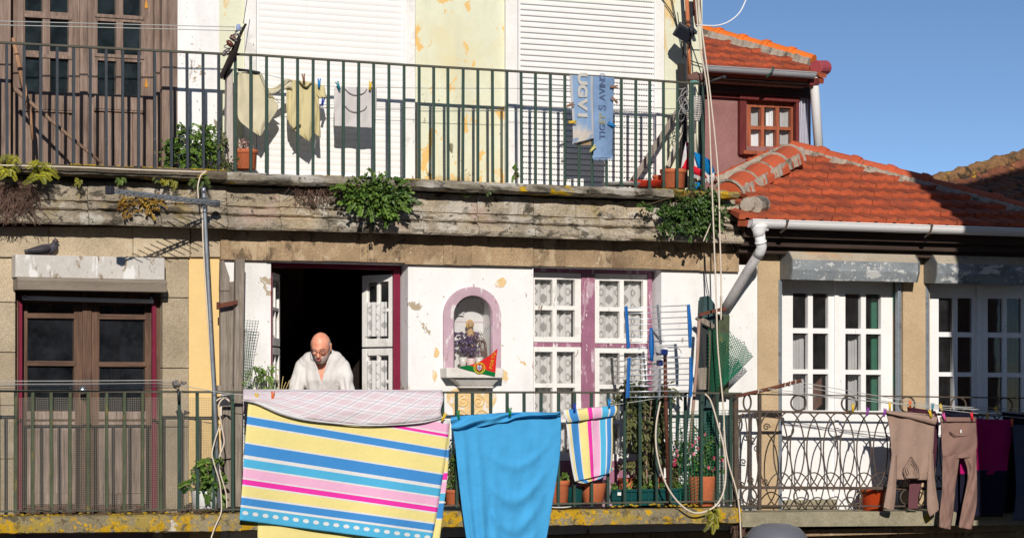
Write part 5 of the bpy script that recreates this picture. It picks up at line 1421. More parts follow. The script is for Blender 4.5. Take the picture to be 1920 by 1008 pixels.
for a in ((598, 156, .14, 'blue', 'standing on the right shoulder of the khaki shirt', .05), (634, 161, .14, 'teal', 'at the left corner of the grey shirt', -.4), (694, 161, .14, 'yellow', 'at the right corner of the grey shirt', .1), (605, 191, .09, 'dark blue', 'under the sleeve of the khaki shirt', .2), (569, 147, .14, 'wooden', 'at the neck of the khaki shirt', -.1),
          (1069, 197, .37, 'wooden', 'on the left edge of the jeans', 1.2), (1073, 229, .37, 'yellow', 'on the left edge of the jeans', 1.5), (1151, 163, .37, 'wooden', 'highest on the right edge of the jeans', 1.55), (1152, 188, .37, 'wooden', 'hanging open on the right edge of the jeans', -.9), (1147, 234, .37, 'blue', 'lowest on the right edge of the jeans', -1.1), (1111, 279, .37, 'pale yellow', 'between the two hems of the jeans', .8),
          (481, 745, .60, 'yellow', 'at the top left corner of the beach towel', 0), (511, 742, .58, 'orange', 'near the left end of the checked sheet', 0.1), (832, 781, .60, 'yellow', 'at the top right corner of the beach towel', .5), (859, 777, .62, 'green', 'at the left end of the blue sheet', -.1), (956, 772, .62, 'green', 'in the middle of the blue sheet', 0), (1077, 764, .58, 'dark blue', 'holding the left of the small striped towel', 0), (1142, 756, .58, 'blue', 'holding the right of the small striped towel', 0),
          (1599, 764, .60, 'yellow', 'alone on the line left of the jumper', 0), (1626, 771, .60, 'purple', 'hanging empty left of the jumper', .2), (1658, 773, .64, 'purple', 'at the left end of the taupe jumper', .2), (1668, 761, .62, 'yellow', 'above the left hem of the taupe jumper', 0), (1706, 757, .53, 'orange', 'on the plum top', 0), (1748, 763, .53, 'teal', 'on the plum top near the taupe jumper', .1), (1744, 775, .66, 'yellow', 'at the right end of the taupe jumper', -.3), (1764, 764, .52, 'yellow', 'on the navy top left of the leggings', -.4), (1770, 781, .68, 'pink', 'at the left of the leggings waistband', -.4), (1822, 780, .68, 'red', 'at the right of the leggings waistband', -.2), (1851, 779, .57, 'yellow', 'on the magenta shirt', 0), (1868, 769, .55, 'yellow', 'lying tilted beside the black top', -.6), (1897, 792, .60, 'orange', 'at the corner of the slate cardigan', 0)):
    peg(*a)
# ================================================================ washing lines, ropes and cables
def line(name, label, pts, d, r, mat, cat='washing line', group=None, sm=8):
    P = [W(p[0], p[1], p[2] if len(p) > 2 else d) for p in pts]
    if len(P) > 2: P = catmull(P, sm)
    o = MB().tube(P, r, 6).build(name, mat, smooth=True)
    return tag(o, label, cat, group)
GL = 'washing lines'
line('washing_line', 'upper of two thin lines in front of the wooden double door', [(-40, 39), (120, 43), (440, 51)], .36, .0035, M['clear_line'], group=GL)
line('washing_line', 'lower of two thin lines in front of the wooden double door', [(-40, 46.5), (120, 50), (445, 58)], .30, .0035, M['clear_line'], group=GL)
line('washing_line', 'thin line carrying the three pale shirts', [(441, 128), (490, 138), (600, 160), (760, 165), (960, 166), (1290, 167)], .095, .003, M['clear_line'], group=GL)
line('washing_line', 'slack rear line behind the three pale shirts', [(441, 190), (760, 202), (1000, 209), (1280, 214)], -.02, .0025, M['clear_line'], group=GL)
for i, (y0, y1, dd) in enumerate(((713, 712, .62), (718.5, 717, .58), (722, 722, .54), (727, 726, .50))):
    line('washing_line', ['topmost', 'second', 'third', 'lowest'][i] + ' of four thin lines above the left railing', [(-40, y0 + 1), (150, y0 + .5), (332, y1)], dd, .003, M['clear_line'], group=GL)
line('washing_line', 'line carrying the beach towel and the blue sheet outside the railing', [(340, 722), (400, 733), (470, 741), (640, 753), (842, 788), (1052, 771), (1160, 757), (1240, 745)], .555, .003, M['clear_line'], group=GL)
for i, (a, e, dd) in enumerate((((1500, 716), (1990, 782), .63), ((1480, 720), (1990, 790), .60), ((1440, 728), (1990, 776), .53), ((1420, 731), (1990, 768), .48))):
    line('washing_line', ['outermost', 'second outermost', 'second innermost', 'innermost'][i] + ' of four lines fanning out from the rusty pole over the right balcony', [a, ((a[0] + e[0]) / 2, (a[1] + e[1]) / 2 + 8), e], dd, .003, M['clear_line'], group=GL)
GR = 'ropes and cables'
rope = M['white_line']
line('rope', 'cream rope hanging from the roof, left strand past the corner of the upper balcony', [(1303, -20), (1312, 80), (1327, 175), (1333, 300), (1338, 430), (1343, 560), (1346, 650), (1356, 760), (1362, 850), (1384, 935), (1390, 1030)], .52, .007, rope, 'rope', GR)
line('rope', 'cream rope hanging from the roof, right strand past the corner of the upper balcony', [(1307, -20), (1318, 70), (1332, 180), (1346, 320), (1350, 450), (1352, 520), (1352, 600)], .50, .007, rope, 'rope', GR)
line('rope', 'thin cream rope slanting away from the ivy towards the wall', [(1344, 385), (1332, 420), (1319, 452)], .42, .005, rope, 'rope', GR)
line('rope', 'cream hose hanging in a long loop below the lower railing', [(1238, 752), (1230, 800), (1232, 850), (1248, 905), (1275, 944), (1306, 961), (1342, 947), (1359, 910), (1359, 850), (1346, 795), (1333, 752), (1322, 738)], .60, .008, rope, 'hose', GR)
line('cable', 'white cable sagging from the corner across the sky', [(1306, 47), (1320, 48), (1345, 48), (1368, 40), (1388, 22), (1402, -8)], .15, .006, plain('white_cable', (.78, .77, .76), .5), 'cable', GR)
line('cable', 'black cable running slantwise down the corner wall behind the floodlight', [(1235, -10), (1262, 28), (1272, 60)], -.17, .005, M['black_line'], 'cable', GR)
line('cable', 'thin dark cable curving down the corner wall', [(1258, -10), (1266, 30), (1275, 70), (1287, 108), (1320, 122)], -.16, .005, M['black_line'], 'cable', GR)
line('cable', 'dark cable hanging straight along the right edge of the upper wall', [(1279, -10), (1288, 60), (1300, 95), (1312, 130), (1322, 158)], .05, .005, M['black_line'], 'cable', GR)
line('cable', 'grey cable dropping down the corner outside the rope', [(1312, -20), (1316, 60), (1320, 110), (1322, 155)], .3, .006, plain('grey_cable', S(96, 92, 92)), 'cable', GR)
line('cable', 'dark cable hanging down the white wall right of the closed window', [(1322, 480), (1324, 520), (1330, 556)], .06, .004, M['black_line'], 'cable', GR)
line('cable', 'cream aerial cable looping over the left aerial down to the cornice', [(-40, 309), (130, 313), (250, 318), (370, 322), (386, 321), (376, 330), (371, 350), (372, 372)], .42, .006, rope, 'cable', GR)
line('cable', 'cream cable tied down along the left aerial pole', [(374, 378), (379, 400), (381, 460), (387, 560), (394, 660), (400, 740)], .455, .006, rope, 'cable', GR)
line('rope', 'white rope wound down beside the left corner post', [(404, 752), (418, 744), (430, 752), (422, 745), (410, 760), (416, 800), (420, 830), (410, 860), (414, 890), (424, 925), (425, 952)], .47, .006, rope, 'rope', GR)
line('rope', 'white rope end dangling below the left balcony slab', [(411, 800), (398, 845), (402, 870), (412, 905), (415, 940), (414, 962), (402, 990), (392, 1020)], .53, .006, rope, 'rope', GR)
line('wire', 'thin wire rising from the bundled stick up past the first shutter', [(456, 45), (460, 20), (466, -20)], .2, .003, M['black_line'], 'wire', GR)
# ================================================================ aerials, poles, posts, pots
def V(*a): return Vector(a)
# left aerial on its galvanised pole
A = thing('tv_aerial', 'grey directional TV aerial reaching out over the cornice on a galvanised pole', 'aerial', W(402, 950, .52))
b = MB(); b.tube([W(381.5, 353, .475), W(383, 380, .475), W(392, 560, .475), (W(402, 745, .475)), W(411, 952, .475)], .0145, 12); b.build('pole', M['galv'], A, smooth=True)
b = MB(); b.tube([W(381.5, 351, .475), W(382, 362, .475)], .019, 12); b.build('pole_cap', M['steel'], A, smooth=True)
p0 = W(400, 381, .42); p1 = W(206, 357, 1.15); ax = (p1 - p0).normalized(); sd = ax.cross(V(0, 0, 1)).normalized(); upv = sd.cross(ax)
b = MB(); b.bar(p0 + upv * .013, p1 + upv * .013, .010); b.bar(p0 - upv * .013, p1 - upv * .013, .010); o = b.build('boom', M['galv'], A)
b = MB(); L = (p1 - p0).length
for i in range(13):
    c = p0 + ax * (L * (i + 1) / 14.5); hl = .16 - .004 * i
    b.tube([c - sd * hl, c + sd * hl], .004, 5)
b.build('director_rods', M['galv'], A)
b = MB()
for i in range(13):
    c = p0 + ax * (L * (i + 1) / 14.5); b.cube(c, .02, .02, .038)
b.each('rod_clip', plain('grey_clip', S(104, 104, 106)), A)
b = MB(); q = Matrix((sd, ax, upv)).transposed(); b.cube(p1, .055, .05, .06, q); b.build('end_plug', M['black_plastic'], A, bevel=.005)
b = MB(); b.cube(W(384, 378, .475), .05, .05, .07); b.cube(p0 - ax * .02, .06, .07, .05, q); b.tube([W(383, 370, .50), W(383, 390, .50)], .01, 6); b.build('clamp', plain('aerial_clamp', S(96, 98, 102), .5, .4, .3), A, bevel=.005)
# blue grid aerial
A = thing('tv_aerial', 'blue and silver grid TV aerial standing behind the railing on a rusty mast', 'aerial', W(1250, 950, .34))
d0 = .70
b = MB(); b.tube([W(1247, 662, .64), W(1248, 740, .62), W(1254, 955, .36)], .0165, 10); b.build('mast', M['rust'], A, smooth=True)
def sidebar(pts, d):
    b = MB(); 
    w = [W(x, y, d) for x, y in pts]
    b.prism(w, (0, .022, 0)); return b
for i, pts in enumerate(([(1172, 574), (1177, 573), (1182, 652), (1176.5, 654)], [(1289.5, 571), (1294, 570), (1298, 612), (1297, 651), (1293, 652)], [(1178, 671), (1183, 669), (1180.5, 744), (1174.5, 746)], [(1294, 669), (1298, 668), (1300, 705), (1298, 743), (1293.5, 745)])):
    sidebar(pts, d0).build('side_bar', M['blue_plastic'], A, bevel=.004)
b = MB()
for i in range(8):
    t = i / 7; b.tube([W(lerp(1175, 1181, t), lerp(577, 652, t), d0 - .01), W(lerp(1292, 1295, t), lerp(572, 649, t), d0 - .01)], .0038, 6)
for i in range(8):
    t = i / 7; b.tube([W(lerp(1181, 1178, t), lerp(672, 744, t), d0 - .01), W(lerp(1296, 1296, t), lerp(670, 742, t), d0 - .01)], .0038, 6)
b.build('reflector_rods', M['alu'], A, smooth=True)
b = MB(); b.bar(W(1233, 571, d0 - .02), W(1239, 645, d0 - .02), .016); b.bar(W(1238, 690, d0 - .02), W(1236, 743, d0 - .02), .016); b.build('spine', M['galv'], A)
b = MB()
pr = [(614, 2.6), (625, 4.0), (640, 5.2), (655, 5.2), (668, 3.6), (677, 2.4)]
vs = []
for y, w in pr:
    for s, dd in ((-1, 0), (-.5, .03), (.5, .03), (1, 0), (.5, -.03), (-.5, -.03)):
        vs.append(W(1221 + (y - 614) * .02 + s * w, y, .86 + dd))
b.add(vs, [[i * 6 + k, i * 6 + (k + 1) % 6, (i + 1) * 6 + (k + 1) % 6, (i + 1) * 6 + k] for i in range(5) for k in range(6)] + [list(range(6)), list(range(35, 29, -1))])
b.build('front_cover', M['blue_plastic'], A, smooth=True)
b = MB(); b.cube(W(1241, 660, .72), .07, .1, .05); b.cube(W(1237, 680, .70), .04, .06, .05); b.each('joint_box', M['dark_blue_plastic'], A, bevel=.008)
b = MB(); b.quad([(1230, 648), (1246, 653), (1252, 658), (1240, 664), (1231, 660)], .76, .02); b.quad([(1212, 676), (1232, 668), (1246, 668), (1236, 675)], .78, .012); b.each('bracket_plate', plain('grey_plate', S(176, 176, 176), .5), A, bevel=.003)
b = MB(); pts = [(1215, 653), (1200, 653), (1194, 660), (1198, 668), (1215, 668)]; b.tube(catmull([W(x, y, .78) for x, y in pts]), .004, 6); pts = [(1252, 652), (1270, 652), (1277, 660), (1272, 669), (1252, 668)]; b.tube(catmull([W(x, y, .78) for x, y in pts]), .004, 6); b.build('dipole_loop', M['alu'], A, smooth=True)
b = MB(); e0 = W(1221, 617, .86); e1 = W(1240, 640, .70); b.bar(e0, e1, .014); b.build('strut', M['galv'], A)
b = MB()
for i in range(7):
    y = 616 + i * 4.2; dd = .80 - i * .012; b.tube([W(1226 + i, y, dd), W(1240 + i * 1.0, y - .5, dd)], .003, 5)
b.build('director_rods', M['alu'], A)
# floodlight and rusty pole at the upper corner
P_ = thing('rusty_pole', 'orange rusty iron pole standing at the right corner of the upper wall', 'pole', W(1291, 155, .0))
b = MB(); b.tube([W(1286, -30, .0), W(1290, 40, .0), W(1291, 80, .0), W(1293, 156, -.02)], .018, 10); b.build('pole_shaft', M['orange_rust'], P_, smooth=True)
b = MB(); b.tube([W(1289.5, 39, .0), W(1289.7, 45, .0)], .022, 10); b.tube([W(1290, 50, .0), W(1290.3, 55, .0)], .0215, 10); b.each('pole_collar', M['rust'], P_, smooth=True)
Fz = thing('floodlight', 'black square floodlight tilted downwards beside the rusty pole', 'floodlight', W(1284, 60, .12))
fr = Matrix.Rotation(math.radians(22), 3, 'Y') @ Matrix.Rotation(math.radians(28), 3, 'X') @ Matrix.Rotation(math.radians(-20), 3, 'Z')
b = MB(); b.cube(W(1283, 62, .12), .17, .055, .13, fr); b.build('housing', M['black_plastic'], Fz, bevel=.008)
b = MB(); b.cube(W(1281, 64, .155), .135, .02, .10, fr); b.build('glass_front', plain('dark_lens', (.015, .016, .022), .12, .6), Fz, bevel=.003)
b = MB(); b.bar(W(1284, 60, .10), W(1280, 108, -.17), .012); b.bar(W(1298, 55, .08), W(1304, 62, .02), .03); b.build('mounting_arm', M['black_plastic'], Fz)
b = MB(); b.box(1293, 3, 1301, 30, -.02, .06); b.build('junction_box', M['black_plastic'], None); tag(C.objects[-1] if False else bpy.data.objects['junction_box'], 'small dark junction box high on the corner beside the rusty pole', 'junction box')
b = MB(); b.tube([W(1302, -20, .02), W(1306, 40, .0), W(1309, 50, .0)], .02, 8); tag(b.build('old_pipe', M['rust'], smooth=True), 'short brown old pipe high at the building corner behind the ropes', 'pipe')
# bundle on the upper post
U = thing('corner_prop', 'dark bundle of sticks wired to a whitewashed wooden post on the upper balcony', 'prop', W(432, 318, .28))
b = MB(); vs = [(426, 135), (437, 128), (438, 318), (424, 318)]; b.quad(vs, .24, .07); b.build('post', surf('whitewashed_post', S(206, 196, 186), var=.15, scale=4, stretch=(3, 3, .5), bump=.6, patches=[(S(120, 108, 96), 6, .58, .06, (3, 3, .5))]), U, bevel=.008)
b = MB(); b.tube([W(461, 45, .50), W(452, 62, .46), W(438, 92, .38), W(420, 130, .30), W(415, 148, .28)], [.010, .013, .016, .014, .010], 8); b.tube([W(449, 73, .44), W(438, 100, .36), W(424, 135, .26), W(420, 150, .24)], [.016, .03, .026, .008], 8); b.tube([W(445, 82, .40), W(430, 112, .34), W(414, 145, .30)], .018, 7); b.each('stick', plain('black_bark', (.022, .016, .014), .9), U)
b = MB()
for i in range(8):
    c = W(448 - i * 3.6, 55 + i * 6.5, .47 - i * .015)
    pts = [c + V(.03 * math.cos(a) + .012 * math.sin(i), .03 * math.sin(a), .018 * math.cos(a + i)) for a in [k * .7 for k in range(9)]]
    b.tube(pts, .005, 5, closed=True)
b.build('wire_loop', plain('grey_wire', S(150, 140, 140)), U)
b = MB(); b.ball(W(447, 52, .5), .02, .015, .03); b.build('blue_rag', cloth('pale_blue_rag', S(170, 186, 226)), U, smooth=True)
b = MB(); b.ball(W(431, 82, .42), .035, .03, .022, Matrix.Rotation(.8, 3, 'Y')); b.ball(W(437, 71, .43), .03, .025, .02, Matrix.Rotation(.8, 3, 'Y')); b.each('insulator', plain('brown_insulator', S(110, 62, 44), .3), U, smooth=True)
# lower left post of grey boards
U = thing('board_screen', 'old grey wooden board screen with a rusty hinge standing between the two balconies', 'screen', W(437, 950, .2))
WO = M['old_wood']
b = MB(); b.quad([(414, 489), (420, 487), (431, 520), (431, 545), (413, 545)], .17, .05); b.build('board', WO, U, bevel=.006)
b = MB(); b.quad([(413, 541), (417, 530), (440, 527), (442, 540), (441, 722), (414, 722)], .16, .045); b.build('board', WO, U, bevel=.006)
b = MB(); b.quad([(442.5, 486), (460, 484), (456, 735), (453, 950), (437, 950), (439, 735)], .22, .06); b.build('post', WO, U, bevel=.008)
b = MB(); b.quad([(408, 722), (436, 720), (440, 736), (409, 738)], .22, .05); b.quad([(418, 760), (436, 760), (434, 950), (416, 950)], .16, .04); b.quad([(404, 856), (438, 851), (438, 858), (404, 863)], .19, .02); b.each('lower_board', WO, U, bevel=.006)
b = MB(); b.quad([(408, 569), (446, 562), (446, 571), (408, 578)], .235, .012); b.tube([W(409, 566, .24), W(409, 580, .24)], .014, 8); b.ball(W(441, 569, .25), .012); b.build('hinge_strap', M['rust'], U, bevel=.003)
# pulley on the left railing
U = thing('line_pulley', 'small grey pulley on a black post above the left railing', 'pulley', W(335, 750, .5))
b = MB(); b.tube([W(335, 752, .5), W(334, 728, .5)], .010, 8); b.build('stand', M['black_plastic'], U, smooth=True)
b = MB(); b.lathe(W(330, 720, .5), [(.028, -.022), (.036, -.012), (.02, 0), (.036, .012), (.028, .022)], 14, rot=Matrix.Rotation(1.2, 3, 'Y')); b.tube([W(336, 722, .5), W(346, 718, .5), W(349, 716, .5)], .009, 6); b.ball(W(341, 716, .5), .012); b.build('pulley_wheel', plain('grey_pulley', S(120, 112, 108)), U, smooth=True)
# leaning sticks on the upper left balcony
b = MB(); b.tube([W(25, 72, -.1), W(33, 110, -.06), W(42, 150, -.02)], [.016, .02, .022], 8); b.tube([W(42, 146, -.02), W(48, 175, .0), W(57, 215, .02), W(61, 262, .0)], [.02, .018, .015, .01], 8); tag(b.build('leaning_stick', wood('pale_stick', S(150, 112, 84), S(206, 160, 124)), smooth=True), 'pale stick leaning against the weathered double door', 'stick')
b = MB(); b.tube([W(27, 166, .0), W(60, 195, .05), W(120, 247, .12), W(190, 305, .2)], [.02, .016, .014, .012], 8); tag(b.build('broom_handle', wood('stick_wood', S(110, 88, 72), S(170, 140, 118)), smooth=True), 'long broken stick lying slantwise behind the upper left railing', 'stick')
# ---- pots
def pot(name, label, px, py0, py1, w0, w1, d, mat, cat='plant pot', rim=True, group='plant pots', n=24):
    zt, zb = Z(px, py0, d), Z(px, py1, d); x = X(px, d); h = zt - zb; r0 = w0 / 199 / 2; r1 = w1 / 199 / 2
    T = thing(name, label, cat, (x, -d, zb), group)
    b = MB()
    if rim: prof = [(0, .01), (r1 - .01, 0), (r1, .004), (r0 * .93, h * .78), (r0 * .95, h * .79), (r0, h * .8), (r0 * 1.02, h * .98), (r0 * 1.0, h), (r0 * .9, h), (r0 * .86, h * .86), (0, h * .86)]
    else: prof = [(0, .01), (r1 - .01, 0), (r1, .006), (r0 * .97, h * .9), (r0, h * .97), (r0, h), (r0 * .92, h), (r0 * .88, h * .86), (0, h * .86)]
    b.lathe((x, -d, zb), prof, n); b.build('pot_body', mat, T, smooth=False if False else True)
    b = MB(); b.lathe((x, -d, zb), [(0, h * .9), (r0 * .86, h * .88)], 16); b.build('soil', M['soil'], T)
    return T
pot('terracotta_pot', 'terracotta pot at the left of the pale shirts, below the jumper', 460, 281, 318, 40, 34, .12, M['terracotta'])
pot('terracotta_pot', 'large terracotta pot on the upper balcony below the rope corner', 1262, 318, 354, 46, 40, .14, M['terracotta'])
pot('terracotta_pot', 'small terracotta pot half hidden behind the large one on the upper balcony', 1237, 329, 352, 26, 20, .02, M['terracotta'])
pot('white_pot', 'white plastic pot with a leafy plant behind the left railing', 384, 919, 957, 46, 38, .34, M['white_pot'], rim=False)
pot('terracotta_pot', 'terracotta pot between the beach towel and the blue sheet', 850, 917, 949, 30, 25, .34, M['terracotta'])
pot('terracotta_pot', 'terracotta pot partly covered by the right edge of the blue sheet', 1047, 900, 945, 38, 32, .34, M['terracotta'])
pot('teal_pot', 'dark teal plastic pot beside the sheet-covered terracotta pot', 1076, 912, 948, 34, 28, .30, M['teal_pot'], rim=False)
pot('terracotta_pot', 'wide terracotta bowl pot under the small striped towel', 1112, 905, 944, 46, 34, .32, M['terracotta'], rim=False)
pot('ridged_pot', 'tall terracotta pot of pink flowers inside the green net', 1316, 892, 948, 50, 44, .30, M['terracotta'], rim=False)
pot('orange_pot', 'orange red plastic pot behind the taupe jumper on the right balcony', 1637, 914, 957, 46, 36, .25, M['orange_pot'])
b = MB(); zt = Z(1212, 341, .1); b.lathe((X(1212, .1), -.1, Z(1212, 352, .1)), [(0, .004), (.13, 0), (.165, .05), (.17, .055), (.155, .05), (.12, .012), (0, .01)], 24)
tag(b.build('dish', M['red_plastic'], smooth=True), 'shallow red plastic dish on the upper balcony floor', 'dish')
b = MB(); b.lathe((X(1165, .1), -.1, Z(1165, 348, .1)), [(0, .004), (.15, 0), (.17, .02), (.172, .022), (.14, .008), (0, .01)], 24)
tag(b.build('plate', M['white_pot'], smooth=True), 'flat white plate on the upper balcony floor left of the red dish', 'plate')
b = MB(); b.lathe((X(1048, .42), -.42, Z(1048, 951.5, .42)), [(0, .002), (.07, 0), (.11, .012), (.105, .014), (0, .008)], 24)
tag(b.build('saucer', M['white_pot'], smooth=True), 'flat white saucer at the slab edge by the blue sheet', 'saucer')
# green planter trough with ribs, terracotta trough behind it
T = thing('planter_trough', 'long dark teal planter trough with low green plants behind the railing', 'planter', W(1215, 948, .30))
r = rect(1147, 917, 1284, 947, .34); b = MB(); w0 = .02
vs = [(r[0], -.34, r[3]), (r[2], -.34, r[3]), (r[2], -.16, r[3]), (r[0], -.16, r[3]), (r[0] + w0, -.325, r[1]), (r[2] - w0, -.325, r[1]), (r[2] - w0, -.175, r[1]), (r[0] + w0, -.175, r[1])]
b.add(vs, [[0, 4, 5, 1], [1, 5, 6, 2], [2, 6, 7, 3], [3, 7, 4, 0], [4, 7, 6, 5], [0, 1, 2, 3]]); b.build('trough_body', M['teal_pot'], T, bevel=.004)
b = MB()
b.wbox(r[0] - .01, r[3] - .018, r[2] + .01, r[3] + .006, .352, .012); b.wbox(r[0] + .006, r[3] - .085, r[2] - .006, r[3] - .075, .343, .012)
for i in range(9): xx = lerp(r[0] + .02, r[2] - .02, i / 8); b.wbox(xx - .006, r[1], xx + .006, r[3] - .02, .347, .012)
b.build('trough_ribs', M['teal_pot'], T, bevel=.002)
b = MB(); b.box(1158, 922, 1164.5, 928, .356, .003); b.build('price_sticker', M['white_paint'], T)
b = MB(); r = rect(1174, 896, 1240, 945, .08); b.wbox(*r, .08, .14); b.wbox(r[0] - .01, r[3] - .03, r[2] + .01, r[3] + .004, .09, .16); tag(b.build('terracotta_trough', M['terracotta'], bevel=.006), 'terracotta trough standing against the mauve panel behind the teal planter', 'planter')
# turned mauve stand
b = MB(); b.lathe((X(1138, .30), -.30, Z(1138, 950, .30)), [(0, 0), (.045, 0), (.05, .02), (.03, .05), (.022, .09), (.035, .13), (.042, .17), (.03, .21), (.035, .235), (0, .24)], 16); tag(b.build('turned_stand', M['pale_mauve'], smooth=True), 'small turned mauve stand left of the teal planter', 'stand')
# ---- clutter at the upper right corner
WO2 = wood('grey_batten', S(120, 108, 98), S(186, 172, 160)); WO3 = wood('pale_batten', S(190, 178, 160), S(232, 222, 206))
b = MB(); b.bar(W(1183, 345, .05), W(1270, 210, -.05), .022, .05); tag(b.build('batten', WO2, bevel=.003), 'grey wooden batten leaning across the slotted shutter', 'batten')
b = MB(); b.bar(W(1252, 312, .02), W(1291, 212, -.08), .02, .035); tag(b.build('batten', WO3, bevel=.003), 'pale narrow batten leaning at the corner post', 'batten')
b = MB(); b.bar(W(1246, 325, -.1), W(1288, 236, -.12), .04, .03); tag(b.build('batten', WO2, bevel=.003), 'thick grey batten leaning behind the pale one', 'batten')
b = MB(); b.tube([W(1277, 120, -.1), W(1280, 200, -.08), W(1283, 352, -.06)], .035, 8); tag(b.build('charred_plank', plain('charred_wood', (.02, .018, .017), .9), bevel=.003), 'black charred plank standing upright in the corner of the upper balcony', 'plank')
b = MB(); b.tube([W(1302, 160, .05), W(1305, 350, .05)], .012, 8); tag(b.build('broomstick', WO3, smooth=True), 'pale broomstick standing upright behind the corner post', 'stick')
b = MB()
def lump(u, p): return p * (1 + .22 * nz(u.x * 2.2, u.y * 2.2, u.z * 2.2) + .08 * nz(u.x * 6, u.y * 6, u.z * 6))
b.ball(W(1306, 147, .27), .085, .07, .05, nu=24, nv=16, fn=lump); o = tag(b.build('rag_bundle', cloth('brown_rag', S(134, 100, 90), bump=.6), smooth=True), 'dusty brown rag bundle on top of the upper corner post', 'rag')
b = MB(); b.ball(W(1303, 154, .30), .05, .03, .016, nu=20, nv=12, fn=lump); b.build('teal_cloth', cloth('teal_rag', S(120, 168, 160)), o, smooth=True)
b = MB(); b.tube([W(1320, 158, .3), W(1340, 150, .35), W(1359, 143, .4)], .010, 6); b.ball(W(1358, 145, .4), .018); tag(b.build('bracket_arm', M['dark_iron'], smooth=True), 'dark iron arm sticking out to the right of the upper corner post', 'bracket')
b = MB()
for k in range(12):
    z = lerp(182, 226, k / 11); rr = .055 * (1 - .55 * (k / 11) ** 2) ; c = W(1306, z, .23)
    b.tube([c + V(rr * math.cos(a), rr * math.sin(a), 0) for a in [i * math.pi / 8 for i in range(16)]], .0045, 5, closed=True)
for i in range(8):
    a = i * math.pi / 4; b.tube([W(1306, lerp(182, 226, k / 11), .23) + V(math.cos(a), math.sin(a), 0) * (.055 * (1 - .55 * (k / 11) ** 2)) for k in range(12)], .003, 4)
tag(b.build('wire_basket', plain('white_wicker', S(206, 200, 196), .7)), 'narrow white wire basket hung on the corner post of the upper balcony', 'basket')
b = MB()
rr_ = random.Random(5)
for k in range(7):
    c = W(1281 + rr_.uniform(-5, 5), 178 + k * 6, .30); r0 = rr_.uniform(.025, .05); t0 = rr_.uniform(0, 3)
    b.tube([c + V(r0 * math.cos(a), .04 * math.sin(a + t0), r0 * math.sin(a) * 1.3) for a in [i * math.pi / 7 for i in range(14)]], .0035, 5, closed=True)
tag(b.build('wire_coil', plain('grey_wire_coil', S(176, 172, 170), .5)), 'tangle of pale wire hooked on the upper corner post', 'wire')
# folded beach umbrella
U = thing('folded_umbrella', 'folded red, white and blue beach umbrella lying behind the upper corner post', 'umbrella', W(1310, 350, .1))
RED = cloth('umbrella_red', S(230, 40, 62)); WHT = cloth('umbrella_white', S(236, 232, 232)); UBL = cloth('umbrella_blue', S(20, 130, 200))
def panel(name, pts, d, mat, bow=.03):
    b = MB(); c = [W(x, y, d) for x, y in pts]; n = len(c); ctr = sum(c, Vector()) / n + V(0, -bow, 0)
    vs = []; rings = 6
    for k in range(rings):
        t = k / rings
        for i, p in enumerate(c):
            q = p.lerp(ctr, 1 - (1 - t)); q = p * (1 - t) + ctr * t; q.y = p.y * (1 - t) + ctr.y * t - bow * math.sin(t * math.pi / 2) * .5 + .008 * math.sin(i * 2.1 + k); vs.append(q)
    vs.append(ctr + V(0, -bow * .5, 0))
    fs = [[k * n + i, k * n + (i + 1) % n, (k + 1) * n + (i + 1) % n, (k + 1) * n + i] for k in range(rings - 1) for i in range(n)] + [[(rings - 1) * n + i, (rings - 1) * n + (i + 1) % n, rings * n] for i in range(n)]
    b.add(vs, fs); return b.build(name, mat, U, smooth=True, recalc=False, solid=.004)
panel('white_panel', [(1286, 265), (1289, 266), (1286, 290), (1281, 318), (1276, 318), (1280, 290)], .14, WHT)
panel('red_panel', [(1287, 266), (1293.5, 270), (1294.5, 320), (1278, 317), (1283, 290)], .15, RED)
panel('red_panel', [(1300, 310), (1322, 322), (1325, 334), (1314, 334), (1300, 322)], .16, RED)
panel('white_panel', [(1301, 292), (1308, 300), (1312, 314), (1324, 328), (1338, 340), (1330, 347), (1318, 332), (1302, 320)], .145, WHT)
panel('blue_panel', [(1301, 285), (1314, 289), (1331, 301), (1343, 328), (1325, 326), (1308, 314)], .17, UBL)
panel('blue_panel', [(1302, 344), (1312, 341), (1312, 350), (1304, 356)], .16, UBL)
panel('white_panel', [(1326, 320), (1338, 316), (1340, 335), (1334, 348)], .14, WHT)
b = MB()
for i in range(14): b.tube([W(1300 + i * 1.7, 326 + i * .6, .19), W(1301 + i * 1.7, 333 + i * .7, .19)], .003, 4)
b.build('fringe', WHT, U)
# ---- right end of the lower balcony
U = thing('teal_post', 'flaky dark teal post with an iron strap at the right end of the white wall', 'post', W(1330, 945, .25))
b = MB(); b.quad([(1320, 556), (1330, 554), (1341, 570), (1343, 640), (1343, 942), (1318, 942), (1321, 700), (1316, 640)], .14, .09); b.build('post_shaft', M['teal_wood'], U, bevel=.006)
b = MB(); b.bar(W(1311, 590, .26), W(1354, 579, .26), .014, .03); b.tube([W(1352, 554, .27), W(1352, 584, .27)], .011, 8); b.ball(W(1358, 580, .27), .022); b.build('iron_strap', M['rust'], U, bevel=.003)
b = MB(); b.quad([(1307, 597), (1313, 592), (1336, 604), (1342, 612), (1336, 616), (1318, 606)], .22, .05); b.quad([(1308, 690), (1326, 688), (1326, 730), (1312, 730)], .2, .04); b.each('broken_board', WO, U, bevel=.004)
b = MB(); b.quad([(1314, 612), (1330, 620), (1328, 688), (1321, 690)], .155, .05); b.build('dark_brace', plain('dark_brace', (.03, .032, .034), .8), U)
b = MB(); b.quad([(1347, 590), (1352, 588), (1369, 590), (1367, 742), (1350, 742)], .12, .08); tag(b.build('mossy_post', M['mossy_iron'], bevel=.01), 'mossy grey post beside the flaky teal post at the end of the wall', 'post')
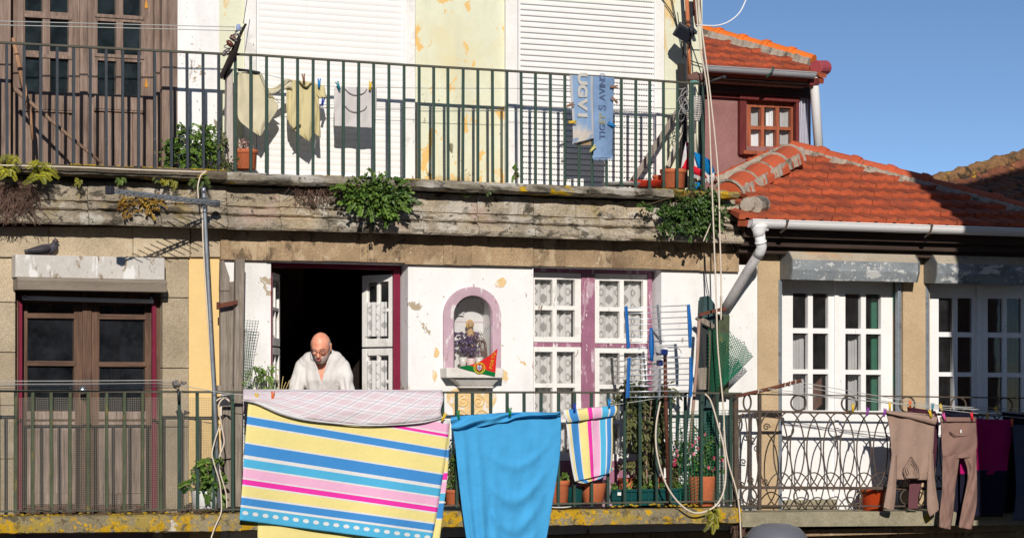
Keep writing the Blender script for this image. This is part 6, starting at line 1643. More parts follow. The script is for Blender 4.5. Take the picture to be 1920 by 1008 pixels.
b = MB(); b.tube([W(1311, 600, .30), W(1307, 680, .32), W(1300, 760, .34), W(1292, 850, .34)], .0145, 10); tag(b.build('bamboo_cane', M['bamboo'], smooth=True), 'pinkish bamboo cane leaning right of the blue aerial', 'cane')
b = MB(); b.tube([W(1331, 620, .27), W(1331, 660, .27), W(1328, 745, .3)], .007, 6); tag(b.build('thin_stick', wood('thin_dark_stick', S(90, 78, 66), S(140, 126, 108)), smooth=True), 'thin dark stick in front of the flaky teal post', 'stick')
b = MB(); b.tube(catmull([W(1372, 744, .42), W(1400, 738, .44), W(1440, 729, .48), W(1475, 720, .55), W(1502, 713, .64)]), [.019] * 17 + [.018] * 8 + [.016] * 8, 8) if False else b.tube(catmull([W(1372, 744, .42), W(1400, 738, .44), W(1440, 729, .48), W(1475, 720, .55), W(1502, 713, .64)]), .017, 8)
PO = tag(b.build('line_pole', M['rust'], smooth=True), 'rusty pole tied to the right railing, pointing outwards to carry washing lines', 'pole')
b = MB()
for x, y, d in ((1420, 734, .46), (1470, 721.5, .54), (1480, 719, .57), (1490, 716, .60)):
    c = W(x, y, d); b.tube([c + V(.006 * math.sin(a), .022 * math.cos(a), .022 * math.sin(a)) for a in [i * math.pi / 5 for i in range(10)]], .004, 4, closed=True)
b.build('string_tie', rope, PO)
b = MB(); b.tube([W(1346, 742, .42), W(1362, 741, .43), W(1378, 746, .42)], .03, 8); b.tube([W(1340, 744, .44), W(1338, 760, .42), W(1348, 790, .40)], .02, 7); tag(b.build('tied_rags', plain('dark_rag', (.035, .03, .026), .95)), 'dark knot of rags tied where the two balcony railings meet', 'rag')
# street lamp hood at the lower right
U = thing('street_lamp', 'grey domed hood of a street lamp rising at the bottom edge under the right balcony', 'street lamp', W(1455, 1030, 1.15))
b = MB(); c = W(1455, 1036, 1.15); prof = [(.285, -.02), (.285, .06), (.26, .15), (.20, .215), (.11, .248), (0, .255)]; b.lathe(c, prof, 36); b.build('hood', surf('lamp_grey', S(112, 114, 122), var=.06, scale=4, fine=90, finevar=.12, rough=.4, spec=.4, bump=.1), U, smooth=True)
b = MB(); b.lathe(c, [(.29, -.05), (.292, -.02), (.27, -.02)], 36); b.tube([c + V(-.24, 0, .1), c + V(-.32, 0, .12)], .03, 8); b.build('hood_rim', M['black_plastic'], U)
b = MB(); b.lathe(c, [(.02, -.30), (.18, -.22), (.25, -.06), (.24, -.04)], 24); b.build('lamp_bowl', M['dirty_glass'], U, smooth=True)
b = MB(); b.tube([c + V(.05, .02, -.05), c + V(.05, .8, -.15), c + V(.05, 1.15, -.5)], .025, 8); b.build('bracket_arm', M['dark_iron'], U)
# ================================================================ netting
def net(name, label, quad_pts, d, nu, nv, r, mat, grid=None, cat='netting'):
    """a net of real strands over a patch given by rows of picture points"""
    b = MB()
    def at(u, v):
        rows = quad_pts; x = v * (len(rows) - 1); i = min(int(x), len(rows) - 2); f = x - i
        a = [lerp(rows[i][k], rows[i + 1][k], f) for k in range(len(rows[0]))]
        return W(lerp(a[0], a[2], u), lerp(a[1], a[3], u), d + (lerp(a[4], a[5], u) if len(a) > 4 else 0) + .006 * nz(u * 5, v * 6, 3))
    for i in range(nu + 1): b.tube([at(i / nu, j / 10) for j in range(11)], r, 3)
    for j in range(nv + 1): b.tube([at(i / 10, j / nv) for i in range(11)], r, 3)
    return tag(b.build(name, mat, recalc=False), label, cat, 'nets on the balconies')
net('garden_net', 'green square garden net stretched inside the railing in front of the pink flowers', [(1268, 772, 1372, 768), (1272, 850, 1372, 850), (1276, 946, 1372, 942)], .40, 17, 30, .0025, M['net_green'])
NTm = NT('fine_net_shader')
def finenet(name, col, pitch, width):
    n = NT(name); s = n.sep(n.uvv())
    a = n.math('LESS_THAN', n.math('FRACT', n.math('DIVIDE', s[0], pitch)), width); c = n.math('LESS_THAN', n.math('FRACT', n.math('DIVIDE', s[1], pitch)), width)
    m = n.math('MAXIMUM', a, c); df = n.bsdf(col, .8, .2); tr = n.n('ShaderNodeBsdfTransparent'); x = n.n('ShaderNodeMixShader')
    n.set(x.inputs[0], m); n.t.links.new(tr.outputs[0], x.inputs[1]); n.t.links.new(df, x.inputs[2]); return n.done(x.outputs[0])
bpy.data.materials.remove(NTm.m)
b = MB(); vs = []; uvs = []; n_ = 60
for i in range(n_ + 1):
    for j in range(9):
        x = lerp(-50, 402, i / n_); y = lerp(744 + 3 * nz(i * .3), 956, j / 8); p = W(x, y, .40 + .012 * nz(i * .35, j * .6)); vs.append(p); uvs.append((p.x, p.z))
b.add(vs, [[i * 9 + j, (i + 1) * 9 + j, (i + 1) * 9 + j + 1, i * 9 + j + 1] for i in range(n_) for j in range(8)], .5, uvs)
tag(b.build('mesh_netting', finenet('fine_grey_net', S(150, 145, 134), .0145, .13), smooth=True, recalc=False), 'fine grey mesh netting stretched behind the left railing', 'netting', 'nets on the balconies')
net('garden_net', 'strip of green net hanging beside the grey board screen', [(453, 600, 485, 601, 0, .03), (452, 660, 473, 660, 0, .02), (450, 720, 470, 724, 0, .02), (446, 800, 470, 800, 0, .05), (446, 930, 468, 930, 0, .05)], .16, 6, 44, .0022, M['net_deep'])
# roll of diamond net spreading to the right
b = MB()
def fan(u, v):     # u across, v down
    top = [(1328, 616), (1368, 620), (1396, 640), (1412, 668)]; x = u * 3; i = min(int(x), 2); f = x - i
    tx, ty = lerp(top[i][0], top[i + 1][0], f), lerp(top[i][1], top[i + 1][1], f)
    bot = [(1326, 730), (1352, 728), (1366, 716), (1372, 708)]; bx, by = lerp(bot[i][0], bot[i + 1][0], f), lerp(bot[i][1], bot[i + 1][1], f)
    return W(lerp(tx, bx, v), lerp(ty, by, v), .26 + .05 * math.sin(u * 3) * (1 - v))
N_ = 17
for k in range(-N_, N_):
    for s in (1, -1):
        pts = []
        for i in range(13):
            u = i / 12; v = (k / N_ + u * .9 * s + (.9 if s < 0 else 0)) 
            if 0 <= v <= 1: pts.append(fan(u, v))
        if len(pts) > 1: b.tube(pts, .0034, 3)
for k in range(11):
    b.tube([fan(1, k / 10) for k in range(11)], .002, 3)
tag(b.build('diamond_net', M['net_green'], recalc=False), 'loose green diamond net fanning out over the white wall by the mossy post', 'netting', 'nets on the balconies')
b = MB()
for k in range(30):
    v = k / 29; y = lerp(618, 735, v); x0 = 1329 + 1 * nz(v * 5); x1 = 1347 + 3 * nz(v * 4, 2) - 3 * v
    b.tube(catmull([W(x0, y, .24), W((x0 + x1) / 2, y + .8, .30), W(x1, y, .25)], 4), .004, 4)
for k in range(9):
    b.tube(catmull([W(lerp(1329, 1347, k / 8), y, .25 + .05 * math.sin(k / 8 * math.pi)) for y in (617, 660, 700, 737)], 5), .003, 4)
tag(b.build('net_roll', M['net_deep'], recalc=False), 'rolled up green plastic net tied against the flaky teal post', 'netting', 'nets on the balconies')
# ================================================================ niche contents, pennant
Fg = thing('figurine', 'small ochre figurine standing among dried flowers in the wall niche', 'figurine', W(882, 690, -.14))
zb = Z(882, 690, -.14); s_ = (Z(882, 602, -.14) - zb); c = (X(882, -.14), .14, zb)
b = MB(); b.lathe(c, [(0, 0), (.045, 0), (.042, .06), (.03, s_ * .5), (.038, s_ * .62), (.045, s_ * .72), (.03, s_ * .80), (.014, s_ * .84), (.020, s_ * .88), (.025, s_ * .93), (.018, s_ * .98), (0, s_)], 16); b.build('robed_figure', plain('ochre_plaster', S(196, 160, 112), .7), Fg, smooth=True)
b = MB(); b.lathe((c[0], c[1] + .01, zb + s_ * .94), [(.034, -.004), (.040, 0), (.034, .004)], 18, rot=Matrix.Rotation(math.radians(90), 3, 'X')); b.build('halo', plain('gilt', S(220, 180, 100), .4), Fg)
b = MB(); cj = W(883, 692, -.05); b.lathe(cj, [(0, 0), (.036, 0), (.038, .09), (.036, .095), (.03, .09), (0, .085)], 18); tag(b.build('candle_jar', plain('pink_candle', S(232, 206, 200), .4), smooth=True), 'pale pink candle jar in front of the figurine in the niche', 'candle')
for i, (x, lab) in enumerate(((868, 'white porcelain cup left of the candle in the niche'), (898, 'white porcelain cup right of the candle in the niche'))):
    b = MB(); b.lathe(W(x, 691, -.08), [(0, 0), (.022, 0), (.03, .05), (.04, .10), (.036, .10), (.026, .05), (0, .02)], 16); tag(b.build('cup', plain('porcelain', S(226, 222, 214), .3, .5), smooth=True), lab, 'cup', 'cups in the niche')
rf = random.Random(11)
DF = thing('dried_flowers', 'faded purple dried flowers around the figurine in the niche', 'flowers', W(880, 690, -.09))
b = MB(); st_ = MB()
for i in range(90):
    a = rf.gauss(0, 1); x = 876 + a * 13 + 6 * (rf.random() < .3); y = 648 + rf.gauss(0, 14) - (10 if abs(a) > .6 else 0)
    x = min(max(x, 853), 915); y = min(max(y, 625), 685); p = W(x, y, -.07 + rf.uniform(-.05, .03)); t = rf.random()
    for k in range(7):
        dv = V(rf.uniform(-1, 1), rf.uniform(-1, .2), rf.uniform(-1, 1)); b.leaf(p, dv, V(0, -1, .3), .022, .014, t)
    if i % 3 == 0: st_.tube([p, W(882 + rf.uniform(-8, 8), 690, -.1)], .002, 3)
for i in range(26):
    x0 = 890 + rf.uniform(0, 16); st_.tube(catmull([W(x0 - 4, 620 + rf.uniform(0, 20), -.06), W(x0 + 6, 645, -.05), W(x0 + rf.uniform(4, 16), 690, -.06)], 4), .0022, 3)
b.build('petals', M['petal_purple'], DF, recalc=False); st_.build('stems', M['dry'], DF, recalc=False)
PN = thing('pennant', 'small red and green pennant with a crest and gold lettering lying on the niche shelf', 'pennant', W(900, 690, .26))
def pen(u, v): pass
pts_r = [(933, 653), (931, 668), (928, 704), (905, 699), (880, 688), (862, 688), (885, 684), (905, 675), (920, 666)]
def slabpoly(name, pts, d, mat, th=.005, off=None):
    b = MB(); b.prism([W(x, y, d + (off(x, y) if off else 0)) for x, y in pts], (0, th, 0)); return b.build(name, mat, PN)
of = lambda x, y: .0
slabpoly('red_field', [(933, 653), (931, 668), (929, 698), (908, 692), (880, 684), (896, 679.5), (908, 672.5), (921, 664)], 0.1600, cloth('pennant_red', S(236, 52, 46)))
slabpoly('green_band', [(861, 688.5), (866, 686), (880, 684.2), (908, 692.2), (928.8, 698.2), (928, 705), (905, 700), (880, 694)], 0.1620, cloth('pennant_green', S(20, 126, 62)))
def disc(name, x, y, rx, ry, d, mat, ring=None):
    b = MB(); n = 24
    o_ = [W(x + rx * math.cos(i * 2 * math.pi / n), y + ry * math.sin(i * 2 * math.pi / n), d) for i in range(n)]
    if ring:
        for i in range(n):
            j = (i + 1) % n; k = lambda q: W(x + rx * ring * math.cos(q * 2 * math.pi / n), y + ry * ring * math.sin(q * 2 * math.pi / n), d)
            b.prism([o_[i], o_[j], k(j), k(i)], (0, .002, 0))
    else: b.prism(o_, (0, .002, 0))
    return b.build(name, mat, PN)
GOLD = cloth('gold_thread', S(236, 206, 60))
disc('crest_ring', 899, 689.5, 11, 10.5, 0.1655, GOLD, .86)
disc('crest_ring', 899, 689.5, 7.5, 10, 0.1658, GOLD, .86)
b = MB(); b.prism([W(x, y, 0.1668) for x, y in ((893, 682), (905, 683), (905, 691), (899, 697), (893, 691))], (0, .002, 0)); b.build('crest_shield', cloth('crest_red', S(206, 30, 40)), PN)
b = MB(); b.prism([W(x, y, 0.1678) for x, y in ((895, 684), (903, 684.6), (903, 690), (899, 694.5), (895, 690))], (0, .002, 0)); b.build('crest_white', cloth('crest_white', S(238, 236, 232)), PN)
b = MB()
for x, y in ((899, 686), (896.8, 688.6), (899, 688.8), (901.4, 689), (899, 691.6)): b.box(x - .9, y - 1.1, x + .9, y + 1.1, 0.1686, .002)
b.build('crest_dots', cloth('crest_blue', S(30, 70, 160)), PN)
for ch, x, y in zip('PORTU', (920.5, 922, 923.5, 925, 926.5), (689, 682.5, 676, 669.5, 663)):
    text('letter', ch, x, y, .040, 0.1635, GOLD, PN, rot=math.pi / 2 - .22, ext=.001)
# ================================================================ plants
def bush(name, label, blobs, d, dep, n, L, mat, cat='plant', droop=.3, stems=12, seed=1, root=None, group=None, tmid=.5, w=.55, pname='leaves'):
    """leaves scattered through overlapping picture-space blobs (x, y, rx, ry); stems run from the root to the leaves"""
    r = random.Random(seed)
    loc = W(root[0], root[1], d) if root else W(blobs[0][0], blobs[0][1] + blobs[0][3], d)
    T = thing(name, label, cat, loc, group)
    b = MB(); s = MB(); tot = sum(q[2] * q[3] for q in blobs)
    for q in blobs:
        k = int(n * q[2] * q[3] / tot) + 1
        clumps = [(r.gauss(0, .45), r.gauss(0, .45), r.uniform(-1, 1), r.uniform(.2, .8)) for _ in range(max(3, k // 22))]
        for i in range(k):
            if r.random() < .75:
                c = r.choice(clumps); a, e, dz, tt = c[0] + r.gauss(0, .2), c[1] + r.gauss(0, .2), c[2] + r.gauss(0, .25), c[3]
            else: a, e, dz, tt = r.gauss(0, .5), r.gauss(0, .5), r.uniform(-1, 1), r.random()
            m = math.hypot(a, e)
            if m > 1.15: a, e = a / m * 1.1, e / m * 1.1
            p = W(q[0] + a * q[2], q[1] + e * q[3], d + dep * dz * math.sqrt(max(0, 1.2 - m * m * .8)))
            dv = Vector((a * .8 + r.uniform(-.7, .7), -.6 + r.uniform(-.7, .4), -e * .8 - droop + r.uniform(-.7, .7)))
            b.leaf(p, dv, Vector((r.uniform(-.5, .5), -1, r.uniform(.2, 1))), L * r.uniform(.6, 1.25), L * w * r.uniform(.7, 1.2), min(1, max(0, tt + r.uniform(-.25, .25) + tmid - .5)))
        for i in range(max(1, k // 45)):       # straggling shoots beyond the clump
            an = r.uniform(-.6, math.pi + .6); p0 = W(q[0] + math.cos(an) * q[2] * .8, q[1] + math.sin(an) * q[3] * .8, d + dep * r.uniform(-.3, .8))
            dv = Vector((math.cos(an) + r.uniform(-.4, .4), r.uniform(-.5, 0), -math.sin(an) * .8 + r.uniform(-.3, .3) - droop * .4)).normalized(); ll = L * r.uniform(1.4, 3.2)
            c = catmull([p0, p0 + dv * ll * .5 + Vector((0, 0, .1 * ll)), p0 + dv * ll], 4); s.tube(c, .0018, 4); tt = r.random()
            for j in range(2, len(c)):
                for sg in (-1, 1):
                    b.leaf(c[j], dv + Vector((-dv.z * sg, -.3, dv.x * sg)) * .9, Vector((r.uniform(-.4, .4), -1, r.uniform(.2, 1))), L * r.uniform(.45, .85), L * w * r.uniform(.6, .9), tt)
        for i in range(max(1, int(stems * q[2] * q[3] / tot))):
            e_ = W(q[0] + r.gauss(0, .5) * q[2], q[1] + r.gauss(0, .5) * q[3], d + dep * r.uniform(-.5, .5))
            s.tube(catmull([loc, loc.lerp(e_, .5) + Vector((r.uniform(-.02, .02), r.uniform(-.02, .02), 0)), e_], 4), [.0035] * 4 + [.0025] * 5 if False else .003, 4)
    b.build(pname, mat, T, recalc=False)
    if s.v: s.build('stems', M['stem'], T, recalc=False)
    return T
GP = 'plants growing on the cornice'
bush('leafy_bush', 'bushy green plant behind the upper railing left of the whitewashed post', [(380, 278, 42, 38), (360, 250, 28, 22), (400, 295, 24, 22), (318, 292, 16, 24), (312, 268, 8, 14)], .02, .14, 900, .045, M['leaf_green'], 'bush', seed=2, root=(380, 318))
bush('hanging_bush', 'round dark green bush growing out of the middle of the cornice', [(700, 362, 62, 28), (680, 360, 44, 24), (735, 368, 34, 28), (712, 335, 18, 12), (715, 388, 44, 18), (735, 400, 16, 12)], .36, .12, 1300, .042, M['leaf_green'], 'bush', seed=3, root=(708, 340), tmid=.45)
bush('ivy', 'dark green ivy spilling over the right corner of the cornice', [(1300, 382, 42, 30), (1275, 400, 34, 24), (1315, 410, 32, 26), (1255, 425, 24, 14), (1300, 432, 26, 14), (1222, 386, 24, 6), (1345, 400, 14, 24), (1250, 394, 16, 12)], .34, .10, 1900, .032, M['leaf_ivy'], 'ivy', seed=4, root=(1300, 360), tmid=.4, w=.8)
bush('small_weed', 'small green weed at the foot of the yellow wall pier', [(966, 322, 4, 9)], .32, .03, 40, .03, M['leaf_green'], seed=5, root=(966, 338))
bush('cornice_weed', 'little leafy weed left of the fern under the slab lip', [(882, 361, 11, 6)], .26, .03, 50, .026, M['leaf_ivy'], seed=6, root=(884, 352), group=GP, w=.8)
bush('creeper', 'yellow and rust coloured creeper hanging on the cornice below the left aerial', [(235, 380, 14, 16), (278, 377, 24, 14), (262, 370, 30, 8), (282, 392, 12, 10), (240, 398, 8, 10)], .25, .05, 420, .026, M['leaf_autumn'], 'creeper', seed=7, root=(262, 362), w=.7)
bush('potted_plant', 'leafy green plant growing in the white pot', [(378, 900, 22, 16), (392, 880, 14, 18), (408, 910, 12, 24), (372, 885, 10, 16), (405, 860, 10, 12)], .36, .12, 380, .05, M['leaf_green'], 'plant', seed=8, root=(384, 925), w=.7, tmid=.6)
bush('potted_plant', 'bushy plant in the pot between the beach towel and the blue sheet', [(850, 880, 10, 26), (848, 850, 8, 22), (852, 905, 9, 10)], .34, .07, 320, .026, M['leaf_green'], 'plant', seed=9, root=(850, 920))
bush('potted_plant', 'small seedling in the pot beside the blue sheet', [(1056, 897, 8, 6)], .34, .04, 40, .03, M['leaf_mint'], 'plant', seed=10, root=(1052, 905), w=.8)
bush('trough_plants', 'row of low bright green plants in the teal planter trough', [(1158, 913, 12, 6), (1188, 909, 14, 8), (1215, 908, 14, 9), (1245, 911, 14, 7), (1270, 910, 13, 8)], .26, .07, 520, .026, M['leaf_mint'], 'plants', seed=11, root=(1215, 922), w=.8)
T = bush('tall_plant', 'tall dark bushy plant tied to a cane behind the railing under the blue aerial', [(1205, 740, 38, 26), (1178, 735, 16, 16), (1244, 735, 18, 18), (1200, 790, 26, 40), (1215, 820, 22, 40), (1225, 850, 26, 20), (1210, 880, 16, 20), (1240, 800, 14, 40), (1190, 760, 22, 30)], .24, .13, 1350, .062, M['leaf_olive'], 'plant', droop=.9, seed=12, root=(1212, 905), w=.38, tmid=.45)
b = MB(); b.tube([W(1209, 760, .34), W(1213, 905, .30)], .007, 6); b.tube([W(1222, 745, .33), W(1206, 905, .30)], .004, 5); b.build('support_cane', M['bamboo'], T)
T = bush('geranium', 'pink flowering plant in the tall terracotta pot inside the green net', [(1316, 850, 30, 34), (1290, 860, 20, 24), (1336, 860, 14, 30), (1318, 880, 24, 14)], .30, .10, 800, .032, M['leaf_green'], 'flowers', seed=13, root=(1316, 895), w=.6, tmid=.4)
def blossoms(T, pts, d, mat, L=.02, seed=1, n=9):
    r = random.Random(seed); b = MB()
    for x, y in pts:
        c = W(x, y, d + r.uniform(0, .05)); t = r.random()
        for k in range(n):
            b.leaf(c, Vector((r.uniform(-1, 1), r.uniform(-1, .1), r.uniform(-1, 1))), Vector((0, -1, .2)), L, L * .8, min(1, max(0, t + r.uniform(-.3, .3))))
    return b.build('blossoms', mat, T, recalc=False)
blossoms(T, [(1321, 813), (1309, 822), (1297, 835), (1308, 840), (1303, 828), (1339, 858), (1328, 876), (1340, 878), (1353, 862), (1334, 882), (1315, 848), (1300, 850)], .38, M['petal_pink'])
T = bush('rose_bush', 'straggly plant with a few pink blooms between the rusty mast and the green net', [(1268, 850, 10, 40), (1272, 820, 8, 20), (1262, 885, 12, 24)], .28, .08, 240, .036, M['leaf_olive'], 'flowers', seed=14, root=(1270, 910), w=.5)
blossoms(T, [(1268, 845), (1269, 853), (1265, 862), (1264, 870)], .36, M['petal_pink'], seed=2)
T = bush('trailing_flowers', 'faded lilac flowers trailing left of the orange pot on the right balcony', [(1608, 930, 5, 16)], .27, .04, 60, .02, M['leaf_olive'], 'flowers', seed=15, root=(1610, 955))
blossoms(T, [(1607, 922), (1608, 930), (1606, 938), (1610, 945)], .31, M['petal_purple'], seed=3, L=.016)
T = bush('thin_plant', 'slender plant with narrow leaves standing beside the open doorway', [(500, 690, 14, 10), (492, 700, 12, 14), (508, 700, 10, 12), (498, 722, 14, 8), (478, 690, 6, 8)], .20, .06, 120, .055, M['leaf_mint'], 'plant', droop=.9, seed=16, root=(500, 790), w=.22)
b = MB(); rr_ = random.Random(4)
for x0, x1, y1 in ((522, 531, 705), (524, 543, 712), (526, 520, 702), (528, 548, 722), (521, 536, 716)): b.tube(catmull([W(x0, 760, .24), W((x0 + x1) / 2, 735, .24), W(x1, y1, .22)], 4), .003, 4)
b.build('dry_twig', plain('yellow_twig', S(206, 180, 110)), T)
bush('pot_plant', 'withered pinkish plant in the terracotta pot under the cream jumper', [(460, 276, 14, 9), (450, 270, 6, 8)], .12, .05, 60, .035, leafmat('leaf_pink_white', S(150, 100, 92), S(236, 206, 196)), 'plant', seed=17, root=(460, 284), w=.5)
bush('creeping_weed', 'small weeds creeping over the foot of the whitewashed post', [(428, 304, 12, 12), (416, 312, 10, 6), (420, 262, 6, 14)], .30, .05, 120, .028, M['leaf_olive'], 'plant', seed=18, root=(425, 318), w=.6)
# ferns
def fern(name, label, base, fronds, d, mat, group=None, seed=1, L=.022, cat='fern'):
    r = random.Random(seed); T = thing(name, label, cat, W(base[0], base[1], d), group); s = MB(); b = MB(); P0 = W(base[0], base[1], d)
    for (x, y, sag) in fronds:
        P1 = W(x, y, d + r.uniform(.06, .16)); mid = P0.lerp(P1, .5) + Vector((0, -.03, sag))
        c = catmull([P0, mid, P1], 9); s.tube(c, .002, 4); t0 = r.uniform(.2, .9); n = len(c)
        for i in range(2, n):
            f = i / (n - 1); tan = (c[i] - c[i - 1]).normalized(); side = tan.cross(Vector((0, -1, .35))).normalized()
            ll = L * 1.25 * (1 - f * .72)
            for sg in (1, -1):
                b.leaf(c[i], side * sg + tan * .35 + Vector((0, -.15, -.1)), Vector((0, -1, .5)), ll * r.uniform(.85, 1.15), ll * .24, min(1, max(0, t0 + r.uniform(-.2, .2))))
    b.build('fronds', mat, T, recalc=False); s.build('stems', M['stem'], T, recalc=False)
    return T
GF = 'ferns on the old cornice'
fern('fern', 'largest yellow-green fern at the far left of the upper slab', (12, 318), [(-18, 312, .05), (2, 300, .06), (22, 300, .06), (38, 306, .06), (36, 322, .04), (-10, 328, .02), (18, 330, .02), (30, 338, .01), (0, 335, 0)], .36, M['leaf_fern'], GF, 1, .04)
fern('fern', 'fern with wide fronds right of the largest fern at the left end', (72, 326), [(50, 315, .05), (62, 310, .05), (88, 316, .05), (106, 324, .05), (110, 334, .03), (95, 338, .02), (56, 335, .02), (84, 345, 0), (44, 345, 0)], .36, M['leaf_fern'], GF, 2, .042)
fern('fern', 'tiny fern on the cornice above the yellow stain', (146, 338), [(140, 348, .01), (148, 352, 0), (153, 344, .01), (141, 340, .02)], .24, M['leaf_fern'], GF, 3, .022)
fern('fern', 'small green fern under the slab left of the aerial boom', (224, 335), [(216, 342, .02), (230, 338, .02), (228, 347, 0), (220, 348, 0), (236, 342, .02)], .24, M['leaf_mint'], GF, 4, .022)
fern('fern', 'green fern tuft third from the right above the aerial boom', (293, 331), [(286, 338, .02), (299, 333, .02), (296, 342, 0), (290, 343, 0)], .24, M['leaf_mint'], GF, 5, .02)
fern('fern', 'pale yellow fern second from the right above the aerial boom', (308, 338), [(300, 343, .01), (314, 342, .01), (310, 348, 0), (304, 349, 0), (315, 347, 0)], .24, M['leaf_fern'], GF, 6, .022)
fern('fern', 'bright yellow drooping fern rightmost above the aerial boom', (325, 332), [(318, 340, .01), (332, 340, .01), (330, 352, 0), (326, 358, -.01), (321, 350, 0)], .24, M['leaf_fern'], GF, 7, .026)
fern('fern', 'dark green fern beside the top of the aerial pole', (372, 336), [(354, 346, .03), (362, 352, .01), (378, 352, .01), (392, 344, .03), (394, 352, .01), (370, 358, 0), (386, 334, .03), (358, 338, .03)], .25, M['leaf_green'], GF, 8, .034)
fern('fern', 'small dark fern right of the leafy weed under the slab lip', (908, 356), [(914, 368, 0), (926, 360, .01), (920, 365, 0), (930, 356, .01)], .25, M['leaf_ivy'], GF, 9, .024)
fern('fern', 'yellow-green fern hanging from the lower slab below the hose', (1334, 958), [(1322, 965, .02), (1348, 962, .03), (1344, 978, 0), (1326, 985, -.02), (1320, 995, -.02), (1336, 1000, -.03), (1345, 990, -.02), (1352, 972, .01), (1330, 975, 0)], .52, M['leaf_fern'], GF, 10, .036)
# dead roots and straw
def roots(name, label, x0, x1, y0, y1, n, d, seed, spread=26, cat='dry roots'):
    r = random.Random(seed); b = MB()
    for i in range(n):
        x = r.uniform(x0, x1); y = y0 + r.uniform(-6, 6); f = r.random() ** .8
        b.tube(catmull([W(x, y, d), W(x + r.gauss(0, spread * .4), lerp(y, y1, f * .5), d + r.uniform(.0, .06)), W(x + r.gauss(0, spread), lerp(y, y1, f), d + r.uniform(-.02, .05))], 4), r.uniform(.0014, .0032), 3)
    return tag(b.build(name, M['dry'], recalc=False), label, cat, kind='stuff')
roots('dry_roots', 'dense mat of dead brown roots hanging below the ferns at the left end', -10, 60, 345, 425, 230, .25, 1)
roots('dry_roots', 'thin dead roots clinging to the cornice left of the round bush', 545, 640, 345, 392, 90, .25, 2, 14)
roots('straw_tuft', 'pale straw tuft hanging below the slab where the two balconies meet', 1376, 1394, 975, 1030, 60, .40, 3, 7)
roots('dry_twigs', 'dry twigs and straw littering the lower left slab edge', 30, 400, 952, 966, 60, .45, 4, 12)
# moss cushions
r_ = random.Random(9)
b = MB()
for i in range(150):
    x = r_.choice((r_.uniform(135, 330), r_.uniform(350, 430), r_.uniform(590, 640), r_.uniform(760, 800), r_.uniform(1230, 1260))); d = .30 + r_.uniform(-.02, .03)
    y = (740 - (740 - 314) * (1 - x / 11084) / (1 - 300 / 11084)) if x < 428 else (740 - (740 - 324) * (1 - x / 11084) / (1 - 480 / 11084))
    s = r_.uniform(.006, .016); b.ball(W(x, y + 1, d), s * 1.5, s, s * .6, nu=7, nv=4, t=r_.random())
tag(b.build('moss', surf('yellow_moss', S(176, 146, 40), var=.35, scale=20, fine=90, finevar=.3, bump=1, rough=.95)), 'yellow moss cushions scattered along the upper slab edge', 'moss', kind='stuff')
b = MB()
for i in range(110):
    x = r_.choice((r_.uniform(-20, 160), r_.uniform(200, 445), r_.uniform(1130, 1330))); y = polyline_y(lbase, x) + (4 if x < 450 else 1) + r_.uniform(-1, 4)
    s = r_.uniform(.006, .014); b.ball(W(x, y, .44 + r_.uniform(-.02, .03)), s * 1.6, s, s * .7, nu=7, nv=4, t=r_.random())
tag(b.build('moss', bpy.data.materials['yellow_moss']), 'yellow moss cushions along the lower railing base', 'moss', kind='stuff')
def fuse(mb, name, mat, parent, vox, smooth=6, fac=.5, wrinkle=None, cut=None, loc=None):
    """welds overlapping shapes into one continuous surface"""
    o = mb.build(name + '_raw', mat, parent, loc=loc)
    m = o.modifiers.new('r', 'REMESH'); m.mode = 'VOXEL'; m.voxel_size = vox
    s = o.modifiers.new('s', 'SMOOTH'); s.iterations = smooth; s.factor = fac
    bpy.context.view_layer.update()
    me = bpy.data.meshes.new_from_object(o.evaluated_get(bpy.context.evaluated_depsgraph_get()))
    old = o.data; o.modifiers.clear(); o.data = me; bpy.data.meshes.remove(old); me.name = name; o.name = name
    if not me.materials: me.materials.append(mat)
    if wrinkle or cut:
        L = wloc(o); bm = bmesh.new(); bm.from_mesh(me)
        if wrinkle:
            bm.normal_update()
            for v in bm.verts: v.co += v.normal * wrinkle(v.co + L)
        if cut: bmesh.ops.delete(bm, geom=[f for f in bm.faces if cut(f.calc_center_median() + L)], context='FACES')
        bm.to_mesh(me); bm.free()
    me.polygons.foreach_set('use_smooth', [True] * len(me.polygons))
    return o
# ================================================================ pigeon
PG = thing('pigeon', 'dark grey pigeon resting on top of the white roller box', 'pigeon', W(78, 480, .07))
dp_ = .075
b = MB()
c = catmull([W(52, 471, dp_), W(66, 470, dp_), W(80, 468, dp_), (W(92, 467, dp_)), W(99, 463.5, dp_), W(102, 458, dp_), W(103.5, 452.5, dp_)], 4)
rad = [.014 + .030 * math.sin(math.pi * min(1, (i / 24) * 1.15)) ** .8 if i < 17 else lerp(.042, .015, (i - 16) / 8) for i in range(25)]
b.tube(c, rad, 12); b.ball(W(104, 452, dp_), .024, .02, .021)
b.add([W(45, 468, dp_ + .02), W(45, 473, dp_ + .02), W(66, 474, dp_ + .03), W(66, 464, dp_ + .03), W(45, 468, dp_ - .02), W(45, 473, dp_ - .02), W(66, 474, dp_ - .03), W(66, 464, dp_ - .03)], [[0, 1, 2, 3], [4, 7, 6, 5], [0, 4, 5, 1], [1, 5, 6, 2], [2, 6, 7, 3], [3, 7, 4, 0]])
PGM = surf('pigeon_feathers', S(84, 82, 90), var=.25, scale=14, fine=120, finevar=.2, rough=.6, bump=.3, patches=[(S(56, 56, 62), 22, .55, .06)])
fuse(b, 'body', PGM, PG, .006, 4)
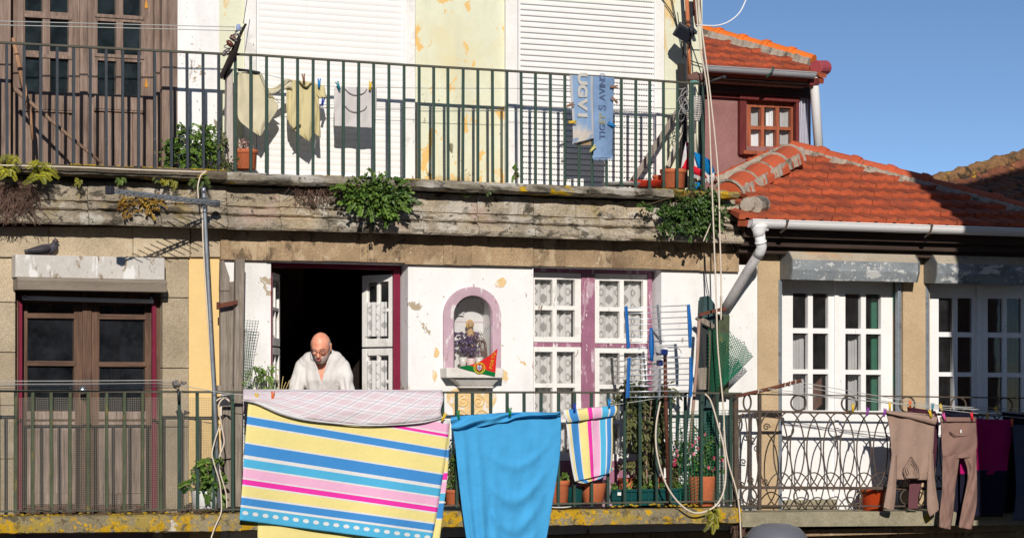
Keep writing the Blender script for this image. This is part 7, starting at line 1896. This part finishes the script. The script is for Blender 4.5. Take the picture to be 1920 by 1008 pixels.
b = MB(); c = catmull([W(52, 469.5, dp_ + .045), W(70, 468, dp_ + .06), W(86, 466, dp_ + .058), W(94, 466, dp_ + .04)], 5); b.tube(c, [.006 + .02 * math.sin(math.pi * (i + 1) / (len(c) + 1)) for i in range(len(c))], 10); b.build('wing', surf('wing_feathers', S(70, 66, 70), var=.3, scale=20, fine=90, finevar=.25, rough=.6, stretch=(.5, 1, 2)), PG, smooth=True)
b = MB(); b.lathe(W(108, 452.8, dp_), [(.006, 0), (.004, .01), (0, .018)], 8, rot=Matrix.Rotation(math.radians(100), 3, 'Y')); b.build('beak', plain('dark_beak', S(70, 64, 60)), PG)
b = MB(); b.ball(W(105, 451.5, dp_ + .019), .0045); b.build('eye', plain('orange_eye', S(200, 110, 40), .2), PG)
b = MB()
for x in (82, 90): b.tube([W(x, 474, dp_ + .01), W(x + 1, 480, dp_ + .015), W(x + 5, 480.2, dp_ + .03)], .005, 5)
b.each('leg', plain('pink_leg', S(170, 90, 84)), PG)
# ================================================================ the man in the doorway
PM3 = Matrix((-RGT, -FWD, Vector((0, 0, 1)))).transposed()
PO_ = W(604, 740, -.06); PO_.z = FLO
MAN = thing('person', 'bald man with glasses and grey stubble in a white shirt, leaning over the railing', 'person', PO_)
def L3(x, y, z): return PO_ + PM3 @ Vector((x, y, z))
def loft(b, secs, n=20):
    vs = []
    for (x, y, z, rx, ry, pitch) in secs:
        for k in range(n):
            a = 2 * math.pi * k / n; q = Vector((rx * math.cos(a), ry * math.sin(a), 0)); q = Matrix.Rotation(pitch, 3, 'X') @ q
            vs.append(L3(x + q.x, y + q.y, z + q.z))
    m = len(secs)
    b.add(vs, [[i * n + k, i * n + (k + 1) % n, (i + 1) * n + (k + 1) % n, (i + 1) * n + k] for i in range(m - 1) for k in range(n)] + [list(range(n - 1, -1, -1)), list(range((m - 1) * n, m * n))])
def torso(b, g):
    loft(b, [(0, -.22, .86, .150 + g, .115 + g, 0), (0, -.19, .94, .155 + g, .125 + g, -.1), (0, -.095, 1.03, .150 + g, .130 + g, -.2), (0, -.055, 1.12, .158 + g, .122 + g, -.25), (0, -.035, 1.20, .164 + g, .106 + g, -.35), (0, -.005, 1.265, .142 + g, .082 + g, -.4), (0, .012, 1.305, .112 + g, .064 + g, -.45), (0, .03, 1.335, .066 + g, .055 + g, -.5)])
    for s in (-1, 1):
        b.ball(L3(s * .155, -.035, 1.196), .058 + g); b.ball(L3(s * .132, -.022, 1.232), .055 + g); b.ball(L3(s * .105, -.006, 1.262), .053 + g)
def limb(b, pts, rs):
    P = [L3(*p) for p in pts]; n = 6
    c = catmull(P, n); r = []
    for i in range(len(c)):
        t = i / n; k = min(int(t), len(rs) - 2); r.append(lerp(rs[k], rs[k + 1], t - k))
    b.tube(c, r, 14)
    b.ball(P[0], rs[0]); b.ball(P[-1], rs[-1])
ARM = lambda s: [(s * .163, -.035, 1.203), (s * .200, .0, 1.075), (s * .216, .045, .955), (s * .205, .165, .945), (s * .190, .275, .955)]
LEG = lambda s: [(s * .085, -.24, .88), (s * .10, -.20, .66), (s * .105, -.16, .48), (s * .108, -.21, .26), (s * .11, -.24, .07)]
TILT = Matrix.Rotation(math.radians(-9), 3, 'Z') @ Matrix.Rotation(math.radians(-24), 3, 'X') ; HC = Vector((0, .125, 1.372)); HS = 1.09
def sm(a, e, x):
    t = min(1, max(0, (x - a) / (e - a))); return t * t * (3 - 2 * t)
def headfn(u):
    """skull and face surface for a direction u (y = face, z = crown)"""
    rx, ry, rz = .0705, .0945, .113
    p = Vector((u.x * rx, u.y * ry, u.z * rz))
    low = sm(.0, -1, u.z)
    p.x *= 1 - .13 * low - .0 * u.z
    if u.z > 0: p.x *= 1 + .10 * sm(0, .55, u.z) * (1 - sm(.8, 1, u.z)); p.z *= .965
    if u.z < 0: p.z *= 1.16; p.y += .018 * low
    front = sm(.35, .95, u.y)
    p.y += .008 * front * math.exp(-((u.z - .12) / .13) ** 2)                      # brow
    p.y -= .0035 * front * math.exp(-((u.z + .05) / .10) ** 2) * math.exp(-((abs(u.x) - .36) / .2) ** 2)  # eye sockets
    p.y += .006 * front * math.exp(-((u.z + .52) / .12) ** 2) * math.exp(-(u.x / .35) ** 2)
    p.y += .010 * sm(.2, .9, u.y) * math.exp(-((u.z + .9) / .2) ** 2)            # chin
    if u.y < -.3: p.y *= 1.04
    return p
def H(p): return PO_ + PM3 @ (HC + TILT @ (Vector(p) * HS))
def head_shape(b, scale=1.0):
    b.ball((0, 0, 0), 1, nu=36, nv=26, fn=lambda u, p: H(headfn(u) * scale))
b = MB()
torso(b, -.020)
loft(b, [(0, .0, 1.27, .062, .058, -.5), (0, .04, 1.31, .056, .056, -.7), (0, .085, 1.345, .054, .056, -.7), (0, .10, 1.37, .05, .05, -.7)])
head_shape(b)
# nose, nostrils, lips, ears
for y, z, r in ((.098, .004, .008), (.106, -.012, .0095), (.114, -.027, .0115), (.116, -.036, .013)): b.ball(H((0, y - .004, z)), r * HS)
b.ball(H((.011, .103, -.038)), .0085); b.ball(H((-.011, .103, -.038)), .0085)
for s in (-1, 1):
    b.ball(H((s * .073, -.008, -.012)), .009, .019, .034, PM3 @ TILT); b.ball(H((s * .074, -.012, .008)), .010, .02, .018, PM3 @ TILT)
    b.ball(H((s * .033, .086, -.020)), .015)          # cheekbones
for s in (-1, 1):
    limb(b, ARM(s), [.042, .040, .037, .035, .028])
    limb(b, LEG(s), [.088, .078, .058, .056, .040])
    loft(b, [(s * .11, -.29, .01, .03, .03, 0), (s * .11, -.29, .06, .03, .03, 0)])
    P = [L3(s * .11, -.27, .045), L3(s * .115, -.18, .045), L3(s * .125, -.08, .03)]; b.tube(catmull(P, 4), [.04, .042, .044, .044, .043, .041, .039, .036, .028], 10)
    # hand: palm, four bent fingers and a thumb, resting over the inner side of the rail
    wr = Vector(ARM(s)[-1]); pc = wr + Vector((-s * .005, .045, .004))
    b.tube([L3(*wr), L3(*(wr + Vector((0, .025, .004)))), L3(*(wr + Vector((-s * .003, .07, .008))))], [.028, .036, .034], 10)
    for k in range(4):
        bx = wr + Vector((s * (.030 - .020 * k), .078, .010)); ln_ = (.030, .036, .038, .034)[k]
        b.tube(catmull([L3(*(bx - Vector((0, .02, 0)))), L3(*bx), L3(*(bx + Vector((0, ln_ * .55, -.004)))), L3(*(bx + Vector((0, ln_ * .75, -.026)))), L3(*(bx + Vector((0, ln_ * .5, -.046))))], 3), [.0105] * 4 + [.0095] * 4 + [.0085] * 3 + [.0075] * 2, 8)
    bx = wr + Vector((-s * .026, .03, .0)); b.tube(catmull([L3(*(bx + Vector((s * .012, -.01, 0)))), L3(*(bx + Vector((-s * .014, .02, -.004)))), L3(*(bx + Vector((-s * .022, .046, -.012))))], 4), [.013] * 3 + [.0115] * 3 + [.0095] * 3, 8)
nS = NT('skin'); pS = nS.pos()
cS = nS.ramp(nS.noise(pS, 16, 5), [(.3, S(216, 136, 106, 1)), (.7, S(240, 172, 142, 1))])
cS = nS.mix(nS.math('MULTIPLY', nS.step(nS.noise(pS, 60, 4), .6, .75), .3), cS, S(186, 96, 74))
SKIN = nS.done(nS.bsdf(cS, .45, .4, 0, nS.bump(nS.noise(pS, 120, 4), .15, .004), Subsurface_Weight=.12, Subsurface_Radius=(.01, .004, .002)))
BODY = fuse(b, 'body', SKIN, MAN, .0052, 3, .4)
# shirt with sleeves and a V neck
b = MB(); torso(b, .016)
for s in (-1, 1): limb(b, ARM(s), [.070, .066, .062, .054, .046])
PI3 = PM3.inverted()
def loc3(p): return PI3 @ (p - PO_)
def cutf(p):
    q = loc3(p)
    if q.z < .80: return True
    if math.hypot(q.x, q.y - .02) < .080 and q.z > 1.285: return True
    if q.y > -.03 and q.z > 1.055 and abs(q.x) < (q.z - 1.06) * .24 + .001: return True
    for s in (-1, 1):
        if (q - Vector(ARM(s)[-1])).length < .056 or (q.y > .262 and abs(q.x) > .1): return True
    return False
def wr_(p):
    q = loc3(p); a = 0.0
    a += .006 * math.sin(q.x * 75 + 3 * nz(q.z * 7, q.x * 5)) * sm(1.28, 1.05, q.z) * (1 if q.y > -.15 else .4)
    a += .010 * nz(q.x * 11, q.y * 11, q.z * 11)
    for s in (-1, 1):
        m = math.exp(-((q.x - s * .17) / .03) ** 2) * sm(1.17, 1.08, q.z) * sm(-.12, .05, q.y); a -= .009 * m
    return a
SHIRTM = cloth('white_shirt', (.72, .69, .66), bump=.3, trans=.1)
fuse(b, 'shirt', SHIRTM, MAN, .007, 5, .5, wr_, cutf)
b = MB()
for s in (-1, 1):
    b.tube(catmull([L3(0, .04, 1.045), L3(s * .022, .058, 1.13), L3(s * .042, .075, 1.20), L3(s * .068, .075, 1.265), L3(s * .078, .03, 1.312), L3(s * .05, -.04, 1.335), L3(0, -.06, 1.345)], 5), .009, 6)
b.build('collar', cloth('shirt_collar', (.74, .72, .71)), MAN, smooth=True)
b = MB()
loft(b, [(0, -.24, .80, .175, .13, 0), (0, -.235, .90, .178, .13, -.1), (0, -.215, .965, .178, .13, -.2)])
for s in (-1, 1): limb(b, LEG(s), [.105, .094, .074, .068, .064])
fuse(b, 'trousers', cloth('dark_trousers', (.03, .032, .04)), MAN, .008, 4)
# hair fringe, stubble, brows, mouth, eyes, glasses
def shell(name, keep, off, mat, nu=64, nv=44):
    b = MB(); vs = []; idx = {}; fs = []
    def vid(i, k):
        k %= nu
        if (i, k) not in idx:
            th = math.pi * i / nv; ph = 2 * math.pi * k / nu; u = Vector((math.sin(th) * math.cos(ph), math.sin(th) * math.sin(ph), math.cos(th)))
            n_ = off * (1 + .5 * nz(u.x * 20, u.y * 20, u.z * 20)); p = headfn(u); p += p.normalized() * n_
            idx[(i, k)] = len(vs); vs.append(H(p))
        return idx[(i, k)]
    for i in range(nv):
        for k in range(nu):
            th = math.pi * (i + .5) / nv; ph = 2 * math.pi * (k + .5) / nu; u = Vector((math.sin(th) * math.cos(ph), math.sin(th) * math.sin(ph), math.cos(th)))
            if keep(u): fs.append([vid(i, k), vid(i + 1, k), vid(i + 1, k + 1), vid(i, k + 1)])
    b.add(vs, fs); return b.build(name, mat, MAN, smooth=True, recalc=False)
HAIR = surf('grey_hair', S(196, 190, 186), var=.15, scale=60, fine=300, finevar=.3, rough=.9, bump=.6, bscale=400)
shell('hair', lambda u: u.y < .30 + .12 * nz(u.z * 6, 2) and -.35 < u.z < .42 + .1 * nz(u.x * 5, u.y * 5) and abs(u.x) > .1, .003, HAIR)
STUB = surf('grey_stubble', S(228, 206, 194), var=.16, scale=60, fine=260, finevar=.3, rough=.9, bump=.5, bscale=300)
shell('stubble', lambda u: u.z < -.34 + .08 * nz(u.x * 6, u.y * 5) - .22 * math.exp(-(u.x / .16) ** 2) * 0 and u.y > -.1 and not (-.62 < u.z < -.46 and abs(u.x) < .24 and u.y > .4) and not (abs(u.x) < .2 and u.z > -.42), .0022, STUB)
b = MB()
for s in (-1, 1): b.tube(catmull([H((s * .014, .1005, .016)), H((s * .032, .098, .021)), H((s * .05, .084, .016))], 4), [.002] * 4 + [.0028] * 4 + [.0018], 6)
b.each('eyebrow', surf('grey_brow', S(176, 140, 122), var=.2, scale=90), MAN, smooth=True)
b = MB(); b.ball(H((0, .0995, -.0625)), .020, .008, .0075, PM3 @ TILT); b.build('mouth', plain('open_mouth', S(110, 40, 40), .5), MAN, smooth=True)
b = MB(); b.tube(catmull([H((-.021, .095, -.064)), H((0, .1045, -.0715)), H((.021, .095, -.064))], 5), [.003 + .0035 * math.sin(math.pi * i / 10) for i in range(11)], 8); b.tube(catmull([H((-.021, .095, -.062)), H((0, .1055, -.056)), H((.021, .095, -.062))], 5), [.002 + .002 * math.sin(math.pi * i / 10) for i in range(11)], 8); b.build('lips', plain('lips', S(206, 110, 106), .4), MAN, smooth=True)
for s in (-1, 1):
    b = MB(); b.ball(H((s * .030, .086, -.002)), .0115); b.build('eye', plain('eye_white', S(226, 216, 208), .2, .5), MAN, smooth=True)
    b = MB(); b.ball(H((s * .030, .0865, .003)), .0122, .0122, .0105); b.build('eyelid', SKIN, MAN, smooth=True)
b = MB()
for s in (-1, 1):
    n = 18; b.tube([H((s * (.032 + .0235 * math.cos(i * 2 * math.pi / n)), .108 - .012 * abs(.032 + .0235 * math.cos(i * 2 * math.pi / n)) / .05, -.006 + .0165 * math.sin(i * 2 * math.pi / n))) for i in range(n)], .0014, 6, closed=True)
    b.tube([H((s * .0555, .098, -.001)), H((s * .070, .06, .002)), H((s * .076, -.005, .003))], .0019, 6)
b.tube(catmull([H((-.009, .108, -.003)), H((0, .112, .0)), H((.009, .108, -.003))], 3), .0019, 6)
GLS = b.build('glasses', plain('dark_frame', S(60, 40, 36), .4), MAN, smooth=True)
b = MB()
for s in (-1, 1):
    n = 18; c = [H((s * (.032 + .0225 * math.cos(i * 2 * math.pi / n)), .107 - .012 * abs(.032 + .0225 * math.cos(i * 2 * math.pi / n)) / .05, -.006 + .0155 * math.sin(i * 2 * math.pi / n))) for i in range(n)]; b.add(c, [list(range(n))])
b.build('lens', glass('clear_lens', .01, tint=(.98, .97, .97), refl=.5), GLS, recalc=False)
# ================================================================ ground, caster, sky, light, camera
b = MB(); b.add([(-60, -60, 0), (60, -60, 0), (60, 60, 0), (-60, 60, 0)], [[0, 1, 2, 3]])
tag(b.build('street', surf('cobbled_street', (.16, .15, .14), var=.2, scale=2, fine=14, finevar=.3, bump=.8, bscale=9, bdist=.02), recalc=False, loc=(0, 0, 0)), 'grey cobbled street below the houses', 'street', kind='structure')
SUN = Vector((-.347, -1, .47)).normalized()
def back_to(p, D):      # follow the sun from p out to depth D
    t = (D + p.y) / -SUN.y if False else (-D - p.y) / SUN.y
    return p + SUN * t
DC = 5.0
q1 = back_to(W(1806, 430, .46), DC); q2 = back_to(uv2(1693, 332)[1], DC)
q3 = q2 + (q2 - q1) * .25
q0 = back_to(W(1842, 900, .64), DC)
b = MB(); b.prism([(q0.x, -DC, 0), (q1.x + 6, -DC, 0), (q1.x + 6, -DC, q3.z), (q3.x, -DC, q3.z), (q2.x, -DC, q2.z), (q1.x, -DC, q1.z), (q0.x, -DC, q0.z)], (0, -3.5, 0))
q5 = back_to(W(1752, 374, dF), DC); q6 = back_to(W(1960, 322, dF - .9), DC)
b2 = MB(); b2.prism([(q5.x, -DC, q5.z), (q5.x, -DC, q2.z - .3), (q6.x, -DC, q2.z - .3), (q6.x, -DC, q6.z)], (0, -.6, 0))  # unseen block added to shade the far roof below its ridge
NB = thing('neighbour_house', 'plain gable house standing forward on the right, shading the right end of the row', 'house', (q1.x + 2, -DC, 0))
b.build('wall', M['tan_plaster'], NB); b2.build('far_roof_shade_block', M['tan_plaster'], NB)
b = MB()
for i in range(3):
    for z in (2.0, 4.6, 6.9): b.wbox(q1.x + 1 + i * 1.6, z, q1.x + 1.9 + i * 1.6, z + 1.4, DC + 3.52, .05)
b.each('window', M['dirty_glass'], NB)
b = MB(); b.wbox(-30, 0, 20, 13.5, 24, .6); OB = thing('unseen_opposite_house', 'unseen row of plain rendered houses across the street behind the camera, made tall and dark to cut sky fill', 'house', (0, -24, 0)); b.build('wall', surf('fill_cutting_plaster', (.16, .145, .13), var=.2), OB)  # unseen houses, height and dark colour chosen to cut sky fill
b = MB()
for i in range(14):
    for z in (1.5, 4.8, 8.2): b.wbox(-23 + i * 2.7, z, -21.9 + i * 2.7, z + 1.9, 23.38, .05)
b.each('window', M['dirty_glass'], OB)

w = bpy.data.worlds.new('World'); bpy.context.scene.world = w; w.use_nodes = True
nt = w.node_tree; nt.nodes.clear()
out = nt.nodes.new('ShaderNodeOutputWorld'); bg = nt.nodes.new('ShaderNodeBackground'); sky = nt.nodes.new('ShaderNodeTexSky')
sky.sky_type = 'NISHITA'; sky.sun_disc = False
elev = math.asin(SUN.z); az = math.atan2(SUN.x, SUN.y)
sky.sun_elevation = elev; sky.sun_rotation = az
sky.air_density = 1.0; sky.dust_density = .1; sky.ozone_density = 3.6; sky.altitude = 100
tc = nt.nodes.new('ShaderNodeTexCoord'); va = nt.nodes.new('ShaderNodeVectorMath'); va.operation = 'MULTIPLY_ADD'; va.inputs[1].default_value = (1, 1, 3); va.inputs[2].default_value = (0, 0, .02)
nm = nt.nodes.new('ShaderNodeVectorMath'); nm.operation = 'NORMALIZE'
nt.links.new(tc.outputs['Generated'], va.inputs[0]); nt.links.new(va.outputs[0], nm.inputs[0]); nt.links.new(nm.outputs[0], sky.inputs[0])
nt.links.new(sky.outputs[0], bg.inputs[0]); bg.inputs[1].default_value = .148
nt.links.new(bg.outputs[0], out.inputs[0])
sl = bpy.data.lights.new('sun', 'SUN'); sl.energy = 4.4; sl.angle = math.radians(.5); sl.color = (1.0, .94, .86)
so = bpy.data.objects.new('sun', sl); link(so); so.rotation_euler = SUN.to_track_quat('Z', 'Y').to_euler(); so.location = SUN * 40 + Vector((0, 0, 5))
cd = bpy.data.cameras.new('camera'); co = bpy.data.objects.new('camera', cd); link(co)
co.location = CAM; co.rotation_euler = (math.radians(90), 0, -YAW)
cd.sensor_width = 36; cd.lens = FOC / 1920 * 36; cd.shift_y = (740 - 504) / 1920; cd.clip_end = 400; cd.clip_start = .5
sc = bpy.context.scene; sc.camera = co
sc.view_settings.view_transform = 'Standard'; sc.view_settings.look = 'None'; sc.view_settings.gamma = 1; sc.view_settings.exposure = 0
sc.cycles.max_bounces = 8; sc.cycles.transparent_max_bounces = 16; sc.cycles.use_denoising = True
